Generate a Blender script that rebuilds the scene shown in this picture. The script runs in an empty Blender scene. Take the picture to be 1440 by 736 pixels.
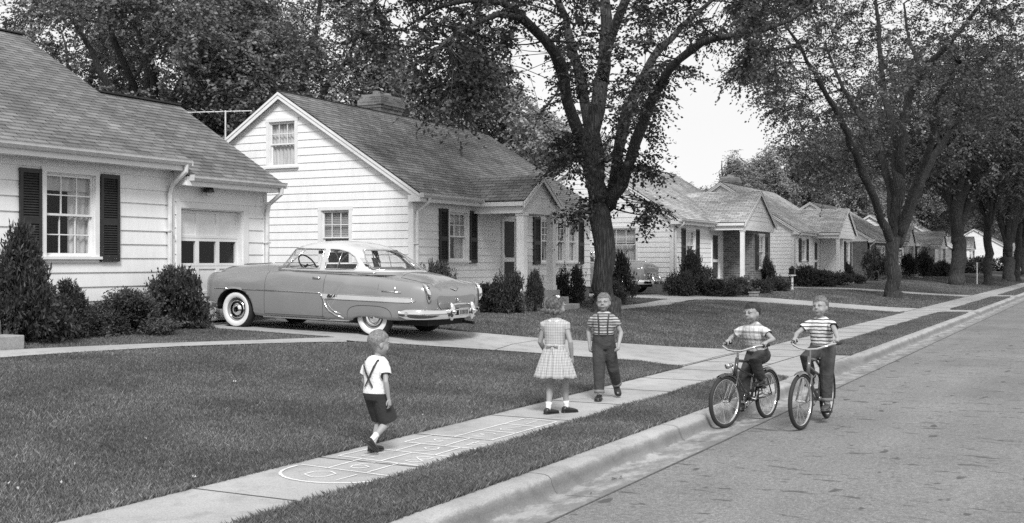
import bpy, bmesh, math, random
import numpy as np
from mathutils import Vector, Matrix
R = math.radians
rnd = random.Random(7)
scene = bpy.context.scene
COL = scene.collection
ORIG = {}

# ------------------------------------------------------------------ objects
def tag(o, label=None, cat=None, group=None, kind=None):
    if label: o['label'] = label
    if cat: o['category'] = cat
    if group: o['group'] = group
    if kind: o['kind'] = kind
    return o

def empty(name, loc, label, cat, group=None, rz=0.0, world_coords=False):
    o = bpy.data.objects.new(name, None)
    COL.objects.link(o)
    o.location = loc
    o.rotation_euler = (0, 0, rz)
    o.empty_display_size = .2
    if world_coords: ORIG[o] = np.array(loc, float)
    return tag(o, label, cat, group)

def link_mesh(name, me, parent=None, mats=None):
    o = bpy.data.objects.new(name, me)
    COL.objects.link(o)
    if parent is not None:
        o.parent = parent
        if parent in ORIG: ORIG[o] = ORIG[parent]
    for m in (mats or []): me.materials.append(m)
    return o

def np_mesh(name, V, Fc, mats, parent=None, smooth=False, n=4, uv=None, midx=None):
    """mesh from arrays: V (k,3), Fc (m,n)"""
    V = np.asarray(V, dtype=np.float32)
    if parent is not None and parent in ORIG: V = V - ORIG[parent].astype(np.float32)
    Fc = np.asarray(Fc, dtype=np.int32)
    me = bpy.data.meshes.new(name)
    me.vertices.add(len(V)); me.vertices.foreach_set('co', V.ravel())
    m = len(Fc)
    me.loops.add(m * n); me.loops.foreach_set('vertex_index', Fc.ravel())
    me.polygons.add(m)
    me.polygons.foreach_set('loop_start', np.arange(0, m * n, n, dtype=np.int32))
    me.polygons.foreach_set('loop_total', np.full(m, n, dtype=np.int32))
    if midx is not None: me.polygons.foreach_set('material_index', np.asarray(midx, dtype=np.int32))
    me.update(calc_edges=True)
    if smooth: me.polygons.foreach_set('use_smooth', np.ones(m, dtype=bool))
    if uv is not None:
        l = me.uv_layers.new(name='UVMap'); l.data.foreach_set('uv', np.asarray(uv, dtype=np.float32).ravel())
    return link_mesh(name, me, parent, mats if isinstance(mats, (list, tuple)) else [mats])

class MB:
    def __init__(s): s.v = []; s.f = []; s.m = []; s.cur = 0; s.sm = []; s.smooth = False
    def add(s, vs, fs):
        b = len(s.v); s.v.extend([tuple(p) for p in vs])
        for f in fs:
            s.f.append([i + b for i in f]); s.m.append(s.cur); s.sm.append(s.smooth)
        return s
    def quad(s, a, b, c, d): return s.add([a, b, c, d], [(0, 1, 2, 3)])
    def box(s, x0, x1, y0, y1, z0, z1, T=None):
        vs = [(x, y, z) for x in (x0, x1) for y in (y0, y1) for z in (z0, z1)]
        if T: vs = [T(*p) for p in vs]
        return s.add(vs, [(0, 1, 3, 2), (4, 6, 7, 5), (0, 4, 5, 1), (2, 3, 7, 6), (0, 2, 6, 4), (1, 5, 7, 3)])
    def beam(s, a, b, w, h, up=(0, 0, 1)):
        a = Vector(a); b = Vector(b); d = (b - a).normalized(); up = Vector(up)
        sd = d.cross(up); sd = sd.normalized() if sd.length > 1e-6 else Vector((1, 0, 0)); u = sd.cross(d)
        vs = [p + sd * (w / 2 * i) + u * (h / 2 * j) for p in (a, b) for i, j in ((-1, -1), (1, -1), (1, 1), (-1, 1))]
        return s.add(vs, [(0, 1, 2, 3), (7, 6, 5, 4), (0, 4, 5, 1), (1, 5, 6, 2), (2, 6, 7, 3), (3, 7, 4, 0)])
    def tube(s, pts, rad, n=8, closed=False, sx=1.0):
        pts = [Vector(p) for p in pts]; k = len(pts)
        if not hasattr(rad, '__len__'): rad = [rad] * k
        vs = []; ref = Vector((0, 0, 1))
        for i, p in enumerate(pts):
            a = pts[i - 1] if (i > 0 or closed) else p
            b = pts[(i + 1) % k] if (i < k - 1 or closed) else p
            d = (b - a); d = d.normalized() if d.length > 1e-9 else Vector((0, 0, 1))
            if i == 0:
                u = d.cross(Vector((0, 0, 1)))
                if u.length < .1: u = d.cross(Vector((0, 1, 0)))
                u.normalize()
            else:
                u = (u - d * u.dot(d))
                if u.length < 1e-6: u = d.orthogonal()
                u.normalize()
            w = d.cross(u)
            for j in range(n):
                t = 2 * math.pi * j / n
                vs.append(p + (u * math.cos(t) * sx + w * math.sin(t)) * rad[i])
        fs = []
        for i in range(k if closed else k - 1):
            for j in range(n):
                a = i * n + j; b = i * n + (j + 1) % n; i2 = (i + 1) % k
                fs.append((a, b, i2 * n + (j + 1) % n, i2 * n + j))
        if not closed: fs += [tuple(range(n))[::-1], tuple(range((k - 1) * n, k * n))]
        return s.add(vs, fs)
    def lathe(s, prof, c=(0, 0, 0), ax='z', n=24, closed=False):
        """prof: list of (r, h)"""
        vs = []; c = Vector(c)
        for r, h in prof:
            for j in range(n):
                t = 2 * math.pi * j / n; p, q = r * math.cos(t), r * math.sin(t)
                vs.append(c + Vector({'z': (p, q, h), 'y': (p, h, q), 'x': (h, p, q)}[ax]))
        k = len(prof); fs = []
        for i in range(k if closed else k - 1):
            for j in range(n):
                i2 = (i + 1) % k
                fs.append((i * n + j, i * n + (j + 1) % n, i2 * n + (j + 1) % n, i2 * n + j))
        return s.add(vs, fs)
    def prism(s, poly, T, d0, d1):
        """poly of (a,b); T(a,b,d)->xyz"""
        k = len(poly); vs = [T(a, b, d0) for a, b in poly] + [T(a, b, d1) for a, b in poly]
        return s.add(vs, [tuple(range(k))[::-1], tuple(range(k, 2 * k))] + [(i, (i + 1) % k, k + (i + 1) % k, k + i) for i in range(k)])
    def ball(s, c, r, n=10, m=6):
        rx, ry, rz = r if hasattr(r, '__len__') else (r, r, r)
        vs = [(c[0] + rx * math.sin(math.pi * i / m) * math.cos(2 * math.pi * j / n), c[1] + ry * math.sin(math.pi * i / m) * math.sin(2 * math.pi * j / n), c[2] + rz * math.cos(math.pi * i / m)) for i in range(m + 1) for j in range(n)]
        return s.add(vs, [(i * n + j, i * n + (j + 1) % n, (i + 1) * n + (j + 1) % n, (i + 1) * n + j) for i in range(m) for j in range(n)])
    def mesh(s, name, off=None):
        me = bpy.data.meshes.new(name)
        vs = s.v if off is None else [(a - off[0], b - off[1], c - off[2]) for a, b, c in s.v]
        me.from_pydata(vs, [], s.f)
        me.polygons.foreach_set('material_index', s.m); me.polygons.foreach_set('use_smooth', s.sm)
        me.update()
        return me
    def build(s, name, mats, parent=None, label=None, bevel=0, fixn=True):
        off = ORIG[parent] if parent is not None and parent in ORIG else None
        me = s.mesh(name, off)
        if fixn:
            bm = bmesh.new(); bm.from_mesh(me); bmesh.ops.recalc_face_normals(bm, faces=bm.faces); bm.to_mesh(me); bm.free()
        o = link_mesh(name, me, parent, mats if isinstance(mats, (list, tuple)) else [mats])
        if label: o['label'] = label
        if bevel:
            md = o.modifiers.new('bevel', 'BEVEL'); md.width = bevel; md.segments = 2; md.limit_method = 'ANGLE'; md.angle_limit = R(40)
        return o

def copy_tree(o, parent=None):
    c = o.copy(); COL.objects.link(c)
    if parent is not None: c.parent = parent
    for ch in list(o.children): copy_tree(ch, c)
    return c

# ------------------------------------------------------------------ materials
def g3(v): return (v, v, v, 1)
class NT:
    def __init__(s, name):
        s.m = bpy.data.materials.new(name); s.m.use_nodes = True; s.t = s.m.node_tree
        s.p = s.t.nodes['Principled BSDF']; s.out = s.t.nodes['Material Output']
    def n(s, typ, **k):
        nd = s.t.nodes.new(typ)
        for a, b in k.items():
            if a in nd.inputs.keys(): nd.inputs[a].default_value = b
            else: setattr(nd, a, b)
        return nd
    def l(s, a, b): s.t.links.new(a, b)
    def coord(s, kind='Object', scale=(1, 1, 1), rot=(0, 0, 0)):
        tc = s.n('ShaderNodeTexCoord'); mp = s.n('ShaderNodeMapping')
        mp.inputs['Scale'].default_value = scale; mp.inputs['Rotation'].default_value = rot
        s.l(tc.outputs[kind], mp.inputs['Vector']); return mp.outputs['Vector']
    def noise(s, vec, scale, detail=4, rough=.6):
        nd = s.n('ShaderNodeTexNoise'); nd.inputs['Scale'].default_value = scale; nd.inputs['Detail'].default_value = detail; nd.inputs['Roughness'].default_value = rough
        s.l(vec, nd.inputs['Vector']); return nd.outputs['Fac']
    def ramp(s, fac, stops, interp='LINEAR'):
        nd = s.n('ShaderNodeValToRGB'); cr = nd.color_ramp; cr.interpolation = interp
        while len(cr.elements) < len(stops): cr.elements.new(.5)
        for e, (p, v) in zip(cr.elements, stops): e.position = p; e.color = g3(v)
        s.l(fac, nd.inputs['Fac']); return nd.outputs['Color']
    def math(s, op, a, b=None, c=None):
        nd = s.n('ShaderNodeMath', operation=op)
        for i, x in enumerate((a, b, c)):
            if x is None: continue
            if isinstance(x, (int, float)): nd.inputs[i].default_value = x
            else: s.l(x, nd.inputs[i])
        return nd.outputs[0]
    def mix(s, fac, a, b, blend='MIX'):
        nd = s.n('ShaderNodeMixRGB', blend_type=blend)
        for i, x in enumerate((fac, a, b)):
            if isinstance(x, (int, float)): nd.inputs[i].default_value = x if i == 0 else g3(x)
            else: s.l(x, nd.inputs[i])
        return nd.outputs[0]
    def bump(s, h, strength=.3, dist=.01, prev=None):
        nd = s.n('ShaderNodeBump'); nd.inputs['Strength'].default_value = strength; nd.inputs['Distance'].default_value = dist
        s.l(h, nd.inputs['Height'])
        if prev is not None: s.l(prev, nd.inputs['Normal'])
        s.l(nd.outputs['Normal'], s.p.inputs['Normal']); return nd.outputs['Normal']
    def base(s, x):
        if isinstance(x, (int, float)): s.p.inputs['Base Color'].default_value = g3(x)
        else: s.l(x, s.p.inputs['Base Color'])
        return s
    def set(s, **k):
        for a, b in k.items(): s.p.inputs[a.replace('_', ' ')].default_value = b
        return s

def simple(name, v, rough=.6, var=.12, scale=3, bump=0, bscale=40, metal=0, spec=.5, coat=0):
    t = NT(name); vec = t.coord()
    f = t.noise(vec, scale, 5)
    t.base(t.ramp(f, [(.3, v * (1 - var)), (.7, min(1, v * (1 + var)))]))
    t.set(Roughness=rough, Metallic=metal)
    t.p.inputs['Specular IOR Level'].default_value = spec
    if coat: t.p.inputs['Coat Weight'].default_value = coat; t.p.inputs['Coat Roughness'].default_value = .06
    if bump: t.bump(t.noise(vec, bscale, 3), bump, .004)
    return t.m

M = {}
def mats():
    M['white'] = None
    t = NT('white_paint'); v = t.coord()
    d = t.noise(v, .9, 6, .65); s2 = t.noise(t.coord(scale=(1.2, 1.2, .25)), 7, 5, .7)
    c = t.mix(.35, t.ramp(d, [(.25, .74), (.7, .84)]), t.ramp(s2, [(.3, .64), (.65, .86)]))
    t.base(c).set(Roughness=.55); t.bump(t.noise(v, 60, 3), .12, .003); M['white'] = t.m
    M['trim'] = simple('white_trim_paint', .74, .45, .06, 5, .08, 50)
    M['gutter'] = simple('gutter_metal_paint', .62, .4, .12, 8, .05, 30)
    M['black'] = simple('black_shutter_paint', .022, .5, .25, 9, .1, 60)
    def shingle(name, v, rot):
        t = NT(name); vec = t.coord(rot=(0, 0, rot)) 
        tc = t.n('ShaderNodeTexCoord'); 
        b = t.n('ShaderNodeTexBrick'); t.l(tc.outputs['UV'], b.inputs['Vector'])
        b.offset = .5; b.inputs['Color1'].default_value = g3(v * .78); b.inputs['Color2'].default_value = g3(v * 1.22); b.inputs['Mortar'].default_value = g3(v * .25)
        b.inputs['Scale'].default_value = 1; b.inputs['Mortar Size'].default_value = .009; b.inputs['Bias'].default_value = 0
        b.inputs['Brick Width'].default_value = .30; b.inputs['Row Height'].default_value = .14; b.inputs['Mortar Smooth'].default_value = .3
        n1 = t.noise(vec, .8, 5, .6); n2 = t.noise(vec, 55, 3, .8)
        st = t.noise(t.coord(scale=(1, .12, .12)), 2.2, 4, .6)
        c = t.mix(1, b.outputs['Color'], t.ramp(n1, [(.3, .78), (.7, 1.2)]), 'MULTIPLY')
        c = t.mix(1, c, t.ramp(n2, [(.3, .72), (.7, 1.28)]), 'MULTIPLY')
        c = t.mix(1, c, t.ramp(st, [(.35, .85), (.65, 1.1)]), 'MULTIPLY')
        t.base(c).set(Roughness=.95); t.p.inputs['Specular IOR Level'].default_value = .2
        nb = t.bump(b.outputs['Fac'], -.6, .012); t.bump(n2, .5, .006, nb); return t.m
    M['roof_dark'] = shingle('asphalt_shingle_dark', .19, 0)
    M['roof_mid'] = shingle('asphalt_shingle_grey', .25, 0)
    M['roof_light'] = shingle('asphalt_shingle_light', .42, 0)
    def brick(name, v):
        t = NT(name); tc = t.n('ShaderNodeTexCoord'); sp = t.n('ShaderNodeSeparateXYZ'); t.l(tc.outputs['Object'], sp.inputs[0])
        cb = t.n('ShaderNodeCombineXYZ'); t.l(t.math('ADD', sp.outputs[0], sp.outputs[1]), cb.inputs[0]); t.l(sp.outputs[2], cb.inputs[1])
        b = t.n('ShaderNodeTexBrick'); t.l(cb.outputs[0], b.inputs['Vector'])
        b.inputs['Color1'].default_value = g3(v * .65); b.inputs['Color2'].default_value = g3(v * 1.4); b.inputs['Mortar'].default_value = g3(.30)
        b.inputs['Scale'].default_value = 1; b.inputs['Mortar Size'].default_value = .006; b.inputs['Brick Width'].default_value = .21; b.inputs['Row Height'].default_value = .075
        n2 = t.noise(t.coord(), 30, 4)
        t.base(t.mix(1, b.outputs['Color'], t.ramp(n2, [(.3, .7), (.7, 1.3)]), 'MULTIPLY')).set(Roughness=.9); t.bump(b.outputs['Fac'], -.6, .008); return t.m
    M['brick'] = brick('brick_dark', .13)
    M['brick2'] = brick('brick_grey', .20)
    # concrete
    def conc(name, lo, hi, bs=.35):
        t = NT(name); v = t.coord(); a = t.noise(v, .55, 8, .62); b = t.noise(v, 90, 3, .8); st = t.noise(v, 3.1, 6, .7)
        c = t.ramp(a, [(.3, lo), (.68, hi)])
        c = t.mix(1, c, t.ramp(b, [(.32, .72), (.68, 1.25)]), 'MULTIPLY')
        c = t.mix(1, c, t.ramp(st, [(.36, .80), (.5, 1.0), (.8, 1.06)]), 'MULTIPLY')
        t.base(c).set(Roughness=.9); t.bump(b, bs, .004); return t.m
    M['conc'] = conc('sidewalk_concrete', .31, .42)
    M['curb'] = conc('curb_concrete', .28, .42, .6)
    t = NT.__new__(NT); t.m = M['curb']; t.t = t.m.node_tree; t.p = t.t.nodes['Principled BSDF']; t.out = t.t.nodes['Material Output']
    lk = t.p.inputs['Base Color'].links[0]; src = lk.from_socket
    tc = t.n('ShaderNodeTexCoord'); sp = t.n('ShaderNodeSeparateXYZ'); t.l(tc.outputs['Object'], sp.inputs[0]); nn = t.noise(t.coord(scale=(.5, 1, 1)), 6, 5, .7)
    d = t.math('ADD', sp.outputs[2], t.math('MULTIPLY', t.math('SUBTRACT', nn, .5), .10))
    dirt_shade = t.ramp(t.math('MULTIPLY_ADD', d, 5.0, .8), [(.06, .95), (.14, .55), (.40, .46), (.62, .60), (.76, 1.0)]); t.base(t.mix(1, src, dirt_shade, 'MULTIPLY'))  # gutter dirt, deepened with shade painted onto the curb face
    M['conc_dark'] = conc('foundation_concrete', .16, .24)
    M['crack'] = simple('concrete_joint_dirt', .07, .95, .4, 20)
    # asphalt
    t = NT('asphalt_aggregate'); v = t.coord(); vo = t.n('ShaderNodeTexVoronoi'); vo.inputs['Scale'].default_value = 70; t.l(v, vo.inputs['Vector'])
    sp = t.noise(v, 120, 3, .9); big = t.noise(v, .35, 7, .6); lane = t.noise(t.coord(scale=(.06, 1, 1)), 1.1, 4, .6)
    c = t.ramp(vo.outputs['Distance'], [(.1, .30), (.55, .13)])
    c = t.mix(.5, c, t.ramp(sp, [(.36, .04), (.5, .20), (.66, .42)]))
    c = t.mix(1, c, t.ramp(big, [(.3, .74), (.7, 1.12)]), 'MULTIPLY'); c = t.mix(1, c, t.ramp(lane, [(.3, .86), (.7, 1.1)]), 'MULTIPLY')
    gr2 = t.noise(v, 28, 4, .75); c = t.mix(1, c, t.ramp(gr2, [(.34, .78), (.5, 1.06), (.66, 1.42)]), 'MULTIPLY')
    # oil stains and tar spots: a few threshold blobs
    b1 = t.noise(t.coord(scale=(1, 2.2, 1)), 2.3, 2, .5); c = t.mix(t.ramp(b1, [(.68, 0), (.72, .85)]), c, .06)
    b2 = t.noise(t.coord(scale=(1.6, .5, 1), rot=(0, 0, R(-27))), 6, 3, .6); c = t.mix(t.ramp(b2, [(.62, 0), (.66, .75)]), c, .05)
    t.base(c).set(Roughness=.93); t.bump(vo.outputs['Distance'], -.7, .006); M['asphalt'] = t.m
    # soil/turf base
    t = NT('turf_soil'); v = t.coord(); a = t.noise(v, 1.2, 8, .7); b = t.noise(v, 45, 5, .85); f = t.noise(v, 9, 4, .6)
    c = t.ramp(b, [(.3, .03), (.5, .09), (.72, .19)]); c = t.mix(1, c, t.ramp(a, [(.3, .75), (.7, 1.25)]), 'MULTIPLY'); c = t.mix(1, c, t.ramp(f, [(.3, .8), (.7, 1.2)]), 'MULTIPLY')
    t.base(c).set(Roughness=1); t.p.inputs['Specular IOR Level'].default_value = .1; t.bump(b, .9, .03); M['turf'] = t.m
    def leaf(name, lo, hi, patch=1.2, sc=.8, spec=.3):
        t = NT(name); ge = t.n('ShaderNodeNewGeometry'); v = t.coord()
        r = t.ramp(ge.outputs['Random Per Island'], [(0, lo), (.75, (lo + hi) / 2), (1, hi)])
        a = t.noise(v, sc, 4, .6); c = t.mix(1, r, t.ramp(a, [(.35, 1 / patch), (.65, patch)]), 'MULTIPLY')
        t.base(c).set(Roughness=.55); t.p.inputs['Specular IOR Level'].default_value = spec
        # some light passes through the leaves
        tr = t.n('ShaderNodeBsdfTranslucent'); t.l(t.mix(1, c, 1.3, 'MULTIPLY'), tr.inputs['Color']); mx = t.n('ShaderNodeMixShader'); mx.inputs[0].default_value = .28
        t.l(t.p.outputs[0], mx.inputs[1]); t.l(tr.outputs[0], mx.inputs[2]); t.l(mx.outputs[0], t.out.inputs[0]); return t.m
    M['grass'] = leaf('grass_blades', .09, .31, 1.3, .9, .2)
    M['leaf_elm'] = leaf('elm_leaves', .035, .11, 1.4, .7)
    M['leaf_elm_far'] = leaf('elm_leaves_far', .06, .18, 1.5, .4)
    M['leaf_far'] = leaf('maple_leaves', .09, .25, 1.5, .5)
    M['leaf_pale'] = leaf('pale_tree_leaves', .16, .34, 1.35, .5)
    M['yew'] = leaf('yew_needles', .03, .09, 1.3, 3, .3)
    M['juniper'] = leaf('juniper_sprays', .06, .15, 1.3, 3, .3)
    # bark
    t = NT('elm_bark'); v = t.coord(scale=(1, 1, .13)); a = t.noise(v, 26, 6, .7); b = t.noise(t.coord(), 3, 4)
    vo = t.n('ShaderNodeTexVoronoi', feature='DISTANCE_TO_EDGE'); vo.inputs['Scale'].default_value = 17; t.l(v, vo.inputs['Vector'])
    c = t.ramp(a, [(.3, .02), (.7, .095)]); c = t.mix(1, c, t.ramp(vo.outputs['Distance'], [(0, .45), (.25, 1.2)]), 'MULTIPLY'); c = t.mix(1, c, t.ramp(b, [(.3, .8), (.7, 1.2)]), 'MULTIPLY')
    t.base(c).set(Roughness=.95); nb = t.bump(vo.outputs['Distance'], .9, .05); t.bump(a, .6, .03, nb); M['bark'] = t.m
    # glass etc
    t = NT('window_glass'); t.p.inputs['Roughness'].default_value = .02
    tr = t.n('ShaderNodeBsdfTransparent'); tr.inputs[0].default_value = g3(.9); gl = t.n('ShaderNodeBsdfGlossy'); gl.inputs['Roughness'].default_value = .02
    fr = t.n('ShaderNodeLayerWeight'); fr.inputs['Blend'].default_value = .5; mx = t.n('ShaderNodeMixShader')
    t.l(t.math('ADD', t.math('MULTIPLY', t.math('POWER', fr.outputs['Facing'], 4), .6), .03), mx.inputs[0]); t.l(tr.outputs[0], mx.inputs[1]); t.l(gl.outputs[0], mx.inputs[2]); t.l(mx.outputs[0], t.out.inputs[0]); M['glass'] = t.m
    t = NT('curtain_cloth'); c = t.ramp(t.noise(t.coord(scale=(1, 1, .1)), 20, 3), [(.3, .45), (.7, .65)]); t.base(c).set(Roughness=.9); M['curtain'] = t.m
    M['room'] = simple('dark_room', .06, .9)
    M['blind'] = simple('blind_slats', .6, .6, .05)
    M['screen'] = simple('screen_door_mesh', .05, .8, .1)
    M['door'] = simple('door_paint', .55, .45, .08)
    M['lampm'] = simple('dark_metal', .04, .35, .2, metal=.6)
    M['stone'] = simple('field_stone', .32, .85, .3, 9, .6, 20)
    M['step'] = conc('step_concrete', .26, .36)
    M['chalk'] = chalk()

def chalk():
    t = NT('chalk'); v = t.coord(); n = t.noise(v, 70, 4, .8)
    t.base(.88).set(Roughness=1)
    tr = t.n('ShaderNodeBsdfTransparent'); mx = t.n('ShaderNodeMixShader')
    t.l(t.ramp(n, [(.28, .12), (.56, .82)]), mx.inputs[0]); t.l(tr.outputs[0], mx.inputs[1]); t.l(t.p.outputs[0], mx.inputs[2]); t.l(mx.outputs[0], t.out.inputs[0]); return t.m
mats()

# ------------------------------------------------------------------ terrain profile
GP = [(-400, -.0), (3.5, -.0), (6.1, 0), (7, .06), (8.5, .22), (10.7, .46), (13.65, .53), (17, .58), (60, .7), (900, .7)]
def g(y):
    if y <= 6.1: return 0.
    for (a, b), (c, d) in zip(GP, GP[1:]):
        if y <= c: return b + (d - b) * (y - a) / (c - a)
    return .7
def gs(y):  # slightly smoothed
    return (g(y - .5) + 2 * g(y) + g(y + .5)) / 4 if y > 6.7 else g(y)
# ------------------------------------------------------------------ camera, light, sky
TH = R(27.66)
cam = bpy.data.objects.new('camera', bpy.data.cameras.new('camera')); COL.objects.link(cam)
cam.location = (0, 0, 1.7); cam.rotation_euler = (R(90), 0, -(R(90) - TH))
cam.data.lens = 36 * 1603 / 1440; cam.data.sensor_width = 36; cam.data.clip_end = 3000; cam.data.clip_start = .1
scene.camera = cam
SUN_AZ, SUN_EL = R(214), R(45)      # direction towards the sun, measured from +x counter-clockwise
sd = Vector((math.cos(SUN_AZ) * math.cos(SUN_EL), math.sin(SUN_AZ) * math.cos(SUN_EL), math.sin(SUN_EL)))
sun = bpy.data.objects.new('sun', bpy.data.lights.new('sun', 'SUN')); COL.objects.link(sun)
sun.rotation_euler = sd.to_track_quat('Z', 'Y').to_euler(); sun.data.energy = 2.5; sun.data.angle = R(15); sun.data.color = (1, 1, 1)
w = bpy.data.worlds.new('World'); scene.world = w; w.use_nodes = True; nt = w.node_tree; nt.nodes.clear()
sk = nt.nodes.new('ShaderNodeTexSky'); sk.sky_type = 'NISHITA'; sk.sun_disc = False; sk.sun_elevation = SUN_EL; sk.sun_rotation = R(90) - SUN_AZ
bw = nt.nodes.new('ShaderNodeRGBToBW'); bg = nt.nodes.new('ShaderNodeBackground'); ow = nt.nodes.new('ShaderNodeOutputWorld')
tc = nt.nodes.new('ShaderNodeTexCoord'); no = nt.nodes.new('ShaderNodeTexNoise'); no.inputs['Scale'].default_value = 2.2; no.inputs['Detail'].default_value = 5
rp = nt.nodes.new('ShaderNodeValToRGB'); rp.color_ramp.elements[0].position = .3; rp.color_ramp.elements[0].color = g3(5.6); rp.color_ramp.elements[1].position = .7; rp.color_ramp.elements[1].color = g3(6.3)
mx = nt.nodes.new('ShaderNodeMixRGB'); mx.inputs[0].default_value = .88
nt.links.new(sk.outputs[0], bw.inputs[0]); nt.links.new(bw.outputs[0], mx.inputs[1]); nt.links.new(tc.outputs['Generated'], no.inputs['Vector']); nt.links.new(no.outputs['Fac'], rp.inputs[0])
nt.links.new(rp.outputs[0], mx.inputs[2]); nt.links.new(mx.outputs[0], bg.inputs[0]); bg.inputs[1].default_value = .11; nt.links.new(bg.outputs[0], ow.inputs[0])
vs = scene.view_settings; vs.view_transform = 'Standard'; vs.look = 'None'; vs.exposure = .6; vs.gamma = 1
cy = scene.cycles; cy.max_bounces = 6; cy.diffuse_bounces = 3; cy.glossy_bounces = 3; cy.transmission_bounces = 4; cy.transparent_max_bounces = 12
cy.use_denoising = False; cy.use_adaptive_sampling = False; cy.caustics_reflective = False; cy.caustics_refractive = False; cy.sample_clamp_indirect = 4

# ------------------------------------------------------------------ ground
def sheet(name, xs, ys, zf, mat, kind='structure', label=None):
    xs = np.asarray(xs, float); ys = np.asarray(ys, float)
    X, Y = np.meshgrid(xs, ys); Z = np.vectorize(zf)(X, Y)
    V = np.stack([X, Y, Z], -1).reshape(-1, 3); nx = len(xs)
    F = [(j * nx + i, j * nx + i + 1, (j + 1) * nx + i + 1, (j + 1) * nx + i) for j in range(len(ys) - 1) for i in range(nx - 1)]
    o = np_mesh(name, V, F, mat, smooth=True); o['kind'] = kind
    return o
def strip_mesh(name, ys, x0, x1, dz, mat, nseg=6):
    V = []; F = []
    for j, y in enumerate(ys):
        a, b = x0(y), x1(y)
        for i in range(nseg + 1): V.append((a + (b - a) * i / nseg, y, gs(y) + dz))
    k = nseg + 1
    F = [(j * k + i, j * k + i + 1, (j + 1) * k + i + 1, (j + 1) * k + i) for j in range(len(ys) - 1) for i in range(nseg)]
    o = np_mesh(name, V, F, mat, smooth=True); o['kind'] = 'structure'; return o
def lerpf(pts):
    ys = [p[0] for p in pts]; xs = [p[1] for p in pts]
    return lambda y: float(np.interp(y, ys, xs))

def lawn_z(x, y): return gs(y)
ysl = [6.08, 6.3, 6.6, 7, 7.5, 8, 8.5, 9, 9.6, 10.2, 10.7, 11.2, 12, 13, 13.65, 14.5, 16, 17, 20, 30, 45, 60, 120, 250, 900]
sheet('lawn', [-400, -100, -50, -20, 0, 10, 20, 40, 60, 80, 120, 200, 400, 900], ysl, lawn_z, M['turf'])
# parkway strips base runs under everything from the curb to the walk
sheet('parkway_lawn', [-400, -50, 0, 20, 40, 80, 200, 900], [4.14, 4.3, 4.6, 4.95], lambda x, y: .004, M['turf'])
sheet('sidewalk', [-400, -50, 0, 20, 40, 80, 200, 900], [4.93, 5.2, 5.5, 5.8, 6.08], lambda x, y: .008, M['conc'])
sheet('road', [-400, -50, 0, 20, 40, 80, 200, 900], [-5.0, -3, -.75, 1.5, 3.5], lambda x, y: -.13 + .05 * (1 - ((y + .75) / 4.25) ** 2), M['asphalt'])
# far side of the street, behind the camera
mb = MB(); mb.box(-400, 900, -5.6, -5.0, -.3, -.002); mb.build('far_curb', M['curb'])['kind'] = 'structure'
sheet('far_lawn', [-400, 900], [-900, -60, -5.6], lambda x, y: -.004, M['turf'])
# curb and gutter profile, with dropped curbs at the driveways
drops = [(15.9, 21.4), (40.7, 42.4), (58.6, 62.0), (84, 87)]
def drop(x):
    v = 1.
    for a, b in drops:
        if a < x < b: v = min(v, max(0, 1 - min(x - a, b - x) / .55))
    return v
prof = [(3.49, -.128), (3.62, -.136), (3.80, -.142), (3.868, -.139), (3.892, -.12), (3.915, -.06), (3.928, -.026), (3.95, -.004), (3.98, .006), (4.06, .008), (4.15, .008)]
xs = list(np.arange(-30, 90, .15)) + [95, 120, 200, 500, 900]
V = []; wob = random.Random(3)
for x in xs:
    d = drop(x); w_ = .008 * math.sin(x * 1.3) + .004 * math.sin(x * 4.1)
    for (y, z) in prof:
        zz = z if z < -.12 else -.13 + (z + .13) * d + (1 - d) * max(0, (y - 3.88)) / .27 * .138
        V.append((x, y + w_ * (1 if 3.6 < y < 4.1 else 0), zz))
k = len(prof); F = [(i * k + j, (i + 1) * k + j, (i + 1) * k + j + 1, i * k + j + 1) for i in range(len(xs) - 1) for j in range(k - 1)]
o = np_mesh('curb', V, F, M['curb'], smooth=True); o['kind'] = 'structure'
# driveways
d1n = lerpf([(4.1, 16.5), (4.9, 17.0), (6.08, 17.5), (6.9, 17.6), (8.5, 16.45), (10.6, 14.62), (11.1, 14.95), (14.7, 15.15)])
d1f = lerpf([(4.1, 20.9), (4.9, 20.9), (6.4, 21.1), (7.74, 19.9), (9.27, 18.5), (10.5, 17.75), (14.7, 17.95)])
YS = list(np.arange(6.08, 14.8, .2))
strip_mesh('driveway', YS, d1n, d1f, .018, M['conc'])
strip_mesh('driveway_apron', [4.15, 4.4, 4.7, 4.94], d1n, d1f, .011, M['conc'])
YS2 = list(np.arange(6.08, 26, .4))
strip_mesh('neighbour_driveway', YS2, lerpf([(6.08, 39.6), (8, 38.2), (12, 34.0), (26, 34.2)]), lerpf([(6.08, 43.0), (8, 41.2), (12, 37.6), (26, 37.6)]), .018, M['conc'])
strip_mesh('neighbour_apron', [4.15, 4.4, 4.7, 4.94], lambda y: 40.6, lambda y: 42.5, .011, M['conc'])
strip_mesh('far_driveway', YS2, lerpf([(6.08, 58), (9.2, 54.0), (12, 49.5), (26, 52.4)]), lerpf([(6.08, 61), (9.2, 56.6), (12, 52.6), (26, 55.4)]), .018, M['conc'])
strip_mesh('far_apron', [4.15, 4.4, 4.7, 4.94], lambda y: 58.8, lambda y: 61.8, .011, M['conc'])
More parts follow.
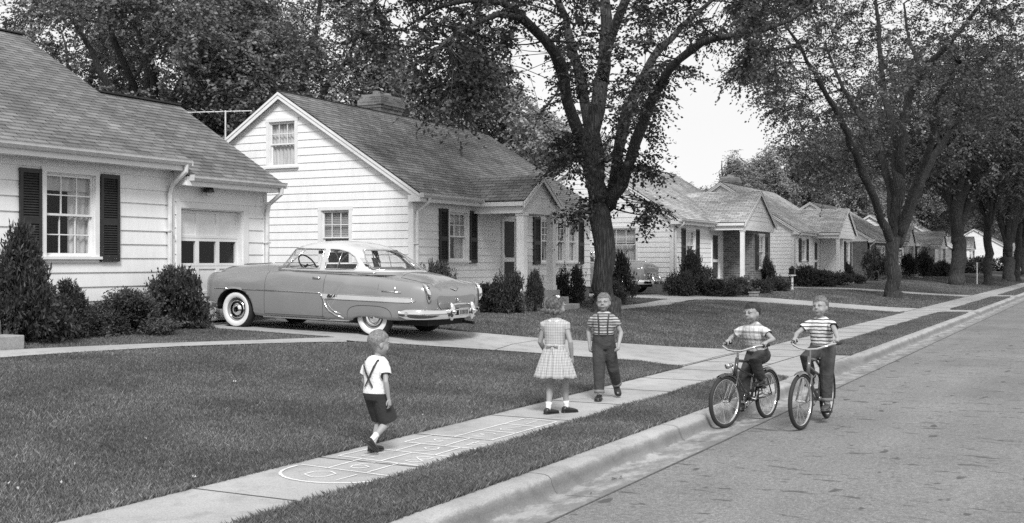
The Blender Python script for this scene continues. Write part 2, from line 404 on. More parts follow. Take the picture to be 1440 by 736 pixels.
# front walks that follow the lawn
def path(name, low, up, dz=.02):
    n = 24; V = []
    for i in range(n + 1):
        t = i / n
        def at(L):
            d = [0]
            for a, b in zip(L, L[1:]): d.append(d[-1] + math.dist(a, b))
            return [float(np.interp(t * d[-1], d, [p[q] for p in L])) for q in (0, 1)]
        a, b = at(low), at(up)
        for q in range(5):
            x = a[0] + (b[0] - a[0]) * q / 4; y = a[1] + (b[1] - a[1]) * q / 4; V.append((x, y, gs(y) + dz))
    F = [(i * 5 + j, i * 5 + j + 1, (i + 1) * 5 + j + 1, (i + 1) * 5 + j) for i in range(n) for j in range(4)]
    o = np_mesh(name, V, F, M['conc'], smooth=True); o['kind'] = 'structure'
path('front_walk', [(4, 12.2), (9.7, 12.15), (10.6, 12.0), (12, 11.7), (13.6, 10.95), (14.5, 10.5)], [(4, 13.1), (9.7, 13.05), (10.8, 12.75), (12.1, 12.3), (13.9, 11.45), (15.1, 10.95)])
path('neighbour_walk', [(26.3, 11.0), (30, 10.9), (33.5, 11.5), (35.5, 11.6)], [(26.4, 11.7), (30, 11.7), (33.2, 12.2), (35.4, 12.3)], .024)
path('far_walk', [(45, 11.3), (47, 11.0), (50, 10.6), (52, 10.4)], [(45, 12.0), (47, 11.9), (50, 11.5), (52.2, 11.4)], .024)
# sidewalk joints, cracks
mb = MB()
for i in range(60):
    x = 6.42 + (i - 4) * 1.53 + rnd.uniform(-.02, .02); mb.box(x - .006, x + .006, 4.94, 6.07, .002, .0125)
for x in np.arange(-1, 60, 3.05):
    mb.add([(x - .004, 3.5, -.1265), (x + .004, 3.5, -.1265), (x + .004, 3.8, -.1395), (x - .004, 3.8, -.1395)], [(0, 1, 2, 3)])
    P = [(x + .004 * math.sin(j * 2.3), y, z + .0025) for j, (y, z) in enumerate(prof[3:])]
    for a, b in zip(P, P[1:]):
        if drop(x) > .9: mb.add([(a[0] - .004, a[1] - .003, a[2]), (a[0] + .004, a[1] - .003, a[2]), (b[0] + .004, b[1] - .003, b[2]), (b[0] - .004, b[1] - .003, b[2])], [(0, 1, 2, 3)])
# joint across the driveway apron
def crackline(P, wd=.01, dz=.0245):
    for (a, b) in zip(P, P[1:]):
        d = Vector((b[0] - a[0], b[1] - a[1], 0)).normalized(); s_ = Vector((-d.y, d.x, 0)) * wd / 2
        za, zb = gs(a[1]) + dz, gs(b[1]) + dz
        mb.add([(a[0] - s_.x, a[1] - s_.y, za), (a[0] + s_.x, a[1] + s_.y, za), (b[0] + s_.x, b[1] + s_.y, zb), (b[0] - s_.x, b[1] - s_.y, zb)], [(0, 1, 2, 3)])
crackline([(17.65, 6.12), (18.5, 6.10), (19.4, 6.13), (21.0, 6.11)], .014)
crackline([(16.2, 8.8), (17.2, 9.0), (18.7, 9.05)], .012); crackline([(15, 11.9), (16.5, 11.95), (17.8, 11.9)], .012)
crackline([(17.0, 4.925), (19, 4.93), (20.8, 4.925)], .02, .016)
mb.build('pavement_joints', M['crack'])['kind'] = 'structure'
mb = MB(); pr = random.Random(12)   # dark seam where asphalt meets the gutter
xx = -10.
while xx < 70:
    L = pr.uniform(.3, 1.4); w1, w2 = pr.uniform(.006, .02), pr.uniform(.006, .02)
    mb.quad((xx, 3.485 - w1, -.1265), (xx + L, 3.485 - w2, -.1265), (xx + L, 3.492, -.1255), (xx, 3.492, -.1255)); xx += L
mb.build('gutter_seam', M['crack'])['kind'] = 'structure'

# ------------------------------------------------------------------ hopscotch in chalk
mb = MB(); cr = random.Random(5)
def cl(P, wd=.018, z=.0155):
    for a, b in zip(P, P[1:]):
        n = max(1, int(math.dist(a, b) / .06)); d = Vector((b[0] - a[0], b[1] - a[1], 0)).normalized(); s_ = Vector((-d.y, d.x, 0))
        pts = []
        for i in range(n + 1):
            t = i / n; q = cr.uniform(-.0025, .0025); ww = wd / 2 * cr.uniform(.8, 1.2)
            pts.append((a[0] + (b[0] - a[0]) * t + s_.x * q, a[1] + (b[1] - a[1]) * t + s_.y * q, ww))
        vs = []
        for (x, y, ww) in pts: vs += [(x - s_.x * ww, y - s_.y * ww, z), (x + s_.x * ww, y + s_.y * ww, z)]
        mb.add(vs, [(2 * i, 2 * i + 1, 2 * i + 3, 2 * i + 2) for i in range(n)])
Y0, Ya, Yb, Yc, Y1 = 4.99, 5.17, 5.42, 5.64, 5.88
cl([(10.93, 5.57), (10.85, 5.15)]); cl([(10.93, 5.57), (9.45, 5.59)]); cl([(10.85, 5.15), (9.45, 5.17)])
for x in (10.44, 9.95): cl([(x + .02, 5.57), (x - .02, 5.16)])
cl([(9.47, 5.83), (9.43, 4.97)]); cl([(8.97, 5.83), (8.93, 4.99)]); cl([(9.47, 5.83), (8.98, 5.84)]); cl([(9.44, 5.40), (8.95, 5.39)]); cl([(9.43, 4.97), (8.92, 4.98)])
cl([(8.96, 5.65), (8.5, 5.64)]); cl([(8.95, 5.21), (8.48, 5.21)])
cl([(8.54, 5.9), (8.47, 4.98)]); cl([(8.07, 5.93), (7.97, 4.99)]); cl([(8.54, 5.9), (8.07, 5.93)]); cl([(8.5, 5.45), (8.03, 5.46)]); cl([(8.47, 4.98), (7.97, 4.99)])
cl([(8.04, 5.66), (7.55, 5.66)]); cl([(8.0, 5.26), (7.54, 5.26)])
cl([(7.58, 5.95), (7.49, 4.96)])
arc = [(7.53 - .52 * math.sin(math.pi * i / 22) ** .8, 5.455 + .495 * math.cos(math.pi * i / 22)) for i in range(23)]
cl(arc, .026)
# numbers; tops point towards -x (the way the hoppers face)
DG = {'1': [[(.5, 0), (.5, 1)]], '2': [[(.1, .8), (.3, 1), (.7, 1), (.9, .75), (.5, .4), (.1, 0), (.95, 0)]], '3': [[(.1, 1), (.9, 1), (.45, .6), (.9, .4), (.8, .08), (.4, 0), (.1, .15)]],
      '4': [[(.75, 0), (.75, 1), (.1, .35), (.95, .35)]], '5': [[(.9, 1), (.2, 1), (.15, .58), (.6, .62), (.9, .35), (.7, .05), (.1, .05)]],
      '6': [[(.8, 1), (.35, .75), (.12, .35), (.3, .02), (.7, .02), (.88, .28), (.6, .5), (.2, .38)]], '7': [[(.1, 1), (.9, 1), (.4, 0)]],
      '8': [[(.5, .52), (.15, .75), (.4, 1), (.8, .9), (.75, .65), (.2, .35), (.2, .08), (.6, 0), (.88, .2), (.5, .52)]],
      '9': [[(.85, .7), (.5, .5), (.15, .65), (.3, .98), (.7, .98), (.87, .7), (.75, .3), (.45, 0)]], '0': [[(.5, 0), (.12, .25), (.12, .75), (.5, 1), (.88, .75), (.88, .25), (.5, 0)]]}
def digit(ch, cx, cy_, h=.26, wd=.17):
    for st in DG[ch]:
        # reading direction: up = -x, right = +y
        cl([(cx - (v - .5) * h, cy_ + (u - .5) * wd) for u, v in st], .013)
digit('1', 10.67, 5.36); digit('2', 10.2, 5.37); digit('3', 9.7, 5.38); digit('4', 9.2, 5.19, .24); digit('5', 9.21, 5.61, .24); digit('6', 8.72, 5.42, .26, .2)
digit('8', 8.24, 5.21, .28, .22); digit('7', 8.29, 5.69, .25); digit('9', 7.79, 5.46, .28, .22); digit('1', 7.29, 5.28, .27, .1); digit('0', 7.31, 5.55, .26, .28)
tag(mb.build('hopscotch_drawing', M['chalk'], fixn=False), 'white chalk hopscotch court with numbers one to ten drawn on the sidewalk', 'chalk drawing')

# small litter
def at_ground(name, n, x, y, z, sc, label, seed):
    q = random.Random(seed); mb = MB()
    for i in range(n):
        cx, cy_ = x + q.uniform(-.5, .5) * sc * 2, y + q.uniform(-.4, .4) * sc; a = q.uniform(0, 6.3); s_ = sc * q.uniform(.3, .6)
        mb.add([(cx + s_ * math.cos(a + t) * k2, cy_ + s_ * math.sin(a + t) * k2, z + .004 + q.uniform(0, .02)) for t, k2 in ((0, 1), (1.2, .5), (2.6, .8), (3.6, .6), (4.8, .9))], [(0, 1, 2, 3, 4)])
    tag(mb.build(name, M['litter'], fixn=False), label, 'dead leaf')
M['litter'] = simple('dead_leaf', .09, .8, .3)
def fallen(px, py, sz, seed):
    z_ = .0
    for _ in range(40):
        Zc = (1.7 - z_) * 1603 / (py - 368); X_ = (px - 720) / 1603 * Zc; x_, y_ = Zc * math.cos(TH) + X_ * math.sin(TH), Zc * math.sin(TH) - X_ * math.cos(TH); z_ = .5 * z_ + .5 * (gs(y_) + .035)
    q = random.Random(seed); mb = MB(); a0 = q.uniform(0, 6.3); sz *= .6; P = [(math.cos(a0 + t) * k2 * sz, math.sin(a0 + t) * k2 * sz, .012 * math.sin(3 * t + seed)) for t, k2 in ((0, 1), (.8, .55), (1.6, .7), (2.6, .6), (3.1, .9), (3.9, .5), (4.7, .7), (5.5, .6))]
    mb.add(P + [(0, 0, -.006)], [(i, (i + 1) % 8, 8) for i in range(8)]); o = mb.build('fallen_leaf', M['pale_leaf'], fixn=False); o.location = (x_, y_, z_)
    tag(o, 'small pale fallen leaf lying on the near lawn', 'fallen leaf', 'pale fallen leaves scattered on the near lawn')
M['pale_leaf'] = simple('pale_leaf', .45, .8, .2)
for i_, (a_, b_, c_) in enumerate([(330, 536, .035), (362, 570, .03), (10, 679, .04), (25, 686, .03), (86, 678, .04), (105, 652, .025), (273, 670, .03), (594, 583, .03), (205, 616, .025), (460, 520, .03), (640, 530, .025)]): fallen(a_, b_, c_, i_)
at_ground('dead_leaf', 4, 8.93, 3.68, -.135, .045, 'crumpled dead leaf lying in the gutter below the cracked curb', 1)
at_ground('dead_leaf', 2, 8.2, 3.6, -.134, .028, 'small dark leaf scrap in the gutter nearer the camera', 2)
at_ground('dead_leaf', 3, 29.5, 3.7, -.13, .09, 'dark clump of leaves in the gutter far up the street', 3)
# ------------------------------------------------------------------ houses
# a wall frame: fr(s, z, out) -> world xyz ; s runs along the wall
def front_frame(y): return lambda s, z, out: (s, y - out, z)
def left_frame(x): return lambda s, z, out: (x - out, s, z)
def right_frame(x): return lambda s, z, out: (x + out, s, z)
def back_frame(y): return lambda s, z, out: (s, y + out, z)

def lap_wall(mb, fr, bounds, z0, z1, openings, expo=.18, proud=.019):
    """bounds(z)->(s0,s1); openings list (s0,s1,z0,z1)"""
    z = z0
    while z < z1 - 1e-4:
        zt = min(z + expo, z1)
        cuts = sorted({z, zt} | {q for o in openings for q in (o[2], o[3]) if z < q < zt})
        for za, zb in zip(cuts, cuts[1:]):
            zm = (za + zb) / 2
            ops = sorted((o[0], o[1]) for o in openings if o[2] <= zm <= o[3])
            A, B = bounds(za), bounds(zb)
            oa = proud - (proud - .003) * (za - z) / expo; ob = proud - (proud - .003) * (zb - z) / expo
            segs = []; cur = None
            left = ('e', A[0], B[0])
            for a, b in ops:
                if b <= min(A[0], B[0]) or a >= max(A[1], B[1]): continue
                segs.append((left, ('o', a, a))); left = ('o', b, b)
            segs.append((left, ('e', A[1], B[1])))
            for l, r in segs:
                if r[1] - l[1] < .004 and r[2] - l[2] < .004: continue
                vs = [fr(l[1], za, oa), fr(max(r[1], l[1]), za, oa), fr(max(r[2], l[2]), zb, ob), fr(l[2], zb, ob)]
                mb.add(vs, [(0, 1, 2, 3)])
                if za == z: mb.add([fr(l[1], z, 0), fr(max(r[1], l[1]), z, 0), vs[1], vs[0]], [(0, 1, 2, 3)])
        z = zt

def wbox(mb, fr, s0, s1, z0, z1, o0, o1): mb.box(s0, s1, z0, z1, o0, o1, T=lambda s, z, o: fr(s, z, o))

def window(parent, fr, s0, s1, z0, z1, kind='hung', cols=3, rows=2, curtain='lace', dark=.5, low_rows=0, shut=None, trim=.085, label=None):
    mb = MB()
    # casing
    wbox(mb, fr, s0 - trim, s0, z0, z1, 0, .04); wbox(mb, fr, s1, s1 + trim, z0, z1, 0, .04)
    wbox(mb, fr, s0 - trim - .01, s1 + trim + .01, z1, z1 + trim, 0, .043); wbox(mb, fr, s0 - trim - .03, s1 + trim + .03, z0 - .045, z0, 0, .075)
    wbox(mb, fr, s0 - trim + .01, s1 + trim - .01, z0 - .10, z0 - .045, 0, .032)
    # jamb returns
    wbox(mb, fr, s0, s0 + .02, z0, z1, -.12, .005); wbox(mb, fr, s1 - .02, s1, z0, z1, -.12, .005); wbox(mb, fr, s0 + .02, s1 - .02, z1 - .02, z1, -.12, .005); wbox(mb, fr, s0 + .02, s1 - .02, z0, z0 + .02, -.12, .005)
    w = mb.build('window', M['trim'], parent)
    a, b, c, d = s0 + .02, s1 - .02, z0 + .02, z1 - .02; zm = (c + d) / 2; mb = MB(); r = .035
    def sash(a, b, c, d, o, cols, rows):
        wbox(mb, fr, a, a + r, c, d, o - .03, o); wbox(mb, fr, b - r, b, c, d, o - .03, o); wbox(mb, fr, a + r, b - r, c, c + r, o - .03, o - .001); wbox(mb, fr, a + r, b - r, d - r, d, o - .03, o - .001)
        for i in range(1, cols):
            s = a + (b - a) * i / cols; wbox(mb, fr, s - .009, s + .009, c + r, d - r, o - .026, o - .004)
        for i in range(1, rows):
            z = c + (d - c) * i / rows; wbox(mb, fr, a + r, b - r, z - .009, z + .009, o - .025, o - .005)
    gl = MB()
    if kind == 'hung':
        sash(a, b, zm - .015, d, -.02, cols, rows); sash(a, b, c, zm + .015, -.055, cols if low_rows else 1, low_rows or 1)
        gl.add([fr(a + r, zm, -.035), fr(b - r, zm, -.035), fr(b - r, d - r, -.035), fr(a + r, d - r, -.035)], [(0, 1, 2, 3)])
        gl.add([fr(a + r, c + r, -.07), fr(b - r, c + r, -.07), fr(b - r, zm, -.07), fr(a + r, zm, -.07)], [(0, 1, 2, 3)])
    else:
        sash(a, b, c, d, -.03, cols, rows); gl.add([fr(a + r, c + r, -.045), fr(b - r, c + r, -.045), fr(b - r, d - r, -.045), fr(a + r, d - r, -.045)], [(0, 1, 2, 3)])
    mb.build('sash', M['trim'], w); gl.build('pane', M['glass'], w)
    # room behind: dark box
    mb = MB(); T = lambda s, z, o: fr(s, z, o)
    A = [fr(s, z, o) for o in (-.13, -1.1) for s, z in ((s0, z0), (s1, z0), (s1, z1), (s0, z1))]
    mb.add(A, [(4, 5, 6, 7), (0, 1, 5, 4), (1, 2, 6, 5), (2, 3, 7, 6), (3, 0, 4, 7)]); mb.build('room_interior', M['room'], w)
    if curtain:
        mb = MB(); mb.smooth = True
        def cloth(a, b, c, d, o, amp=.018, wl=.11):
            n = max(8, int((b - a) / .02)); vs = []
            for i in range(n + 1):
                s = a + (b - a) * i / n; oo = o + amp * math.sin(2 * math.pi * s / wl + rnd.random() * .5)
                vs += [fr(s, c, oo), fr(s, d, oo)]
            mb.add(vs, [(2 * i, 2 * i + 2, 2 * i + 3, 2 * i + 1) for i in range(n)])
        if curtain == 'blind':
            z = c + (d - c) * .22
            while z < d: mb.add([fr(a, z, -.104), fr(b, z, -.104), fr(b, z + .034, -.092), fr(a, z + .034, -.092)], [(0, 1, 2, 3)]); z += .042
            mb.build('blind', M['blind'], w)
        else:
            if curtain == 'lace':
                cloth(a, b, c + (d - c) * .80, d, -.105, .012); W_ = (b - a) * .4; cloth(a + (b - a) * .55, b, c, d - .1, -.125, .014); cloth(a, a + (b - a) * .10, c, d - .1, -.125, .014)
            elif curtain == 'full': cloth(a, b, c, d, -.115)
            elif curtain == 'shade': mb.add([fr(a, c + (d - c) * .55, -.15), fr(b, c + (d - c) * .55, -.15), fr(b, d, -.15), fr(a, d, -.15)], [(0, 1, 2, 3)]); cloth(a, b, c, c + (d - c) * .5, -.2)
            elif curtain == 'sides': cloth(a, a + (b - a) * .28, c, d, -.115); cloth(b - (b - a) * .28, b, c, d, -.115)
            mb.build('curtain', M['curtain'], w)
    return w

def shutter(parent, fr, s0, s1, z0, z1, n=None):
    mb = MB(); r = .055; o0, o1 = .026, .062
    wbox(mb, fr, s0, s0 + r, z0, z1, o0, o1); wbox(mb, fr, s1 - r, s1, z0, z1, o0, o1)
    zm = z0 + (z1 - z0) * .45
    for a, b in ((z0, z0 + .09), (zm - .05, zm + .05), (z1 - .07, z1)): wbox(mb, fr, s0 + r, s1 - r, a, b, o0, o1 - .001)
    for a, b in ((z0 + .09, zm - .05), (zm + .05, z1 - .07)):
        k = n or int((b - a) / .038)
        for i in range(k):
            z = a + (b - a) * (i + .5) / k; h = .5 * (b - a) / k
            mb.add([fr(s0 + r, z - h, o1 - .006), fr(s1 - r, z - h, o1 - .006), fr(s1 - r, z + h, o0 + .006), fr(s0 + r, z + h, o0 + .006)], [(0, 1, 2, 3)])
    wbox(mb, fr, s0 + .01, s1 - .01, z0 + .01, z1 - .01, o0 - .012, o0 + .004)
    return mb.build('shutter', M['black'], parent)

def roof_plane(V, F, UV, p0, p1, q1, q0, expo=.14, lift=.010):
    """p0-p1 lower edge, q0-q1 upper edge; courses parallel to the lower edge with a small step each"""
    p0, p1, q0, q1 = map(Vector, (p0, p1, q0, q1)); n = (p1 - p0).cross(q0 - p0).normalized()
    if n.z < 0: n = -n
    u = (p1 - p0).normalized(); L = ((q0 - p0) - u * (q0 - p0).dot(u)).length; k = max(1, round(L / expo))
    wv = random.Random(int(L * 100))
    for i in range(k):
        t0, t1 = i / k, (i + 1) / k
        a, b = p0.lerp(q0, t0), p1.lerp(q1, t0); c, d = p1.lerp(q1, t1), p0.lerp(q0, t1)
        m = max(1, int((b - a).length / .9)); base = len(V)
        for j in range(m + 1):
            e = lift * wv.uniform(.6, 1.3)
            x = a.lerp(b, j / m); y = d.lerp(c, j / m)
            V += [x + n * e, y + n * .001, x]
        for j in range(m):
            r = base + 3 * j
            for f in ((r, r + 3, r + 4, r + 1), (r + 2, r + 5, r + 3, r)):
                F.append(f)
                for idx in f:
                    pt = V[idx] - p0; UV.append((pt.dot(u) + 50, (i * .14 + (.14 if idx in (r + 1, r + 4) else 0.001)) + 20))

def roof_mesh(name, planes, mat, parent, thick=.03):
    V, F, UV = [], [], []
    for p in planes: roof_plane(V, F, UV, *p)
    return np_mesh(name, [tuple(v) for v in V], F, mat, parent, uv=UV)

def slab(mb, pts, th):
    """thin solid under a roof plane"""
    p = [Vector(q) for q in pts]; n = (p[1] - p[0]).cross(p[3] - p[0]).normalized()
    if n.z < 0: n = -n
    lo = [q - n * (th + .004) for q in p]; hi = [q - n * .004 for q in p]
    mb.add(lo + hi, [(3, 2, 1, 0), (4, 5, 6, 7)] + [(i, (i + 1) % 4, 4 + (i + 1) % 4, 4 + i) for i in range(4)])

def gutter(parent, x0, x1, y, z, frm=None):
    """K-shaped gutter along x with its front at y"""
    pr = [(0, 0), (.06, -.0), (.105, .05), (.115, .10), (.125, .105), (.108, .108), (.098, .055), (.056, .012), (.01, .012), (.01, .1), (0, .1)]
    mb = MB(); mb.prism([(a, b) for a, b in pr], lambda a, b, d: (d, y - a, z + b - .1), x0, x1)
    mb.box(x0 - .003, x0 + .004, y - .112, y, z - .1, z + .004); mb.box(x1 - .004, x1 + .003, y - .112, y, z - .1, z + .004)
    return mb.build('gutter', M['gutter'], parent)

def downspout(parent, P, w=.065, mat='gutter'):
    mb = MB(); mb.tube(P, w / 2 * 1.15, 8)
    for z in (.35, .7):
        q = Vector(P[-2]).lerp(Vector(P[-3]), z); mb.box(q.x - w * .75, q.x + w * .75, q.y - w * .6, q.y + w * .75, q.z - .015, q.z + .015)
    return mb.build('downspout', M[mat], parent)

def front_door(parent, fr, s0, s1, z0, z1, screen=True):
    mb = MB(); t = .10
    wbox(mb, fr, s0 - t, s0, z0, z1 + t, 0, .045); wbox(mb, fr, s1, s1 + t, z0, z1 + t, 0, .045); wbox(mb, fr, s0, s1, z1, z1 + t, 0, .044)
    r = .075
    wbox(mb, fr, s0, s0 + r, z0, z1, -.03, .01); wbox(mb, fr, s1 - r, s1, z0, z1, -.03, .01); wbox(mb, fr, s0 + r, s1 - r, z1 - r, z1, -.03, .009)
    zm = z0 + (z1 - z0) * .42; wbox(mb, fr, s0 + r, s1 - r, zm - .06, zm + .05, -.03, .009); wbox(mb, fr, s0 + r, s1 - r, z0, z0 + .1, -.03, .009)
    d = mb.build('door', M['trim'], parent)
    mb = MB(); wbox(mb, fr, s0 + r, s1 - r, z0 + .1, z1 - r, -.02, -.012); mb.build('screen', M['screen'], d)
    mb = MB(); wbox(mb, fr, s0 + .015, s0 + .05, zm + .03, zm + .13, .01, .03); p = fr(s0 + .032, zm + .07, .06); mb.ball(p, .022); mb.build('handle', M['chromeish'], d)
    return d
M['chromeish'] = simple('worn_chrome', .7, .2, .05, metal=1)

def chimney(parent, x0, x1, y0, y1, z0, z1, mat='brick2'):
    mb = MB(); mb.box(x0, x1, y0, y1, z0, z1 - .34)
    for i, e in enumerate((.03, .06, .06, .02)): mb.box(x0 - e, x1 + e, y0 - e, y1 + e, z1 - .34 + i * .08, z1 - .34 + (i + 1) * .08 - .004)
    c = mb.build('chimney', M[mat], parent); mb = MB(); mb.box(x0 + .02, x1 - .02, y0 + .02, y1 - .02, z1 - .03, z1 + .05)
    for xx in (x0 + .3, x1 - .25): mb.lathe([(.11, 0), (.11, .12), (.085, .12), (.085, 0)], (xx, (y0 + y1) / 2, z1 + .05), n=12)
    mb.build('flue_cap', M['step'], c); return c

def gable_roof(parent, x0, x1, y0, y1, ze, zr, mat, over=.3, rake=.22, fascia=True, soff=.12):
    """ridge along x. eave line at y0-over / y1+over with height ze; ridge height zr"""
    ym = (y0 + y1) / 2; a, b = x0 - rake, x1 + rake; e0, e1 = y0 - over, y1 + over
    r = roof_mesh('roof', [((a, e0, ze), (b, e0, ze), (b, ym, zr), (a, ym, zr)), ((b, e1, ze), (a, e1, ze), (a, ym, zr), (b, ym, zr))], mat, parent)
    mb = MB(); slab(mb, [(a + .004, e0 + .004, ze), (b - .004, e0 + .004, ze), (b - .004, ym, zr), (a + .004, ym, zr)], .035); slab(mb, [(b - .004, e1 - .004, ze), (a + .004, e1 - .004, ze), (a + .004, ym, zr), (b - .004, ym, zr)], .035)
    mb.box(a, b, ym - .05, ym + .05, zr - .02, zr + .012); mb.build('roof_deck', mat, r)
    sl = (zr - ze) / (ym - e0); mb = MB()
    for xx, sg in ((a, 1), (b, -1)):       # rake boards
        for ya, yb in ((e0, ym), (e1, ym)):
            for off, th, dep, dx in ((.04, .15, .022, .0), (.03, .06, .02, -.02)):
                z_a, z_b = ze - off, zr - off
                X0, X1 = xx + sg * dx, xx + sg * (dx + dep)
                vs = [(X0, ya, z_a), (X0, yb, z_b), (X0, yb, z_b - th), (X0, ya, z_a - th), (X1, ya, z_a), (X1, yb, z_b), (X1, yb, z_b - th), (X1, ya, z_a - th)]
                mb.add(vs, [(0, 1, 2, 3), (4, 7, 6, 5), (0, 4, 5, 1), (3, 2, 6, 7), (0, 3, 7, 4), (1, 5, 6, 2)])
            # rake soffit
            XX = (xx, xx + sg * (rake + .03)); vs = [(x, y, z - .1) for x in XX for y, z in ((ya, ze), (yb, zr))]; mb.add(vs, [(0, 1, 3, 2)])
        # boxed return at the eave
        for ya, sgn in ((e0, 1), (e1, -1)):
            X0, X1 = sorted((xx, xx + sg * rake)); Y0_, Y1_ = sorted((ya, ya + sgn * over)); mb.box(X0 + .001, X1 - .001, Y0_ + .001, Y1_ + .02, ze - .2, ze - .05)
    # fascia and soffit
    for ya, sgn in ((e0, 1), (e1, -1)):
        Y0_, Y1_ = sorted((ya, ya + sgn * .022)); mb.box(a + rake, b - rake, Y0_, Y1_, ze - .2, ze - .03)
        Y0_, Y1_ = sorted((ya + sgn * .022, ya + sgn * (over + .03))); mb.box(a + rake, b - rake, Y0_, Y1_, ze - .2, ze - .185)
    mb.build('roof_trim', M['trim'], parent)
    return r, sl

def gable_bounds(y0, y1, zw, ze, zr, over):
    ym = (y0 + y1) / 2; sl = (zr - ze) / (ym - y0 + over)
    def f(z):
        lim = ze + sl * over - .12   # roof underside height at the wall line
        if z <= lim: return (y0, y1)
        d = (z - lim) / sl; return (min(y0 + d, ym - .001), max(y1 - d, ym + .001))
    return f

def steps(parent, x0, x1, y0, y1, zs, depth=.28, name='steps'):
    """descending towards -y: landing then n steps"""
    mb = MB(); n = len(zs)
    for i, z in enumerate(zs): mb.box(x0 - .0 - .001 * i, x1 + .001 * i, y0 - depth * i, y1 - .001 * i, -.1 + .35, z)
    return mb.build(name, M['step'], parent, bevel=.012)

Gz = .5
# ---------------- house 1 (left) ----------------
h1 = empty('house', (6.0, 14.7, Gz), 'white lap sided house with attached garage and big dark shuttered window at the left', 'house', 'houses along the street', world_coords=True)
fr = front_frame(14.7); x0, xc, xg = 4.0, 15.05, 17.58; yb = 23.9
win1 = (12.36, 13.33, 1.78, 3.10)
mb = MB()
lap_wall(mb, fr, lambda z: (x0, xc - .05), .82, 3.38, [(win1[0] - .05, win1[1] + .05, win1[2], win1[3])], .235, .022)
gd = (15.27, 16.93, .6, 2.66)
lap_wall(mb, fr, lambda z: (xc + .06, xg - .05), .66, 3.16, [(gd[0] - .09, gd[1] + .12, gd[2] - .1, gd[3] + .1)], .235, .021)
slope = .557; ridge_y, ridge_z = 19.3, 6.243; gry, grz = 17.09, 4.94
def rb(ya, yb_, ze, over, ym, sl):
    def f(z):
        d = max(0, (z - ze + .1) / sl - over); return (min(ya + d, ym - .001), max(yb_ - d, ym + .001))
    return f
lap_wall(mb, right_frame(xg), rb(14.7, 19.48, 3.23, .35, 17.09, .624), .66, 4.85, [], .235)
lap_wall(mb, right_frame(xc), rb(14.7, yb, 3.5, .35, ridge_y, slope), .82, 6.2, [], .235)
lap_wall(mb, left_frame(x0), rb(14.7, yb, 3.5, .35, ridge_y, slope), .82, 6.2, [], .235)
lap_wall(mb, back_frame(yb), lambda z: (x0, xc), .82, 3.4, [], .235); lap_wall(mb, back_frame(19.48), lambda z: (xc, xg), .66, 3.2, [], .235)
mb.build('wall', M['white'], h1)
mb = MB()
wbox(mb, fr, xc - .05, xc + .06, .66, 3.28, 0, .034)
wbox(mb, fr, xg - .06, xg + .03, .62, 3.16, 0, .034)
# frieze board
wbox(mb, fr, x0, xc - .05, 3.26, 3.42, 0, .03)
mb.build('corner_boards', M['trim'], h1)
mb = MB(); mb.box(x0, xc, 14.71, yb, .2, .82); mb.box(xc, 15.24, 14.715, 19.4, .2, .66); mb.box(17.0, xg, 14.715, 19.4, .2, .66); mb.build('foundation', M['conc_dark'], h1)
w_ = window(h1, fr, *win1, cols=3, rows=2, low_rows=2, curtain='lace')
shutter(h1, fr, 11.86, 12.26, 1.68, 3.13); shutter(h1, fr, 13.43, 13.83, 1.70, 3.14)
# roof: one front plane with the lower garage part
planes = [((3.7, 14.35, 3.486), (15.15, 14.35, 3.486), (15.66, ridge_y, ridge_z), (3.7, ridge_y, ridge_z)),
          ((15.08, 14.35, 3.23), (17.70, 14.35, 3.23), (17.70, gry, grz), (15.3, gry, grz)),
          ((15.66, yb + .35, 3.486), (3.7, yb + .35, 3.486), (3.7, ridge_y, ridge_z), (15.66, ridge_y, ridge_z)),
          ((17.70, 19.83, 3.23), (15.2, 19.83, 3.23), (15.3, gry, grz), (17.70, gry, grz))]
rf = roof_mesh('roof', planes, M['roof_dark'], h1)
mb = MB()
for p in planes: slab(mb, p[:2] + p[2:], .04)
mb.beam((3.7, ridge_y, ridge_z + .005), (15.66, ridge_y, ridge_z + .005), .22, .03); mb.beam((15.4, gry, grz + .005), (17.70, gry, grz + .005), .2, .03)
mb.build('roof_deck', M['roof_dark'], rf)
mb = MB()
def rakeb(mb, x, ya, za, yb_, zb, th=.14, dep=.03):
    vs = [(xx, y, z - o) for xx in (x, x + dep) for (y, z) in ((ya, za), (yb_, zb)) for o in (.03, .03 + th)]
    mb.add(vs, [(0, 1, 3, 2), (4, 6, 7, 5), (0, 2, 6, 4), (1, 5, 7, 3), (0, 4, 5, 1), (2, 3, 7, 6)])
rakeb(mb, 17.675, 14.35, 3.23, gry, grz); rakeb(mb, 17.675, 19.83, 3.23, gry, grz); rakeb(mb, 15.64, 17.3, 5.06, ridge_y, ridge_z); rakeb(mb, 15.64, yb + .35, 3.47, ridge_y, ridge_z)
mb.add([(15.13, 14.36, 3.25), (15.13, 14.36, 3.475), (15.40, 17.0, 4.93), (15.40, 17.0, 4.87)], [(0, 1, 2, 3)])
mb.box(3.7, 15.1, 14.36, 14.385, 3.29, 3.45); mb.box(3.7, 15.1, 14.385, 14.69, 3.295, 3.31); mb.box(15.1, 17.67, 14.36, 14.385, 3.04, 3.20); mb.box(15.1, 17.66, 14.385, 14.69, 3.045, 3.06)
mb.box(15.085, 15.115, 14.385, 14.69, 3.05, 3.42)
mb.build('roof_trim', M['trim'], h1)
gutter(h1, 3.7, 15.13, 14.36, 3.48); gutter(h1, 15.16, 17.72, 14.36, 3.225)
downspout(h1, [(15.03, 14.31, 3.40), (15.03, 14.32, 3.28), (14.97, 14.58, 3.05), (14.96, 14.63, 2.88), (14.96, 14.63, .75), (14.96, 14.45, .62)], .075)
downspout(h1, [(17.62, 14.31, 3.14), (17.62, 14.32, 3.02), (17.57, 14.58, 2.82), (17.56, 14.62, 2.65), (17.56, 14.62, .72), (17.56, 14.4, .6)], .075)
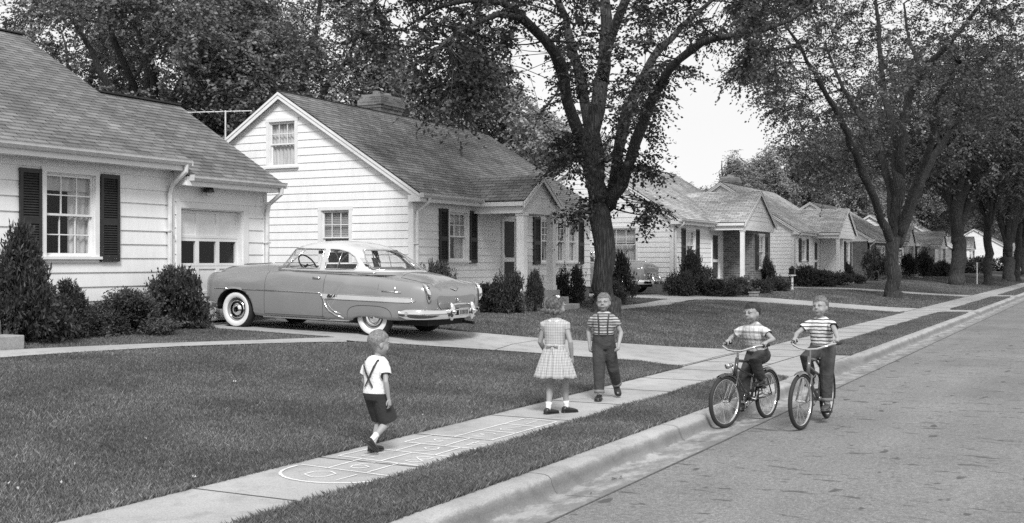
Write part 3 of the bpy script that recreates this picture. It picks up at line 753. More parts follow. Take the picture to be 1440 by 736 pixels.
# garage door: panels in relief, four lights row (three seen)
mb = MB(); s0, s1, z0, z1 = gd
wbox(mb, fr, s0 - .11, s0, z0 + .1, z1 + .11, 0, .035); wbox(mb, fr, s1, s1 + .14, z0 + .1, z1 + .11, 0, .035); wbox(mb, fr, s0, s1, z1, z1 + .11, 0, .034)
wbox(mb, fr, s1 - .02, s1, z0, z1, -.2, .0); wbox(mb, fr, s0, s0 + .02, z0, z1, -.2, 0); wbox(mb, fr, s0 + .02, s1 - .02, z1 - .02, z1, -.2, 0)
gdo = mb.build('garage_door', M['trim'], h1)
mb = MB(); a, b = s0 + .02, s1 - .02; H4 = (z1 - .02 - z0) / 4; gp = MB()
for i in range(4):
    za = z0 + H4 * i; zb = za + H4 - .006; cw = (b - a) / 3
    for j in range(3):
        ca, cb = a + cw * j, a + cw * (j + 1)
        wbox(mb, fr, ca, ca + .045, za, zb, -.16, -.11); wbox(mb, fr, cb - .045, cb, za, zb, -.16, -.11)
        wbox(mb, fr, ca + .045, cb - .045, za, za + .05, -.16, -.111); wbox(mb, fr, ca + .045, cb - .045, zb - .05, zb, -.16, -.111)
        if i != 2: wbox(mb, fr, ca + .045, cb - .045, za + .05, zb - .05, -.16, -.128)
        else: gp.add([fr(ca + .045, za + .05, -.13), fr(cb - .045, za + .05, -.13), fr(cb - .045, zb - .05, -.13), fr(ca + .045, zb - .05, -.13)], [(0, 1, 2, 3)])
mb.build('door_panels', M['trim'], gdo); gp.build('pane', M['glass'], gdo)
mb = MB(); wbox(mb, fr, a + cw * 1.03, a + cw * 1.06, 1.28, 1.42, -.11, -.07); mb.build('handle', M['lampm'], gdo)
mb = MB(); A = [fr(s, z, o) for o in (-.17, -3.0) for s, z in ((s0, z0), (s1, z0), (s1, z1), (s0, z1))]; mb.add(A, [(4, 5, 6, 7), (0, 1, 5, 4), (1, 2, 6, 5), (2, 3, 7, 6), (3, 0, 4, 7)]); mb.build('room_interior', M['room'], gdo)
mb = MB(); mb.lathe([(.02, .12), (.06, .11), (.10, .05), (.11, .0), (.06, 0)], (15.84, 14.55, 2.96), n=14); mb.tube([(15.84, 14.67, 3.10), (15.84, 14.6, 3.12), (15.84, 14.55, 3.08)], .014); mb.lathe([(.0, 0), (.05, 0), (.05, .02)], (15.84, 14.675, 3.09), 'y', 12)
l_ = mb.build('wall_lamp', M['lampm'], h1); mb = MB(); mb.smooth = True; mb.ball((15.84, 14.55, 2.94), .055); mb.build('bulb', M['curtain'], l_)
# front steps at far left
mb = MB(); mb.box(8.0, 10.50, 13.35, 14.69, .3, .91); mb.box(8.0, 10.56, 12.95, 13.349, .3, .71); mb.build('front_steps', M['step'], h1, bevel=.015)

# ---------------- generic cottage with projecting porch gable ----------------
def cottage(x0, L, label, roofm, porch, y0=13.9, W=7.4, ze=3.24, zr=5.78, wallm='white', zf=.95, left_wins=(), front=None, detail=True, brickbase=False, chim=None, expo=.182):
    h = empty('house', (x0, y0, Gz), label, 'house', 'houses along the street', world_coords=True)
    x1 = x0 + L; y1 = y0 + W; F_ = front_frame(y0); Lf = left_frame(x0)
    mb = MB(); over, rk = .3, .16
    ops_l = [(a - .05, b + .05, c, d) for a, b, c, d, *_ in left_wins]
    bnd = gable_bounds(y0, y1, ze, ze, zr, over)
    ops_f = [(a - .05, b + .05, c, d) for a, b, c, d, *_ in front['wins']] + [(front['door'][0] - .06, front['door'][1] + .06, 0, front['door'][3] + .04)]
    lo = zf
    if brickbase:
        mbk = MB(); zt = 3.02
        def bw(fr, a, b, ops):
            cuts = sorted({a, b} | {q for o in ops for q in (o[0], o[1]) if a < q < b})
            for p, q in zip(cuts, cuts[1:]):
                m_ = (p + q) / 2; zz = sorted([(o[2], o[3]) for o in ops if o[0] < m_ < o[1]]); c = .3
                for z_a, z_b in zz + [(zt, zt)]:
                    if z_a > c: wbox(mbk, fr, p, q, c, min(z_a, zt), -.1, .0)
                    c = max(c, z_b)
        bw(F_, x0, x1, ops_f); bw(Lf, y0 + .001, y1, ops_l); bw(right_frame(x1), y0 + .001, y1, []); mbk.build('brick_wall', M[brickbase], h); lo = zt
    if not brickbase: lap_wall(mb, F_, lambda z: (x0 + .06, x1), lo, ze - .12, ops_f, expo)
    lap_wall(mb, Lf, lambda z: ((bnd(z)[0] + .07, bnd(z)[1]) if z < ze else bnd(z)), lo, zr - .14, ops_l, expo)
    lap_wall(mb, right_frame(x1), bnd, lo, zr - .14, [], expo)
    if not brickbase: lap_wall(mb, back_frame(y1), lambda z: (x0, x1), lo, ze - .1, [], expo)
    mb.build('wall', M[wallm], h)
    mb = MB()
    if not brickbase:
        wbox(mb, F_, x0 - .032, x0 + .08, zf, ze - .15, 0, .034); wbox(mb, Lf, y0 - .0, y0 + .09, zf, ze - .15, 0, .032)
        wbox(mb, F_, x0 + .08, x1, ze - .26, ze - .14, 0, .026)
        mb.build('corner_boards', M['trim'], h)
        mb = MB(); mb.box(x0 + .015, x1 - .015, y0 + .015, y1 - .015, .2, zf + .01); mb.build('foundation', M['conc_dark'], h)
    r, sl = gable_roof(h, x0, x1, y0, y1, ze, zr, roofm, over, rk)
    for a, b, c, d, cur, *k in left_wins: window(h, Lf, a, b, c, d, curtain=cur, cols=3, rows=2)
    for a, b, c, d, cur, *k in front['wins']: window(h, F_, a, b, c, d, curtain=cur, cols=k[0] if k else 2, rows=k[1] if len(k) > 1 else 2, kind='hung')
    for a, b, c, d in front['shut']: shutter(h, F_, a, b, c, d)
    front_door(h, F_, *front['door'])
    gutter(h, x0 - rk, porch['x0'] - .12, y0 - over, ze - .01)
    if porch['x1'] + .12 < x1: gutter(h, porch['x1'] + .14, x1 + rk, y0 - over, ze - .01)
    downspout(h, [(x0 + .16, y0 - over - .05, ze - .1), (x0 + .16, y0 - over - .04, ze - .2), (x0 + .07, y0 - .10, ze - .42), (x0 + .06, y0 - .085, ze - .6), (x0 + .06, y0 - .085, .85), (x0 + .06, y0 - .3, .66)] + ([(x0 + 1.9, y0 - .9, .57)] if porch.get('spout') else []), .075)
    # porch gable facing the street
    P = porch; px0, px1, py, pe, pr = P['x0'], P['x1'], P['y'], P['ze'], P['zr']; xm = (px0 + px1) / 2; sl2 = (pr - pe) / (xm - px0 + .12)
    run = (pr - ze) / sl; yi = y0 - over + run   # where the porch ridge meets the main roof
    e0, e1 = px0 - .12, px1 + .12; yf = py - .10
    ye = y0 - over + max(0, (pe - ze) / sl)
    V, F, UV = [], [], []
    roof_plane(V, F, UV, (e0, yf, pe), (e0, ye, pe), (xm, yi, pr), (xm, yf, pr)); roof_plane(V, F, UV, (e1, ye, pe), (e1, yf, pe), (xm, yf, pr), (xm, yi, pr))
    pro = np_mesh('porch_roof', [tuple(v) for v in V], F, roofm, h, uv=UV)
    mb = MB(); slab(mb, [(e0, yf + .003, pe), (e0, ye, pe), (xm, yi, pr), (xm, yf + .003, pr)], .035); slab(mb, [(e1, ye, pe), (e1, yf + .003, pe), (xm, yf + .003, pr), (xm, yi, pr)], .035); mb.build('roof_deck', roofm, pro)
    mb = MB()
    for ex in (e0, e1):
        for yy, dep, th, off in ((yf - .0, .025, .15, .03), (yf - .018, .02, .055, .02)):
            vs = [(xx, y, z - o) for y in (yy, yy + dep) for (xx, z) in ((ex, pe), (xm, pr)) for o in (off, off + th)]
            mb.add(vs, [(0, 1, 3, 2), (4, 6, 7, 5), (0, 2, 6, 4), (1, 5, 7, 3), (0, 4, 5, 1), (2, 3, 7, 6)])
    # beam / entablature under the porch gable
    mb.box(px0 - .02, px1 + .02, py, py + .16, pe - .30, pe - .08); mb.box(px0 - .018, px0 + .16, py + .16, y0 - .01, pe - .30, pe - .08); mb.box(px1 - .16, px1 + .018, py + .16, y0 - .01, pe - .30, pe - .08)
    mb.box(e0 + .002, px0, py - .05, y0 - .31, pe - .13, pe - .03); mb.box(px1, e1 - .002, py - .05, y0 - .31, pe - .13, pe - .03); mb.box(px0, px1, py + .16, y0 - .012, pe - .14, pe - .1)
    mb.build('porch_trim', M['trim'], h)
    mb = MB(); pf = front_frame(py + .02)
    lap_wall(mb, pf, lambda z: (min(px0 + max(0, (z - pe + .02) / sl2 - .1), xm - .001), max(px1 - max(0, (z - pe + .02) / sl2 - .1), xm + .001)), pe - .08, pr - .1, [], expo)
    mb.build('porch_gable', M[wallm], h)
    for k, (a, b) in enumerate(P['posts']):
        mb = MB(); mb.box(a, b, py + .0, py + (b - a), P['zb'], pe - .30); mb.box(a - .02, b + .02, py - .02, py + (b - a) + .02, P['zb'], P['zb'] + .12); mb.box(a - .02, b + .02, py - .02, py + (b - a) + .02, pe - .36, pe - .302); mb.build('post', M['trim'], h)
    if P.get('stoop'):
        a, b = P['stoop']; mb = MB(); mb.box(a, b, py - .05, y0 - .03, .3, P['zb']); 
        for i in range(P.get('n', 2)): mb.box(P['st'][0], P['st'][1], py - .05 - .3 * (i + 1), py - .05 - .3 * i, .3, P['zb'] - .17 * (i + 1))
        mb.build('steps', M['step'], h, bevel=.012)
    if chim: chimney(h, *chim)
    return h

# house 2
x = 21.69
h2 = cottage(x, 9.9, 'white cottage with two-post gabled porch directly behind the big elm trunk and parked car', M['roof_mid'],
    dict(x0=24.42, x1=26.30, y=12.5, ze=3.17, zr=3.86, posts=[(24.46, 24.66), (26.08, 26.26)], zb=.98, stoop=(24.3, 26.4), st=(25.1, 26.3), n=2),
    left_wins=[(17.20, 17.98, 3.98, 5.06, 'full'), (15.62, 16.42, 1.62, 2.90, 'blind')],
    front=dict(wins=[(23.28, 24.12, 1.72, 2.88, 'lace', 3, 2), (28.22, 28.78, 1.68, 2.86, 'sides', 2, 3), (29.25, 29.80, 1.68, 2.86, 'sides', 2, 3), (30.02, 30.58, 1.68, 2.86, 'full', 2, 3)],
               shut=[(22.80, 23.18, 1.66, 2.94), (24.22, 24.36 + .22, 1.66, 2.94), (27.72, 28.12, 1.62, 2.92), (30.68, 31.04, 1.62, 2.92)], door=(26.0, 26.72, .98, 2.82)), chim=(26.9, 28.0, 18.3, 19.0, 3, 6.42))
# house 3
x = 38.95
def wing_house(x, L, label, roofm, y0=13.9, fy=12.6, wx=(43.0, 46.9), brick=True, wz=4.55, ze=3.24, left_wins=(), chim=None, wins=None, W=7.4, zr=5.78):
    """cottage whose porch gable spans a recessed entry and a projecting room"""
    a, b = wx; pc = a + (b - a) * .42
    P = dict(x0=a, x1=b, y=fy, ze=ze - .02, zr=wz, posts=[(a + .03, a + .18)], zb=.95, stoop=(a, pc), st=(a + .4, pc), n=2, spout=True)
    h = cottage(x, L, label, roofm, P, y0=y0, ze=ze, W=W, zr=zr, left_wins=left_wins, front=dict(wins=wins[0], shut=wins[1], door=wins[2]), chim=chim)
    mb = MB(); fr2 = front_frame(fy + .16); ww = wins[3]
    m = M['brick'] if brick else M['white']
    for p, q, c, d in ((pc, ww[0], .3, 2.95), (ww[1], b - .02, .3, 2.95), (ww[0], ww[1], .3, ww[2]), (ww[0], ww[1], ww[3], 2.95)): wbox(mb, fr2, p, q, c, d, -.12, 0)
    mb.box(pc, pc + .12, fy + .281, y0 - .03, .3, 2.95); mb.box(b - .14, b - .02, fy + .281, y0 - .03, .3, 2.95)
    mb.build('bay_wall', m, h)
    window(h, fr2, *ww, curtain='sides', cols=2, rows=2)
    shutter(h, fr2, ww[0] - .46, ww[0] - .1, ww[2] - .04, ww[3] + .04); shutter(h, fr2, ww[1] + .1, ww[1] + .46, ww[2] - .04, ww[3] + .04)
    return h
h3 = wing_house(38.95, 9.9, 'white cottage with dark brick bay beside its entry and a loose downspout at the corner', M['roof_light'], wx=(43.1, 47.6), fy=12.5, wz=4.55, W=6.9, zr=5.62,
    left_wins=[(15.3, 16.5, 1.7, 2.92, 'shade')], wins=[[(40.35, 41.35, 1.75, 2.86, 'full')], [(39.85, 40.25, 1.68, 2.92), (41.45, 41.85, 1.68, 2.92)], (43.5, 44.4, .95, 2.82), (45.75, 46.55, 1.45, 2.75)])
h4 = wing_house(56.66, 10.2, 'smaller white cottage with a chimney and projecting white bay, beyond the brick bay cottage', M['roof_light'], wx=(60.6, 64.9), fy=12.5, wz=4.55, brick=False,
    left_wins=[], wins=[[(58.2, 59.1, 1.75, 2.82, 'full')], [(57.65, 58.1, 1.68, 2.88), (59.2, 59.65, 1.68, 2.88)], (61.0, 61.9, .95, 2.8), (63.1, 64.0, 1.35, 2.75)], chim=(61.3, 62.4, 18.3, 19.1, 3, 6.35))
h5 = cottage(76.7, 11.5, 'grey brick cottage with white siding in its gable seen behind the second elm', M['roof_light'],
    dict(x0=84.2, x1=87.4, y=12.6, ze=3.1, zr=4.3, posts=[(84.25, 84.45), (87.1, 87.3)], zb=.95, stoop=(84, 87.5), st=(85, 86.8), n=2), brickbase='brick', zr=5.7, ze=3.15,
    front=dict(wins=[(79.2, 80.6, 1.3, 2.7, 'sides', 3, 2), (81.0, 82.4, 1.3, 2.7, 'sides', 3, 2)], shut=[(78.7, 79.1, 1.25, 2.75)], door=(85.2, 86.1, .95, 2.8)), W=7.6)
h6 = cottage(97.5, 11.0, 'pale cottage half hidden behind the third elm trunk with a tall white window', M['roof_light'],
    dict(x0=102, x1=105.4, y=12.6, ze=3.1, zr=4.3, posts=[(102.05, 102.25), (105.1, 105.3)], zb=.95, stoop=(102, 105.5), st=(103, 104.8), n=2), brickbase='brick2', zr=5.6, ze=3.15,
    front=dict(wins=[(98.6, 99.8, 1.1, 2.8, 'sides', 2, 2)], shut=[], door=(103.2, 104.1, .95, 2.8)), left_wins=[(15, 16.2, 1.5, 2.7, 'full')])
h7 = cottage(121.5, 11.0, 'grey brick gabled cottage with one small side window at the far end of the row', M['roof_light'],
    dict(x0=126, x1=129.4, y=12.6, ze=3.1, zr=4.3, posts=[(126.05, 126.25), (129.1, 129.3)], zb=.95, stoop=(126, 129.5), st=(127, 128.8), n=2), brickbase='brick2', zr=5.9, ze=3.0,
    front=dict(wins=[(123, 124.2, 1.4, 2.7, 'sides', 2, 2)], shut=[], door=(127.2, 128.1, .95, 2.8)), left_wins=[(19.5, 21.5, 1.5, 2.6, 'full')], W=9)
h8 = cottage(168, 12, 'distant white house at the end of the street seen between the last elm trunks', M['roof_mid'],
    dict(x0=174, x1=177.4, y=10.6, ze=3.1, zr=4.3, posts=[(174.05, 174.25), (177.1, 177.3)], zb=.95, stoop=(174, 177.5), st=(175, 176.8), n=2), zr=6.2, ze=3.3, y0=12.0,
    front=dict(wins=[(170, 171.2, 1.4, 2.7, 'sides', 2, 2)], shut=[], door=(175.2, 176.1, .95, 2.8)), W=9)

# tv antenna behind the garage
t_ = empty('tv_antenna', (20.6, 18.4, Gz), 'thin metal television antenna on a mast rising between the garage roof and the gabled cottage', 'antenna', world_coords=True)
mb = MB(); mb.tube([(20.6, 18.4, Gz), (20.6, 18.4, 5.25)], .018, 6); mb.build('mast', M['gutter'], t_)
mb = MB(); bx, by = .464, -.886; mb.tube([(20.6 - bx * .95, 18.4 - by * .95, 5.20), (20.6 + bx * .62, 18.4 + by * .62, 5.24)], .013, 5)
for k, l_ in zip(np.linspace(-.9, .6, 8), np.linspace(.8, .35, 8)):
    cx, cy_ = 20.6 + bx * k, 18.4 + by * k; mb.tube([(cx - .8 * l_, cy_ - .55 * l_, 5.20), (cx + .8 * l_, cy_ + .55 * l_, 5.26)], .008, 4)
mb.build('elements', M['gutter'], t_)
# ------------------------------------------------------------------ vegetation
FP = 1603.; CT_, ST_ = math.cos(TH), math.sin(TH)
def px3(px, py, Z):
    X = (px - 720) / FP * Z
    return Vector((Z * CT_ + X * ST_, Z * ST_ - X * CT_, 1.7 + (368 - py) * Z / FP))
def onL(px, y):
    r = (px - 720) / FP; return y * (CT_ + r * ST_) / (ST_ - r * CT_)
def topx(p):
    Z = p[0] * CT_ + p[1] * ST_; return 720 + FP * (p[0] * ST_ - p[1] * CT_) / Z, 368 - (p[2] - 1.7) * FP / Z

def leaf_quads(C, D, L, Wd, rg, up=.5):
    """rhombus leaves at C along D; sizes L, Wd arrays"""
    n = len(C); C = np.asarray(C); D = np.asarray(D); D = D / (np.linalg.norm(D, axis=1, keepdims=True) + 1e-9)
    N = rg.normal(size=(n, 3)); N[:, 2] = np.abs(N[:, 2]) + up; S = np.cross(D, N); S /= (np.linalg.norm(S, axis=1, keepdims=True) + 1e-9)
    L = L[:, None]; Wd = Wd[:, None]; U = np.cross(S, D)
    V = np.empty((n, 4, 3)); V[:, 0] = C; V[:, 1] = C + D * L * .5 + S * Wd * .5 - U * L * .06; V[:, 2] = C + D * L - U * L * .16; V[:, 3] = C + D * L * .5 - S * Wd * .5 - U * L * .06
    return V.reshape(-1, 3), np.arange(n * 4).reshape(n, 4)

def spray(targets, dirs, rg, twigs=6, per=14, tl=.8, ll=.1, lw=.06, droop=.35, spread=1.0):
    """leafy twigs around each target; returns leaf arrays and twig segments"""
    T = np.repeat(np.asarray(targets), twigs, 0); n = len(T)
    D0 = np.repeat(np.asarray(dirs), twigs, 0)
    D = D0 * .5 + rg.normal(size=(n, 3)) * spread * [1, 1, .6]; D /= np.linalg.norm(D, axis=1, keepdims=True)
    LEN = tl * rg.uniform(.5, 1.2, n)
    t = (np.arange(per) + .7) / per
    P = T[:, None] + D[:, None] * (LEN[:, None, None] * t[None, :, None]); P[:, :, 2] -= droop * LEN[:, None] * t[None] ** 2
    side = np.where(np.arange(per) % 2 == 0, 1., -1.)
    S = np.cross(D, [0, 0, 1.]) + 1e-6; S /= np.linalg.norm(S, axis=1, keepdims=True)
    LD = D[:, None] * .55 + S[:, None] * side[None, :, None] * .8 + rg.normal(size=(n, per, 3)) * .35; LD[:, :, 2] -= droop * .8
    C = P.reshape(-1, 3) + rg.normal(size=(n * per, 3)) * .02; m = len(C)
    V, F = leaf_quads(C, LD.reshape(-1, 3), ll * rg.uniform(.6, 1.25, m), lw * rg.uniform(.7, 1.2, m), rg)
    E1 = P[:, -1]
    return V, F, T, P[:, per // 2], E1

def curve(a, b, n, rg, wig=.06, sag=0.12):
    a, b = np.array(a, float), np.array(b, float); L = np.linalg.norm(b - a); P = []
    o = rg.normal(size=3) * wig * L
    for i in range(n + 1):
        t = i / n; p = a + (b - a) * t + o * math.sin(math.pi * t) + np.array([0, 0, sag * L * math.sin(math.pi * t)]); P.append(p)
    return P

def tree_mesh(name, limbs, targets, rg, parent, leafmat, bark, tw=6, per=14, tl=.8, ll=.11, lw=.065, rb=.035, droop=.35, minup=.25, sub=True, spread=1.0, flare=1.0):
    """limbs: list of (points, radii). targets: crown points joined to the nearest limb by thin boughs"""
    mb = MB(); mb.smooth = True
    LP = []; LR = []
    for k, (P, Rd) in enumerate(limbs):
        # resample
        P = [np.array(p, float) for p in P]; Q = []; RR = []
        for i in range(len(P) - 1):
            m = max(2, int(np.linalg.norm(P[i + 1] - P[i]) / .45))
            for j in range(m):
                t = j / m; p0 = P[max(i - 1, 0)]; p1 = P[i]; p2 = P[i + 1]; p3 = P[min(i + 2, len(P) - 1)]
                q = .5 * ((2 * p1) + (-p0 + p2) * t + (2 * p0 - 5 * p1 + 4 * p2 - p3) * t * t + (-p0 + 3 * p1 - 3 * p2 + p3) * t ** 3)
                r = Rd[i] + (Rd[i + 1] - Rd[i]) * t
                Q.append(q + (rg.normal(size=3) * .2 * r if k or i else 0)); RR.append(r * rg.uniform(.88, 1.12))
        Q.append(P[-1]); RR.append(Rd[-1])
        mb.tube(Q, RR, 12 if Rd[0] > .15 else 8)
        LP += Q; LR += RR
    LP = np.array(LP); LR = np.array(LR)
    targets = np.array(targets); dirs = []
    order = np.argsort(np.min(np.linalg.norm(targets[:, None] - LP[None], axis=2), axis=1)) if len(targets) < 3000 else np.arange(len(targets))
    NP = list(LP); NR = list(LR); NPa = np.zeros((len(LP) + len(targets) * 5, 3)); NRa = np.zeros(len(NPa)); c = len(LP); NPa[:c] = LP; NRa[:c] = LR
    dirs = np.zeros_like(targets)
    for i in order:
        t = targets[i]; d = t - NPa[:c]; dist = np.linalg.norm(d, axis=1) + np.maximum(0, -d[:, 2] * .5 + 0) + (NRa[:c] < .012) * 2.5
        j = int(np.argmin(dist)); a = NPa[j]; P = curve(a, t, 4, rg, .07, .05); L = np.linalg.norm(t - a); r0 = min(NRa[j] * .8, .010 + .012 * L); r1 = .008
        mb.tube(P, [r0 + (r1 - r0) * q / 4 for q in range(5)], 4)
        for q in range(1, 5):
            if c < len(NPa): NPa[c] = P[q]; NRa[c] = r0 + (r1 - r0) * q / 4; c += 1
        dd = P[-1] - P[-2]; dirs[i] = dd / (np.linalg.norm(dd) + 1e-9)
    V, F, A, B, Cc = spray(targets, dirs, rg, tw, per, tl, ll, lw, droop, spread)
    if sub:   # twigs as thin flat ribbons
        w_ = .006; n = len(A); S = np.array([w_, w_ * .5, 0])
        TV = np.stack([A - S, A + S, Cc + S * .5, Cc - S * .5], 1).reshape(-1, 3)
    tr = mb.build('trunk', bark, parent, fixn=False)
    if sub: np_mesh('twigs', TV, np.arange(len(TV)).reshape(-1, 4), bark, tr)
    cr_ = np_mesh('crown', V, F, leafmat, parent)
    return cr_

def below(B, px): return float(np.interp(px, [b[0] for b in B], [b[1] for b in B]))
def flare_limb(base, top, r0, r1):
    b = np.array(base, float); t = np.array(top, float)
    return ([b - [0, 0, .15], b + [0, 0, .12], b + (t - b) * .12 + [0, 0, .1], b + (t - b) * .35, b + (t - b) * .7, t], [r0 * 1.75, r0 * 1.35, r0 * 1.08, r0, (r0 + r1) / 2, r1])

# ---- elm 1
rg = np.random.default_rng(11)
b1 = (25.5, 10.8, gs(10.8)); Z1 = b1[0] * CT_ + b1[1] * ST_
t1 = empty('elm_tree', b1, 'large forked elm with ridged bark right behind the boy walking towards the camera', 'tree', 'street elms along the parkway', world_coords=True)
q = lambda px, py, dz=0: px3(px, py, Z1 + dz)
limbs = [flare_limb(b1, q(843, 290), .235, .25),
  ([q(843, 290), q(840, 250), q(836, 187, .3), (q(844, 125, .6)), q(851, 62, 1), q(852, 0, 1.2), q(850, -80, 1.5), q(845, -170, 1.5)], [.24, .22, .205, .19, .165, .135, .09, .04]),
  ([q(838, 300), q(829, 240, -.2), q(816, 194, -.6), q(800, 144, -1), q(788, 94, -1.6), q(766, 56, -2.2), q(735, 25, -2.8), q(704, 4, -3.3), q(640, -20, -4), q(560, -30, -4.6)], [.19, .165, .155, .145, .135, .12, .10, .08, .06, .03]),
  ([q(838, 235), q(828, 187, .6), q(820, 137, 1.2), q(807, 75, 2), q(795, 28, 2.8), q(770, -30, 3.6), q(740, -90, 4)], [.14, .14, .13, .12, .10, .07, .04]),
  ([q(844, 115, .6), q(860, 56, 0), q(879, 0, -.6), q(900, -70, -1), q(915, -150, -1.4)], [.14, .11, .10, .07, .03]),
  ([q(845, 300), q(862, 270, .3), q(870, 215, .8), q(885, 150, 1.4), q(904, 106, 2), q(929, 69, 2.6), q(960, 37, 3), q(1000, 0, 3.4), q(1040, -50, 3.8)], [.18, .16, .15, .135, .12, .10, .08, .06, .03]),
  ([q(852, 290), q(872, 258, -.3), q(890, 222, -.7), q(904, 181, -1), q(919, 137, -1.4), q(941, 100, -1.9), q(972, 69, -2.4), q(1010, 54, -2.9), q(1060, 46, -3.4), q(1110, 30, -3.8), q(1150, 0, -4)], [.16, .15, .145, .135, .12, .105, .09, .075, .06, .04, .02]),
  ([q(735, 25, -2.8), q(700, 22, -3.6), q(665, 34, -4.2), q(640, 48, -4.6), q(615, 70, -5)], [.09, .07, .055, .04, .02]),
  ([q(704, 4, -3.3), q(660, 0, -3), q(610, 15, -2.6), q(570, 40, -2.2)], [.08, .06, .04, .02])]
B1 = [(480, -60), (515, 20), (530, 60), (560, 95), (590, 105), (610, 125), (635, 150), (665, 158), (690, 130), (715, 85), (730, 70), (760, 82), (775, 110), (800, 165), (825, 190), (870, 200), (900, 200), (925, 190), (950, 150), (975, 118), (1010, 95), (1040, 75), (1080, 90), (1120, 60), (1180, 0), (1200, -100)]
T = []
while len(T) < 620:
    u = rg.normal(size=3); u /= np.linalg.norm(u); r_ = rg.uniform(.35, 1) ** .6
    p = np.array([25.8, 10.2, 9.6]) + u * r_ * [7.6, 7.6, 6.0]
    px, py = topx(p)
    if py > below(B1, px) - (30 if px < 890 else 42): continue
    if p[2] > 11.5 and rg.random() < .6: continue
    if 715 < px < 775 and 20 < py < 130 and rg.random() < .8: continue
    if 860 < px < 900 and -10 < py < 60 and rg.random() < .6: continue
    if py > 60 and 740 < px < 960 and rg.random() < .45: continue
    T.append(p)
def extra(T, lst, rg, jit=.35):
    for px, py, Z, n, sx, sy in lst:
        for _ in range(n): p = px3(px + rg.normal() * sx, py + rg.normal() * sy, Z + rg.normal() * .7); T.append(np.array(p))
extra(T, [(640, 95, Z1 - 4.2, 20, 22, 18), (655, 125, Z1 - 4.4, 14, 13, 12), (600, 70, Z1 - 4, 12, 22, 14), (700, 50, Z1 - 3, 12, 20, 18), (548, 45, Z1 - 3.2, 10, 18, 22),
          (792, 222, Z1 - 1, 9, 9, 10), (808, 205, Z1 - .8, 5, 6, 8), (893, 258, Z1 - .4, 7, 12, 20), (905, 285, Z1 - .3, 5, 10, 12), (812, 295, Z1 - .3, 5, 8, 14), (908, 230, Z1, 3, 5, 8), (800, 110, Z1, 10, 14, 30), (905, 150, Z1 + 1, 12, 16, 26), (935, 100, Z1 - 1, 8, 12, 14), (1075, 70, Z1 - 3.4, 10, 26, 14), (865, 190, Z1, 6, 10, 30)], rg)
tree_mesh('elm', limbs, T, rg, t1, M['leaf_elm'], M['bark'], tw=7, per=17, tl=.75, ll=.105, lw=.068)

# ---- elm 2
b2 = (49.3, 8.0, gs(8.0)); Z2 = b2[0] * CT_ + b2[1] * ST_
t2 = empty('elm_tree', b2, 'spreading elm with many upright limbs on the lawn beyond the boy riding nearest the camera', 'tree', 'street elms along the parkway', world_coords=True)
q = lambda px, py, dz=0: px3(px, py, Z2 + dz)
limbs = [flare_limb(b2, q(1257, 335), .27, .27),
  ([q(1255, 345), q(1245, 322, -.3), q(1231, 285, -1), q(1208, 228, -2), q(1186, 177, -3), q(1157, 125, -4), q(1130, 75, -5), (q(1100, 30, -6))], [.21, .19, .17, .15, .125, .10, .07, .03]),
  ([q(1259, 345), q(1263, 300), q(1263, 228, .5), q(1254, 171, 1), q(1240, 114, 2), q(1237, 60, 2.6), q(1230, -20, 3)], [.23, .22, .20, .17, .13, .10, .05]),
  ([q(1263, 250, .5), q(1268, 215), q(1277, 140, -.5), q(1294, 108, -1.2), q(1328, 68, -2.2), q(1357, 35, -3), q(1390, -10, -4)], [.2, .18, .15, .14, .11, .08, .04]),
  ([q(1294, 108, -1.2), q(1286, 75, -.6), q(1277, 50, 0), q(1271, 5, .6)], [.1, .08, .06, .04]),
  ([q(1262, 345), q(1275, 310, .6), q(1300, 245, 1.8), q(1328, 200, 2.8), q(1357, 154, 4), q(1402, 110, 5), q(1440, 70, 6)], [.20, .18, .155, .13, .10, .07, .03]),
  ([q(1258, 320), q(1250, 260, 1), q(1231, 205, 2), q(1208, 160, 3), q(1180, 112, 4), q(1160, 60, 5)], [.2, .17, .14, .11, .08, .04]),
  ([q(1265, 330), q(1283, 270, -1), q(1310, 200, -2.2), q(1318, 140, -3), q(1345, 90, -4)], [.18, .15, .12, .09, .04])]
B2 = [(980, -60), (1010, 60), (1028, 112), (1058, 136), (1086, 160), (1107, 185), (1130, 225), (1160, 262), (1190, 275), (1225, 240), (1250, 190), (1290, 180), (1330, 190), (1370, 200), (1440, 190), (1520, 150)]
T = []
while len(T) < 980:
    u = rg.normal(size=3); u /= np.linalg.norm(u); r_ = rg.uniform(.3, 1) ** .6
    p = np.array([48.6, 8.6, 11.2]) + u * r_ * [9.5, 9.5, 8.0]; px, py = topx(p)
    if p[2] > 17.5 and rg.random() < .5: continue
    if py > below(B2, px) - (26 if px < 1130 else 12): continue
    if px < 1035 and rg.random() < .5: continue
    if py > 120 and 1215 < px < 1330 and rg.random() < .55: continue
    T.append(p)
extra(T, [(1125, 200, Z2 - 3, 12, 16, 16), (1150, 240, Z2 - 2, 12, 14, 14), (1060, 95, Z2 - 6, 14, 16, 10), (1180, 250, Z2 - 1, 8, 12, 12), (1100, 140, Z2 - 4, 14, 16, 14)], rg)
tree_mesh('elm', limbs, T, rg, t2, M['leaf_elm_far'], M['bark'], tw=7, per=15, tl=.95, ll=.12, lw=.078)

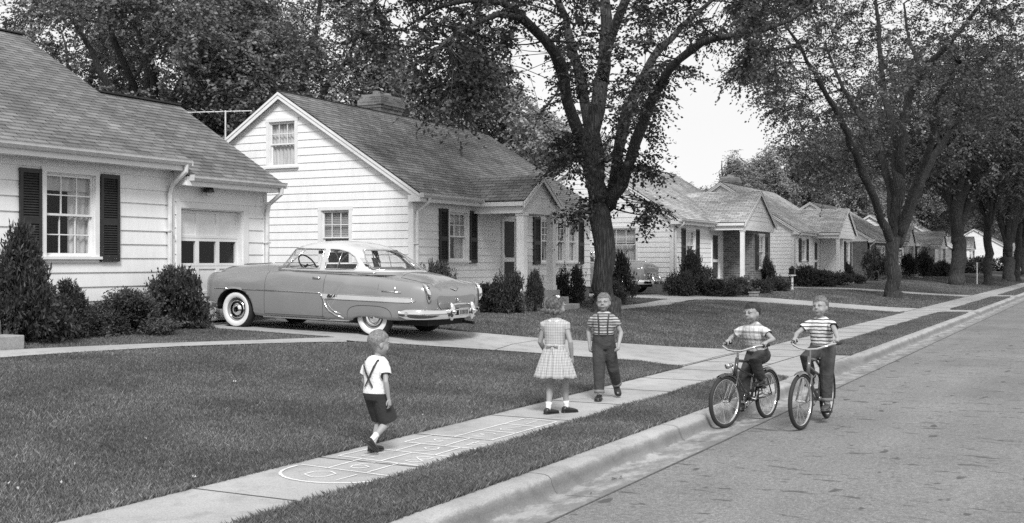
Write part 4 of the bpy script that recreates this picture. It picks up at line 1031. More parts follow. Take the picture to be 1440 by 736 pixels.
# ---- generic vase trees
def generic(name, root, rg, H, Rc, r0, hf, nl, nt, leafmat, tw, per, tl, ll, lw, cb=.35, flat=1.0, lump=0, sub=False, vert=.5):
    """trunk at the origin of root; hf fork height"""
    o = np.array(root.location); o = np.zeros(3)
    limbs = [flare_limb(o, o + [rg.normal() * .1, rg.normal() * .1, hf], r0, r0 * .85)]
    for k in range(nl):
        a = 2 * math.pi * (k + rg.uniform(-.3, .3)) / nl; P = [o + [0, 0, hf - .3 - .1 * k]]; rr = [r0 * .62]
        reach = Rc * rg.uniform(.45, .85); top = H * rg.uniform(.72, .95)
        for i in range(1, 6):
            t = i / 5; d = reach * (t ** 1.3); z = hf + (top - hf) * (t ** .85)
            P.append(o + [math.cos(a) * d + rg.normal() * .15, math.sin(a) * d + rg.normal() * .15, z]); rr.append(r0 * .62 * (1 - t) + .03)
        limbs.append((P, rr))
    T = []; c = np.array([0, 0, H * (cb + 1) / 2]); hz = H * (1 - cb) / 2
    cl_ = [(rg.normal(size=3)) for _ in range(lump)]; cl_ = [u / np.linalg.norm(u) * rg.uniform(.55, .95) for u in cl_]
    while len(T) < nt:
        if lump:
            u = cl_[rg.integers(lump)] + rg.normal(size=3) * .105
            if np.linalg.norm(u) > 1.12: continue
        else: u = rg.normal(size=3); u /= np.linalg.norm(u); u *= rg.uniform(.35, 1) ** .6
        w_ = 1 - .35 * max(0, u[2]) if flat == 1 else 1
        T.append(c + u * [Rc * w_, Rc * w_, hz])
    tree_mesh(name, limbs, T, rg, root, leafmat, M['bark'], tw=tw, per=per, tl=tl, ll=ll, lw=lw, sub=sub)

def place_copy(src, x, y, s, rz, label, group, zs=1.0):
    c = copy_tree(src); c.location = (x, y, gs(y)); c.scale = (s, s, s * zs); c.rotation_euler = (0, 0, rz); c['label'] = label
    if group: c['group'] = group
    return c
SG = 'street elms along the parkway'
rg = np.random.default_rng(5)
e3 = empty('elm_tree', (75.6, 8.4, gs(8.4)), 'stout flared elm trunk standing third from the camera, right of the spreading elm', 'tree', SG)
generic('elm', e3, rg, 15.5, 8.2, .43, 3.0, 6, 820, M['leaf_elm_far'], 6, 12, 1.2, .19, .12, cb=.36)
e4 = empty('elm_tree', (82.3, 7.2, gs(7.2)), 'slim straight elm trunk just right of the stout flared one', 'tree', SG)
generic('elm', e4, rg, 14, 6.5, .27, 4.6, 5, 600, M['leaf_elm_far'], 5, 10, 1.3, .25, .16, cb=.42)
place_copy(e3, 96, 6.95, .95, 2.1, 'elm with a low V fork near the right edge beyond the slim trunk', SG)
place_copy(e4, 104, 6.9, 1.05, 4.0, 'elm trunk touching the right edge of the view', SG)
place_copy(e3, 128, 7.6, 1.0, 3.3, 'far elm in the parkway row near the end of the street', SG)
place_copy(e4, 150, 7.4, 1.1, 1.3, 'farthest elm closing the parkway row', SG)

# ---- background trees
BG = 'trees behind the houses'
rg = np.random.default_rng(21)
def base_bg(seed, mat, H, Rc, nt, lump, lab, loc, ll=.30, name='shade_tree', cb=.12, per=9):
    rr = np.random.default_rng(seed); e = empty(name, (loc[0], loc[1], gs(loc[1])), lab, 'tree', BG)
    generic('bg', e, rr, H, Rc, .28, H * .28, 6, nt, mat, 6, per + 3, 1.0, ll * .74, ll * .5, cb=cb, lump=int(lump * 1.35)); return e
def bgpos(px, Z):
    X = (px - 720) / FP * Z; return Z * CT_ + X * ST_, Z * ST_ - X * CT_
A = base_bg(1, M['leaf_far'], 15, 6.4, 960, 44, 'broad maple filling the sky above the garage roof of the leftmost house', bgpos(215, 44), .21)
Bt = base_bg(2, M['leaf_far'], 15, 5.8, 820, 40, 'tall maple with two visible dark stems above the gable peak of the porch cottage', bgpos(415, 47), .21)
Ct = base_bg(3, M['leaf_pale'], 10.4, 4.6, 700, 34, 'pale leafy tree behind the ridge chimney, left of the big elm fork', bgpos(680, 52), .23)
Dt = base_bg(4, M['leaf_pale'], 10, 2.8, 420, 20, 'narrow pointed tree rising just right of the brick chimney', bgpos(560, 50), .2)
def bgc(src, px, Z, s, rz, label, zs=1.0):
    x, y = bgpos(px, Z); return place_copy(src, x, y, s, rz, label, BG, zs)
bgc(Bt, 115, 52, .95, 1.0, 'dark tree whose ragged left edge leaves a patch of sky at the upper left corner')
bgc(A, 300, 56, 1.1, 2.2, 'tree filling the gap between the two maples over the left houses')
bgc(Bt, 480, 60, .66, 4.0, 'tree right of the twin-stemmed maple, thinning towards open sky')
bgc(Ct, 600, 62, .72, 2.0, 'small tree behind the chimney of the porch cottage')
bgc(Ct, 745, 58, .98, 4.4, 'tree seen through the forks left of the elm trunk', .86)
bgc(A, 800, 75, .72, .6, 'tree behind the elm trunk over the far roofs')
bgc(Ct, 945, 78, .74, 1.2, 'rounded tree above the roof right of the big elm', .88)
bgc(Dt, 1035, 92, 1.02, 2.0, 'feathery topped tree in the open sky gap', .95)
bgc(Ct, 1000, 96, .82, 3.0, 'low tree between the rounded and the feathery one', .85)
bgc(Ct, 1100, 95, 1.04, 5.1, 'tree behind the chimney of the cottage up the street')
bgc(Ct, 1065, 100, .90, .3, 'pale tree just right of the feathery topped one')
bgc(Ct, 1165, 100, 1.2, 2.6, 'tree over the roofs left of the spreading elm trunk')
bgc(Ct, 1225, 120, 1.45, 1.9, 'tree behind the brick cottage roofs')
bgc(Ct, 1290, 125, 1.4, .5, 'tree behind the far chimney between two elms')
bgc(A, 1345, 175, 1.15, 3.6, 'tree beyond the last grey gabled cottage')
bgc(Bt, 1385, 165, 1.1, 4.9, 'tree beside the distant white house')
bgc(A, 1300, 160, 1.05, 2.9, 'tree far behind the row of houses')
bgc(Bt, 1425, 235, 1.5, 2.5, 'tree closing the view at the end of the street')
bgc(A, 1460, 240, 1.6, .9, 'last tree at the right end of the street')
bgc(Bt, 20, 66, .66, 3.9, 'low distant tree just above the roof at the far left')
bgc(A, 1395, 245, 1.4, 1.3, 'tree massed behind the distant white house')

# ---- shrubs
def shrub_mesh(root, seed, kind, n, ll, lw, mat):
    """unit shrub: radius 1 in plan, height 1"""
    r = np.random.default_rng(seed); n0 = n; C = []; D = []
    K = {'cone': 26, 'spread': 20, 'round': 24, 'column': 22}[kind]; cen = []
    for _ in range(K):
        a = r.uniform(0, 2 * math.pi); z = r.uniform(.08, 1) ** (.8 if kind != 'spread' else 1.3)
        if kind == 'cone': rad = (1 - z) * .85 + .08
        elif kind == 'column': rad = .75 * math.sqrt(max(0, 1 - (z * 2 - 1) ** 4)) * (1 - .4 * z)
        elif kind == 'round': rad = .8 * math.sqrt(max(0.02, 1 - (z * 1.9 - .9) ** 2))
        else: rad = r.uniform(.2, .85) * (1.05 - z * .7)
        rr = rad * r.uniform(.5, 1.0) if kind != 'spread' else rad
        cen.append((math.cos(a) * rr, math.sin(a) * rr, z * .9))
    cen = np.array(cen); idx = r.integers(K, size=n // 8)
    out = np.stack([cen[:, 0], cen[:, 1], (cen[:, 2] - .25) * 1.3], 1); out /= np.linalg.norm(out, axis=1, keepdims=True) + 1e-6
    sg = (.17 * (1.15 - cen[idx, 2:3]) if kind == 'cone' else .15); base = cen[idx] + r.normal(size=(len(idx), 3)) * np.concatenate([np.ones((len(idx), 1)) * sg, np.ones((len(idx), 1)) * sg, np.ones((len(idx), 1)) * .10], 1); base[:, 2] = np.clip(base[:, 2], .03, 1.02)
    dr = out[idx] + r.normal(size=(len(idx), 3)) * .5 + [0, 0, .35]
    tt = np.linspace(0, 1, 8)
    dn = dr / np.linalg.norm(dr, axis=1, keepdims=True)
    P = base[:, None] + dn[:, None] * tt[None, :, None] * .20
    LD = dn[:, None] * .9 + r.normal(size=(len(idx), 8, 3)) * .55
    P = P.reshape(-1, 3); LD = LD.reshape(-1, 3); m = len(P)
    V, F = leaf_quads(P, LD, ll * r.uniform(.6, 1.3, m), lw * r.uniform(.7, 1.3, m), r, .3)
    V[:, 2] = np.maximum(V[:, 2], .0)
    np_mesh('foliage', V, F, mat, root)
    mb = MB(); mb.smooth = True
    for c_ in cen: mb.tube([(0, 0, 0), (c_[0] * .4, c_[1] * .4, c_[2] * .5), tuple(c_)], [.03, .02, .008], 4)
    mb.build('stems', M['bark'], root, fixn=False)
SHN = {}
def shrub(kind, px, L, w_, h_, label, seed=None, name=None, mat='yew', fine=False, rz=None):
    x = onL(px, L); key = (kind, mat, fine, seed); z = gs(L)
    nm = {'cone': 'conical_shrub', 'spread': 'juniper_shrub', 'round': 'rounded_shrub', 'column': 'upright_shrub'}[kind]
    if key not in SHN:
        e = empty(nm, (x, L, z), label, 'shrub', 'foundation shrubs along the houses'); SHN[key] = e
        sz = (.085, .030) if fine else (.10, .045)
        if kind == 'round' and fine: sz = (.085, .05)
        shrub_mesh(e, hash(kind) % 7 + (seed or 0) + 3 if False else len(SHN) * 7 + 1, kind, 20000 if fine else 8500, *sz, M[mat])
    else: e = copy_tree(SHN[key])
    e.location = (x, L, z - .02); e.scale = (w_ / 2, w_ / 2, h_); e.rotation_euler = (0, 0, rz if rz is not None else (px * 1.7) % 6.28); e['label'] = label
    return e
shrub('cone', 28, 13.75, 1.45, 1.40, 'tall dark pointed yew beside the front steps at the left edge', fine=True)
shrub('cone', 95, 13.9, 1.0, .74, 'short pointed yew next to the tall one under the shuttered window', fine=True, rz=2.4)
shrub('spread', 178, 13.95, 1.7, .62, 'low spreading juniper below the wall between window and garage', mat='juniper', fine=True)
shrub('spread', 135, 14.1, 1.1, .45, 'small juniper filling behind the pointed yews', mat='juniper', fine=True)
shrub('round', 249, 14.1, .98, .90, 'upright leafy holly in front of the garage corner', mat='yew', fine=True)
shrub('spread', 275, 13.9, .7, .35, 'low pale leafy plant near the front bumper of the parked car', mat='juniper', fine=True)
shrub('round', 612, 13.3, 1.0, 1.0, 'leafy bush peeking over the trunk of the parked car', mat='juniper')
shrub('spread', 683, 12.9, 1.2, .6, 'low bush left of the porch of the two-post cottage')
shrub('round', 714, 12.2, .88, .84, 'dark round yew in front of the left porch post')
shrub('column', 752, 12.0, .55, .85, 'small upright plant between the two porch posts')
shrub('round', 803, 12.7, .88, .95, 'dark rounded yew right of the porch steps')
shrub('cone', 874, 12.6, 1.1, 1.25, 'pointed yew just right of the big elm trunk')
shrub('spread', 858, 12.2, 1.2, .6, 'low bush under the pointed yew right of the elm trunk', mat='juniper')
shrub('column', 972, 13.0, 1.1, 1.35, 'tall upright yew covering the shuttered window of the brick bay cottage', mat='yew')
shrub('round', 958, 12.9, 1.1, .75, 'bush at the foot of the corner downspout')
shrub('round', 990, 12.6, 1.3, .85, 'leafy bush right of the tall yew by the brick bay cottage', mat='juniper')
shrub('round', 1012, 11.9, 1.5, .55, 'low dark bush before the entry of the brick bay cottage')
shrub('spread', 1036, 11.8, 1.8, .6, 'low spreading bush under the bay window', mat='juniper')
shrub('cone', 1080, 12.4, 1.2, 1.15, 'dark pointed bush at the right end of the brick bay')
shrub('round', 1064, 11.6, 1.3, .5, 'low bush at the foot of the dark pointed one')
shrub('round', 1092, 11.8, 1.3, .5, 'low round bush left of the garden planter')
shrub('round', 1134, 12.6, 1.7, .9, 'round dark yew under the window of the smaller white cottage')
shrub('round', 1153, 12.1, 1.8, .65, 'clipped bush before the entry of the smaller white cottage')
shrub('round', 1170, 12.1, 1.9, .68, 'clipped bush right of that entry')
shrub('cone', 1191, 12.6, 1.3, 1.0, 'pointed bush between the white and the brick cottage')
shrub('round', 1200, 12.0, 1.2, .5, 'low bush beside the brick cottage wall')
shrub('column', 1229, 12.6, 2.2, 1.65, 'large dense arborvitae in front of the brick cottage windows')
shrub('column', 1277, 12.6, 1.5, 1.5, 'dark arborvitae just right of the spreading elm trunk')
shrub('column', 1299, 12.6, 1.9, 1.65, 'dense conical arborvitae before the pale cottage')
shrub('round', 1316, 12.6, 2.4, 1.1, 'round bush right of the conical arborvitae')
shrub('round', 1330, 12.2, 2.6, .9, 'low bush before the far grey gabled cottage')
shrub('round', 1372, 12.0, 4.0, 1.5, 'dark hedge bush behind the slim elm trunk')
shrub('round', 1405, 12.0, 5.0, 1.6, 'dark hedge bush behind the V-forked elm')
shrub('round', 348, 17.5, .8, 1.35, 'pale flowering bush behind the hood of the parked car', mat='juniper')
# garden stone, planter block, little posts
def rock(px, L, r, label, seed):
    q = random.Random(seed); mb = MB(); mb.smooth = True; x = onL(px, L); mb.ball((0, 0, 0), (r, r * .8, r * .8), 14, 9)
    mb.v = [(a * q.uniform(.9, 1.1), b * q.uniform(.9, 1.1), max(c, -r * .3) * q.uniform(.92, 1.08)) for a, b, c in mb.v]
    o = mb.build('boulder', M['stone'], fixn=False); o.location = (x, L, gs(L) + r * .25); tag(o, label, 'rock'); return o
rock(1057, 11.8, .42, 'pale rounded boulder among the bushes under the bay window', 4)
mb = MB(); mb.box(-.22, .22, -.12, .12, 0, .14); mb.box(-.25, .25, -.15, .15, .14, .18); o = mb.build('planter_block', M['step'], bevel=.02); o.location = (onL(1060, 11.0), 11.0, gs(11)); tag(o, 'low concrete planter block on the lawn edge in front of the boulder', 'planter')
mb = MB(); mb.tube([(0, 0, 0), (0, 0, 1.5)], .05, 6); mb.box(-.2, .2, -.03, .03, 1.25, 1.5); o = mb.build('sign_post', M['trim']); o.location = (onL(1374, 7.8), 7.8, gs(7.8)); tag(o, 'thin white post standing on the far lawn between two elms', 'post')
# small bird bath with lantern shape by the third house
b_ = empty('garden_lantern', (onL(1114, 11.8), 11.8, gs(11.8)), 'small white garden lantern and bench slab among bushes of the smaller cottage', 'lantern')
mb = MB(); mb.lathe([(.12, 0), (.05, .05), (.05, .6), (.16, .62), (.16, .66), (0, .66)], n=10); mb.build('pedestal', M['trim'], b_)
mb = MB(); mb.box(-.11, .11, -.11, .11, .66, .9); mb.lathe([(.18, .9), (.0, 1.05)], n=8); mb.build('lantern_head', M['lampm'], b_)
mb = MB(); mb.box(-.55, .55, .35, .65, .32, .38); mb.box(-.45, -.35, .4, .6, 0, .32); mb.box(.35, .45, .4, .6, 0, .32); mb.build('bench', M['step'], b_)
# ------------------------------------------------------------------ two-tone 1950s coupe
def carpaint(name, v):
    t = NT(name); n = t.noise(t.coord(), 2, 3)
    t.base(t.ramp(n, [(.3, v * .96), (.7, v * 1.04)])).set(Roughness=.32, Metallic=0.0); t.p.inputs['Coat Weight'].default_value = .8; t.p.inputs['Coat Roughness'].default_value = .05
    t.bump(t.noise(t.coord(), 1.3, 2), .03, .02); return t.m
M['paint'] = carpaint('body_paint_grey', .23); M['paint_w'] = carpaint('roof_paint_white', .52)
t = NT('chrome'); t.base(.78).set(Roughness=.09, Metallic=1.0); t.bump(t.noise(t.coord(), 18, 3), .08, .01); M['chrome'] = t.m
M['rubber'] = simple('tyre_rubber', .022, .75, .25, 12); M['wwall'] = simple('white_sidewall', .72, .6, .05, 10)
M['seam'] = simple('seam_dark', .012, .8); M['cab'] = simple('seat_cloth', .16, .8, .2, 8); M['under'] = simple('underbody', .015, .9)  # seam is a near-black for panel joints, steering wheel, mirror and lettering
M['lens'] = simple('tail_lens', .05, .15, .1, spec=.8); M['plate'] = simple('plate_paint', .35, .5, .3, 40)
t = NT('car_glass'); tr = t.n('ShaderNodeBsdfTransparent'); tr.inputs[0].default_value = g3(.95); gl = t.n('ShaderNodeBsdfGlossy'); gl.inputs['Roughness'].default_value = .02
lw_ = t.n('ShaderNodeLayerWeight'); lw_.inputs['Blend'].default_value = .5; mxx = t.n('ShaderNodeMixShader'); t.l(t.math('ADD', t.math('MULTIPLY', t.math('POWER', lw_.outputs['Facing'], 4), .6), .05), mxx.inputs[0])
t.l(tr.outputs[0], mxx.inputs[1]); t.l(gl.outputs[0], mxx.inputs[2]); t.l(mxx.outputs[0], t.out.inputs[0]); M['car_glass'] = t.m

ST = [  # y, w, zb, zs, zc, valley
 (2.44, .64, .44, .83, .89, .0), (2.41, .79, .41, .91, .99, .01), (2.34, .87, .38, .955, 1.055, .02), (2.20, .925, .34, .975, 1.10, .035), (1.95, .945, .30, .985, 1.115, .05), (1.65, .955, .28, .99, 1.135, .055),
 (1.25, .955, .25, 1.0, 1.145, .045), (.95, .955, .23, 1.015, 1.135, .02), (.7, .955, .23, 1.035, 1.09, 0), (.3, .955, .23, 1.04, 1.065, 0), (-.1, .955, .23, 1.035, 1.06, 0), (-.5, .96, .235, 1.02, 1.06, 0), (-.9, .965, .25, 1.0, 1.065, 0),
 (-1.25, .97, .275, .985, 1.075, .005), (-1.6, .97, .28, .965, 1.075, .02), (-1.85, .96, .285, .95, 1.05, .03), (-2.1, .935, .30, .93, .995, .03), (-2.28, .90, .32, .91, .93, .02), (-2.40, .865, .34, .875, .865, .005), (-2.47, .80, .37, .80, .78, 0), (-2.51, .66, .42, .70, .69, 0)]
ST = [((y + 1.25) * .86 - 1.25 if y < -1.25 else y,) + tuple(r_) for y, *r_ in ST][::-1]
SY = np.array([s[0] for s in ST]); SA = np.array([s[1:] for s in ST])
def cr1(y):
    y = min(max(y, SY[0]), SY[-1]); i = min(max(int(np.searchsorted(SY, y)) - 1, 0), len(SY) - 2); t = (y - SY[i]) / (SY[i + 1] - SY[i])
    m0 = (SA[min(i + 1, len(SY) - 1)] - SA[max(i - 1, 0)]) / (SY[min(i + 1, len(SY) - 1)] - SY[max(i - 1, 0)]); m1 = (SA[min(i + 2, len(SY) - 1)] - SA[i]) / (SY[min(i + 2, len(SY) - 1)] - SY[i])
    h = SY[i + 1] - SY[i]; t2, t3 = t * t, t ** 3
    return (2 * t3 - 3 * t2 + 1) * SA[i] + (t3 - 2 * t2 + t) * h * m0 + (-2 * t3 + 3 * t2) * SA[i + 1] + (t3 - t2) * h * m1
def half_section(y, n=44):
    w, zb, zs, zc, val = cr1(y); h = zs - zb
    P = [(0, zb), (w * .7, zb), (w * .93, zb + .01), (w * .975, zb + .06), (w * .992, zb + .2 * h), (w, zb + .42 * h), (w * .995, zb + .62 * h), (w * .975, zb + .80 * h), (w * .935, zb + .93 * h), (w * .86, zs + .0), (w * .77, zs - val * .3 + .004), (w * .68, zs - val + .004), (w * .56, zs + (zc - zs) * .55 - val * .4), (w * .38, zs + (zc - zs) * .86), (w * .18, zc - .003), (0, zc)]
    P = np.array(P); seg = np.r_[0, np.cumsum(np.linalg.norm(np.diff(P, axis=0), axis=1))]; out = []
    for q in np.linspace(0, seg[-1], n):
        i = min(max(int(np.searchsorted(seg, q)) - 1, 0), len(P) - 2); t = (q - seg[i]) / (seg[i + 1] - seg[i]); p0, p1, p2, p3 = P[max(i - 1, 0)], P[i], P[i + 1], P[min(i + 2, len(P) - 1)]
        out.append(.5 * (2 * p1 + (p2 - p0) * t + (2 * p0 - 5 * p1 + 4 * p2 - p3) * t * t + (3 * p1 - p0 - 3 * p2 + p3) * t ** 3))
    out = np.array(out); out[0, 0] = out[-1, 0] = 0
    return out
def bulge(y, z):
    """rear fender pontoon in relief on the flank"""
    if y > -.28 or z < .2: return 0
    s = (-.28 - y); lim = .97 - .62 * math.exp(-(s / .42) ** 2 * 1.6)     # upper boundary rises towards the rear
    a = 1 / (1 + math.exp(-(lim - z) / .02)); b = min(1, s / .1); e = min(1, max(0, (y + 2.33) / .3))
    return .030 * a * b * e
def fender_front(y, z):
    return .012 * math.exp(-((z - .83) / .05) ** 2) * (1 / (1 + math.exp(-(y - 1.0) / .15)))
def arch_z(y):
    a = (y - 1.65) / .43
    zf = .30 + .40 * max(0, 1 - abs(a) ** 2.3) ** .5 if abs(a) < 1 else 0
    b = (y + 1.25) / .40
    zr = .20 + .135 * max(0, 1 - abs(b) ** 3) ** .5 if abs(b) < 1 else 0
    return max(zf, zr)
def sec(y):
    P = half_section(y); za = arch_z(y)
    for p in P:
        if p[0] > .56 and p[1] < za: p[1] = za

    for p in P:
        if p[0] > .5: p[0] += (bulge(y, p[1]) + fender_front(y, p[1])) * min(1, (p[0] - .5) / .3)
    return P
ys_ = np.unique(np.r_[np.linspace(SY[0], SY[0] + .3, 16), np.linspace(SY[0] + .3, 1.2, 90), np.linspace(1.2, 2.1, 90), np.linspace(-1.66, -.84, 40), np.linspace(2.1, 2.44, 16)])
GRID = [sec(y) for y in ys_]
def side_x(y, z):
    i = int(np.clip(np.searchsorted(ys_, y), 1, len(ys_) - 1)); r = []
    for S, wt in ((GRID[i - 1], ys_[i] - y), (GRID[i], y - ys_[i - 1])):
        k = np.argmax(S[:, 0]); lo = [j for j in range(8, len(S)) if S[j, 0] > .3]
        zz = S[lo, 1]; j = int(np.argmin(np.abs(zz - z))); j2 = j + 1 if (z > zz[j] and j + 1 < len(zz)) else max(j - 1, 0)
        d = zz[j2] - zz[j]; t = 0 if abs(d) < 1e-6 else min(max((z - zz[j]) / d, 0), 1); r.append((S[lo[j], 0] + (S[lo[j2], 0] - S[lo[j], 0]) * t, wt))
    return (r[0][0] * r[0][1] + r[1][0] * r[1][1]) / (r[0][1] + r[1][1])
def top_z(x, y):
    S = GRID[int(np.argmin(np.abs(ys_ - y)))]; h = len(S) // 2 + 4; return float(np.interp(-abs(x), -S[h:, 0], S[h:, 1]))

def text_mesh(name, cu):
    t_ = bpy.data.objects.new('tmp', cu); COL.objects.link(t_); dg = bpy.context.evaluated_depsgraph_get(); me = bpy.data.meshes.new_from_object(t_.evaluated_get(dg)); bpy.data.objects.remove(t_)
    me.name = name; o = bpy.data.objects.new(name, me); COL.objects.link(o); return o
def build_car(loc, rz, pitch, label, paint, paint_top):
    car = empty('parked_car', loc, label, 'car', None); car.rotation_euler = (pitch, 0, rz)
    V = []; n = len(GRID[0]); F = []; full = 2 * n - 2
    for y, S in zip(ys_, GRID):
        ring = [(p[0], y, p[1]) for p in S] + [(-p[0], y, p[1]) for p in S[-2:0:-1]]; V += ring
    for i in range(len(ys_) - 1):
        for j in range(full): F.append((i * full + j, i * full + (j + 1) % full, (i + 1) * full + (j + 1) % full, (i + 1) * full + j))
    # caps
    me = bpy.data.meshes.new('body')
    k = len(ys_) - 1; F2 = [tuple(f) for f in F] + [tuple(range(full))[::-1], tuple(range(k * full, (k + 1) * full))]
    me.from_pydata(V, [], F2); bm = bmesh.new(); bm.from_mesh(me); bmesh.ops.recalc_face_normals(bm, faces=bm.faces); bm.to_mesh(me); bm.free()
    body = link_mesh('body', me, car, [paint, M['under']])
    nm = me
    for p in nm.polygons:
        c = p.center; za = arch_z(c.y)
        cavity = (abs(c.x) > .50 and c.z < za + .004 and abs(p.normal.z) > .25) or c.z < .245 or (abs(p.normal.y) > .75 and c.z < .7 and abs(c.y - 1.65) < .46)
        p.material_index = 1 if cavity else 0; p.use_smooth = -2.33 < c.y < 2.43
    # greenhouse
    LV = [(1.02, 1.13, -1.63, 0.86, 3.2), (1.08, 1.06, -1.53, 0.838, 3.2), (1.16, 0.99, -1.42, 0.805, 3.1), (1.26, 0.9, -1.27, 0.768, 3.0), (1.36, 0.82, -1.09, 0.725, 3.0), (1.43, 0.76, -0.93, 0.69, 2.9), (1.48, 0.68, -0.81, 0.645, 2.8), (1.525, 0.52, -0.67, 0.56, 2.6), (1.555, 0.32, -0.55, 0.45, 2.5), (1.575, 0.12, -0.43, 0.3, 2.4), (1.583, -0.02, -0.36, 0.16, 2.2), (1.585, -0.2, -0.24, 0.01, 2.0)]
    LA = np.array(LV); tt = np.linspace(0, len(LV) - 1, 96); LI = np.stack([np.interp(tt, range(len(LV)), LA[:, i]) for i in range(5)], 1)
    for _ in range(3): LI[1:-1] = .25 * LI[:-2] + .5 * LI[1:-1] + .25 * LI[2:]
    NPH = 200; V = []
    def ringpt(z, yf, yr, w, nn, ph):
        yc = (yf * .45 + yr * .55) if False else (yf + yr) / 2; a = (yf - yr) / 2; c, s = math.cos(ph), math.sin(ph); nr = nn if c > 0 else nn * .80
        return (w * math.copysign(abs(s) ** (2 / nn), s), yc + a * math.copysign(abs(c) ** (2 / nr), c), z)
    phs = []
    for j in range(NPH):  # roughly even spacing
        phs.append(2 * math.pi * j / NPH)
    phs = [p + .0 for p in phs]
    for z, yf, yr, w, nn in LI:
        for ph in phs: V.append(ringpt(z, yf, yr, w, nn, ph))
    def prm(z): return [float(np.interp(z, LI[:, 0], LI[:, i])) for i in range(1, 5)]
    def gx(y, z):
        yf, yr, w, nn = prm(z); yc = (yf + yr) / 2; a = (yf - yr) / 2; c = min(abs((y - yc) / a), .9999); nr = nn if y > yc else nn * .8
        cs = c ** (nr / 2); sn = math.sqrt(max(0, 1 - cs * cs)); return w * sn ** (2 / nn)
    def gy(x, z, front):
        yf, yr, w, nn = prm(z); yc = (yf + yr) / 2; a = (yf - yr) / 2; s = min(abs(x) / w, .9999) ** (nn / 2); c = math.sqrt(max(0, 1 - s * s)); nr = nn if front else nn * .8
        return yc + (1 if front else -1) * a * c ** (2 / nr)
    W1 = [(.87, 1.095), (.665, 1.40), (.60, 1.43), (-.12, 1.43), (-.12, 1.095)]
    W2 = [(-0.235, 1.095), (-0.235, 1.43), (-0.41, 1.425), (-0.59, 1.385), (-0.73, 1.31), (-0.83, 1.2), (-0.835, 1.13), (-0.8, 1.095)]
    def inpoly(P, a, b):
        r = False; n_ = len(P)
        for i in range(n_):
            (x1, y1), (x2, y2) = P[i], P[(i + 1) % n_]
            if (y1 > b) != (y2 > b) and a < (x2 - x1) * (b - y1) / (y2 - y1) + x1: r = not r
        return r
    def rear_in(x, z): return 1.095 < z < 1.43 and abs(x) < .665 * (1 - .42 * ((z - 1.095) / .335) ** 2) ** .5 + .05 * (z < 1.3)
    def front_in(x, z): return 1.10 < z < 1.42 and abs(x) < .73 - .16 * (z - 1.1)
    RF, WF = [], []
    m = len(LI)
    for i in range(m - 1):
        for j in range(NPH):
            q = (i * NPH + j, i * NPH + (j + 1) % NPH, (i + 1) * NPH + (j + 1) % NPH, (i + 1) * NPH + j)
            c = [sum(V[k_][e] for k_ in q) / 4 for e in range(3)]; x, y, z = c; kind = 0
            if abs(x) > .60 and (inpoly(W1, y, z) or inpoly(W2, y, z)): kind = 1
            elif y < -.80 and rear_in(x, z): kind = 1
            elif y > .62 and front_in(x, z) and abs(x) < gx(y, z) + 1: kind = 1
            (WF if kind else RF).append(q)
    np_mesh('roof', V, RF, [paint_top, paint], car, smooth=True, midx=[1 if sum(V[k_][2] for k_ in q) / 4 < 1.072 else 0 for q in RF])
    np_mesh('window_glass', V, WF, M['car_glass'], car, smooth=True)
    # chrome window frames
    mb = MB(); mb.smooth = True
    def dense(P, closed=True, k=8):
        out = []; n_ = len(P)
        for i in range(n_ if closed else n_ - 1):
            a, b = P[i], P[(i + 1) % n_]; out += [(a[0] + (b[0] - a[0]) * t / k, a[1] + (b[1] - a[1]) * t / k) for t in range(k)]
        return out
    for sx in (-1, 1):
        for W in (W1, W2): mb.tube([(sx * (gx(y, z) + .004), y, z) for y, z in dense(W)], .0105, 6, closed=True)
        # belt moulding along the body
        mb.tube([(sx * (gx(y, 1.045) + .006), y, 1.052) for y in np.linspace(.92, -1.20, 40)], .011, 6)
        mb.tube([(sx * (gx(.60, z)), .60, z) for z in (1.10, 1.2, 1.3, 1.42)], .008, 5)   # vent bar
        mb.tube([(sx * (gx(-.47, z)), -.47 - (z - 1.1) * .05, z) for z in (1.10, 1.2, 1.3, 1.41)], .006, 5)
    Q = []
    for x in np.linspace(-.66, .66, 30): Q.append((x, gy(x, 1.10, False) - .006, 1.10))
    for t in np.linspace(0, 1, 24)[1:]:
        z = 1.095 + .33 * t; x = .665 * (1 - .42 * t ** 2) ** .5 + .03 * (1 - t); Q.append((x, gy(x, z, False) - .006, z))
    for x in np.linspace(.5, -.5, 20): Q.append((x, gy(x, 1.427, False) - .006, 1.427))
    for t in np.linspace(1, 0, 24)[:-1]:
        z = 1.095 + .33 * t; x = .665 * (1 - .42 * t ** 2) ** .5 + .03 * (1 - t); Q.append((-x, gy(x, z, False) - .006, z))
    mb.tube(Q, .011, 6, closed=True)
    Q = [(x, gy(x, 1.10, True) + .004, 1.10) for x in np.linspace(-.72, .72, 20)] + [(x, gy(x, 1.42, True) + .004, 1.42) for x in np.linspace(.67, -.67, 20)]; mb.tube(Q, .012, 6, closed=True)
    mb.build('window_trim', M['chrome'], car, fixn=False)
    # interior
    mb = MB(); mb.box(-.66, .66, -.12, .02, 1.04, 1.17); mb.box(-.62, .62, -.92, -.82, 1.04, 1.14); mb.build('seat', M['cab'], car, bevel=.05)
    mb = MB(); mb.box(-.66, .66, .82, .92, 1.0, 1.12); mb.build('dashboard', M['cab'], car, bevel=.03)
    mb = MB(); mb.smooth = True; C = Vector((-.36, .50, 1.15)); ax = Vector((0, -.80, .6)).normalized(); u = Vector((1, 0, 0)); v = ax.cross(u)
    mb.tube([C + (u * math.cos(a) + v * math.sin(a)) * .205 for a in np.linspace(0, 2 * math.pi, 28)[:-1]], .013, 6, closed=True); mb.tube([C - u * .2, C - ax * .03, C + u * .2], .009, 5); mb.tube([C, C - ax * .35], .02, 6); mb.build('steering_wheel', M['seam'], car, fixn=False)
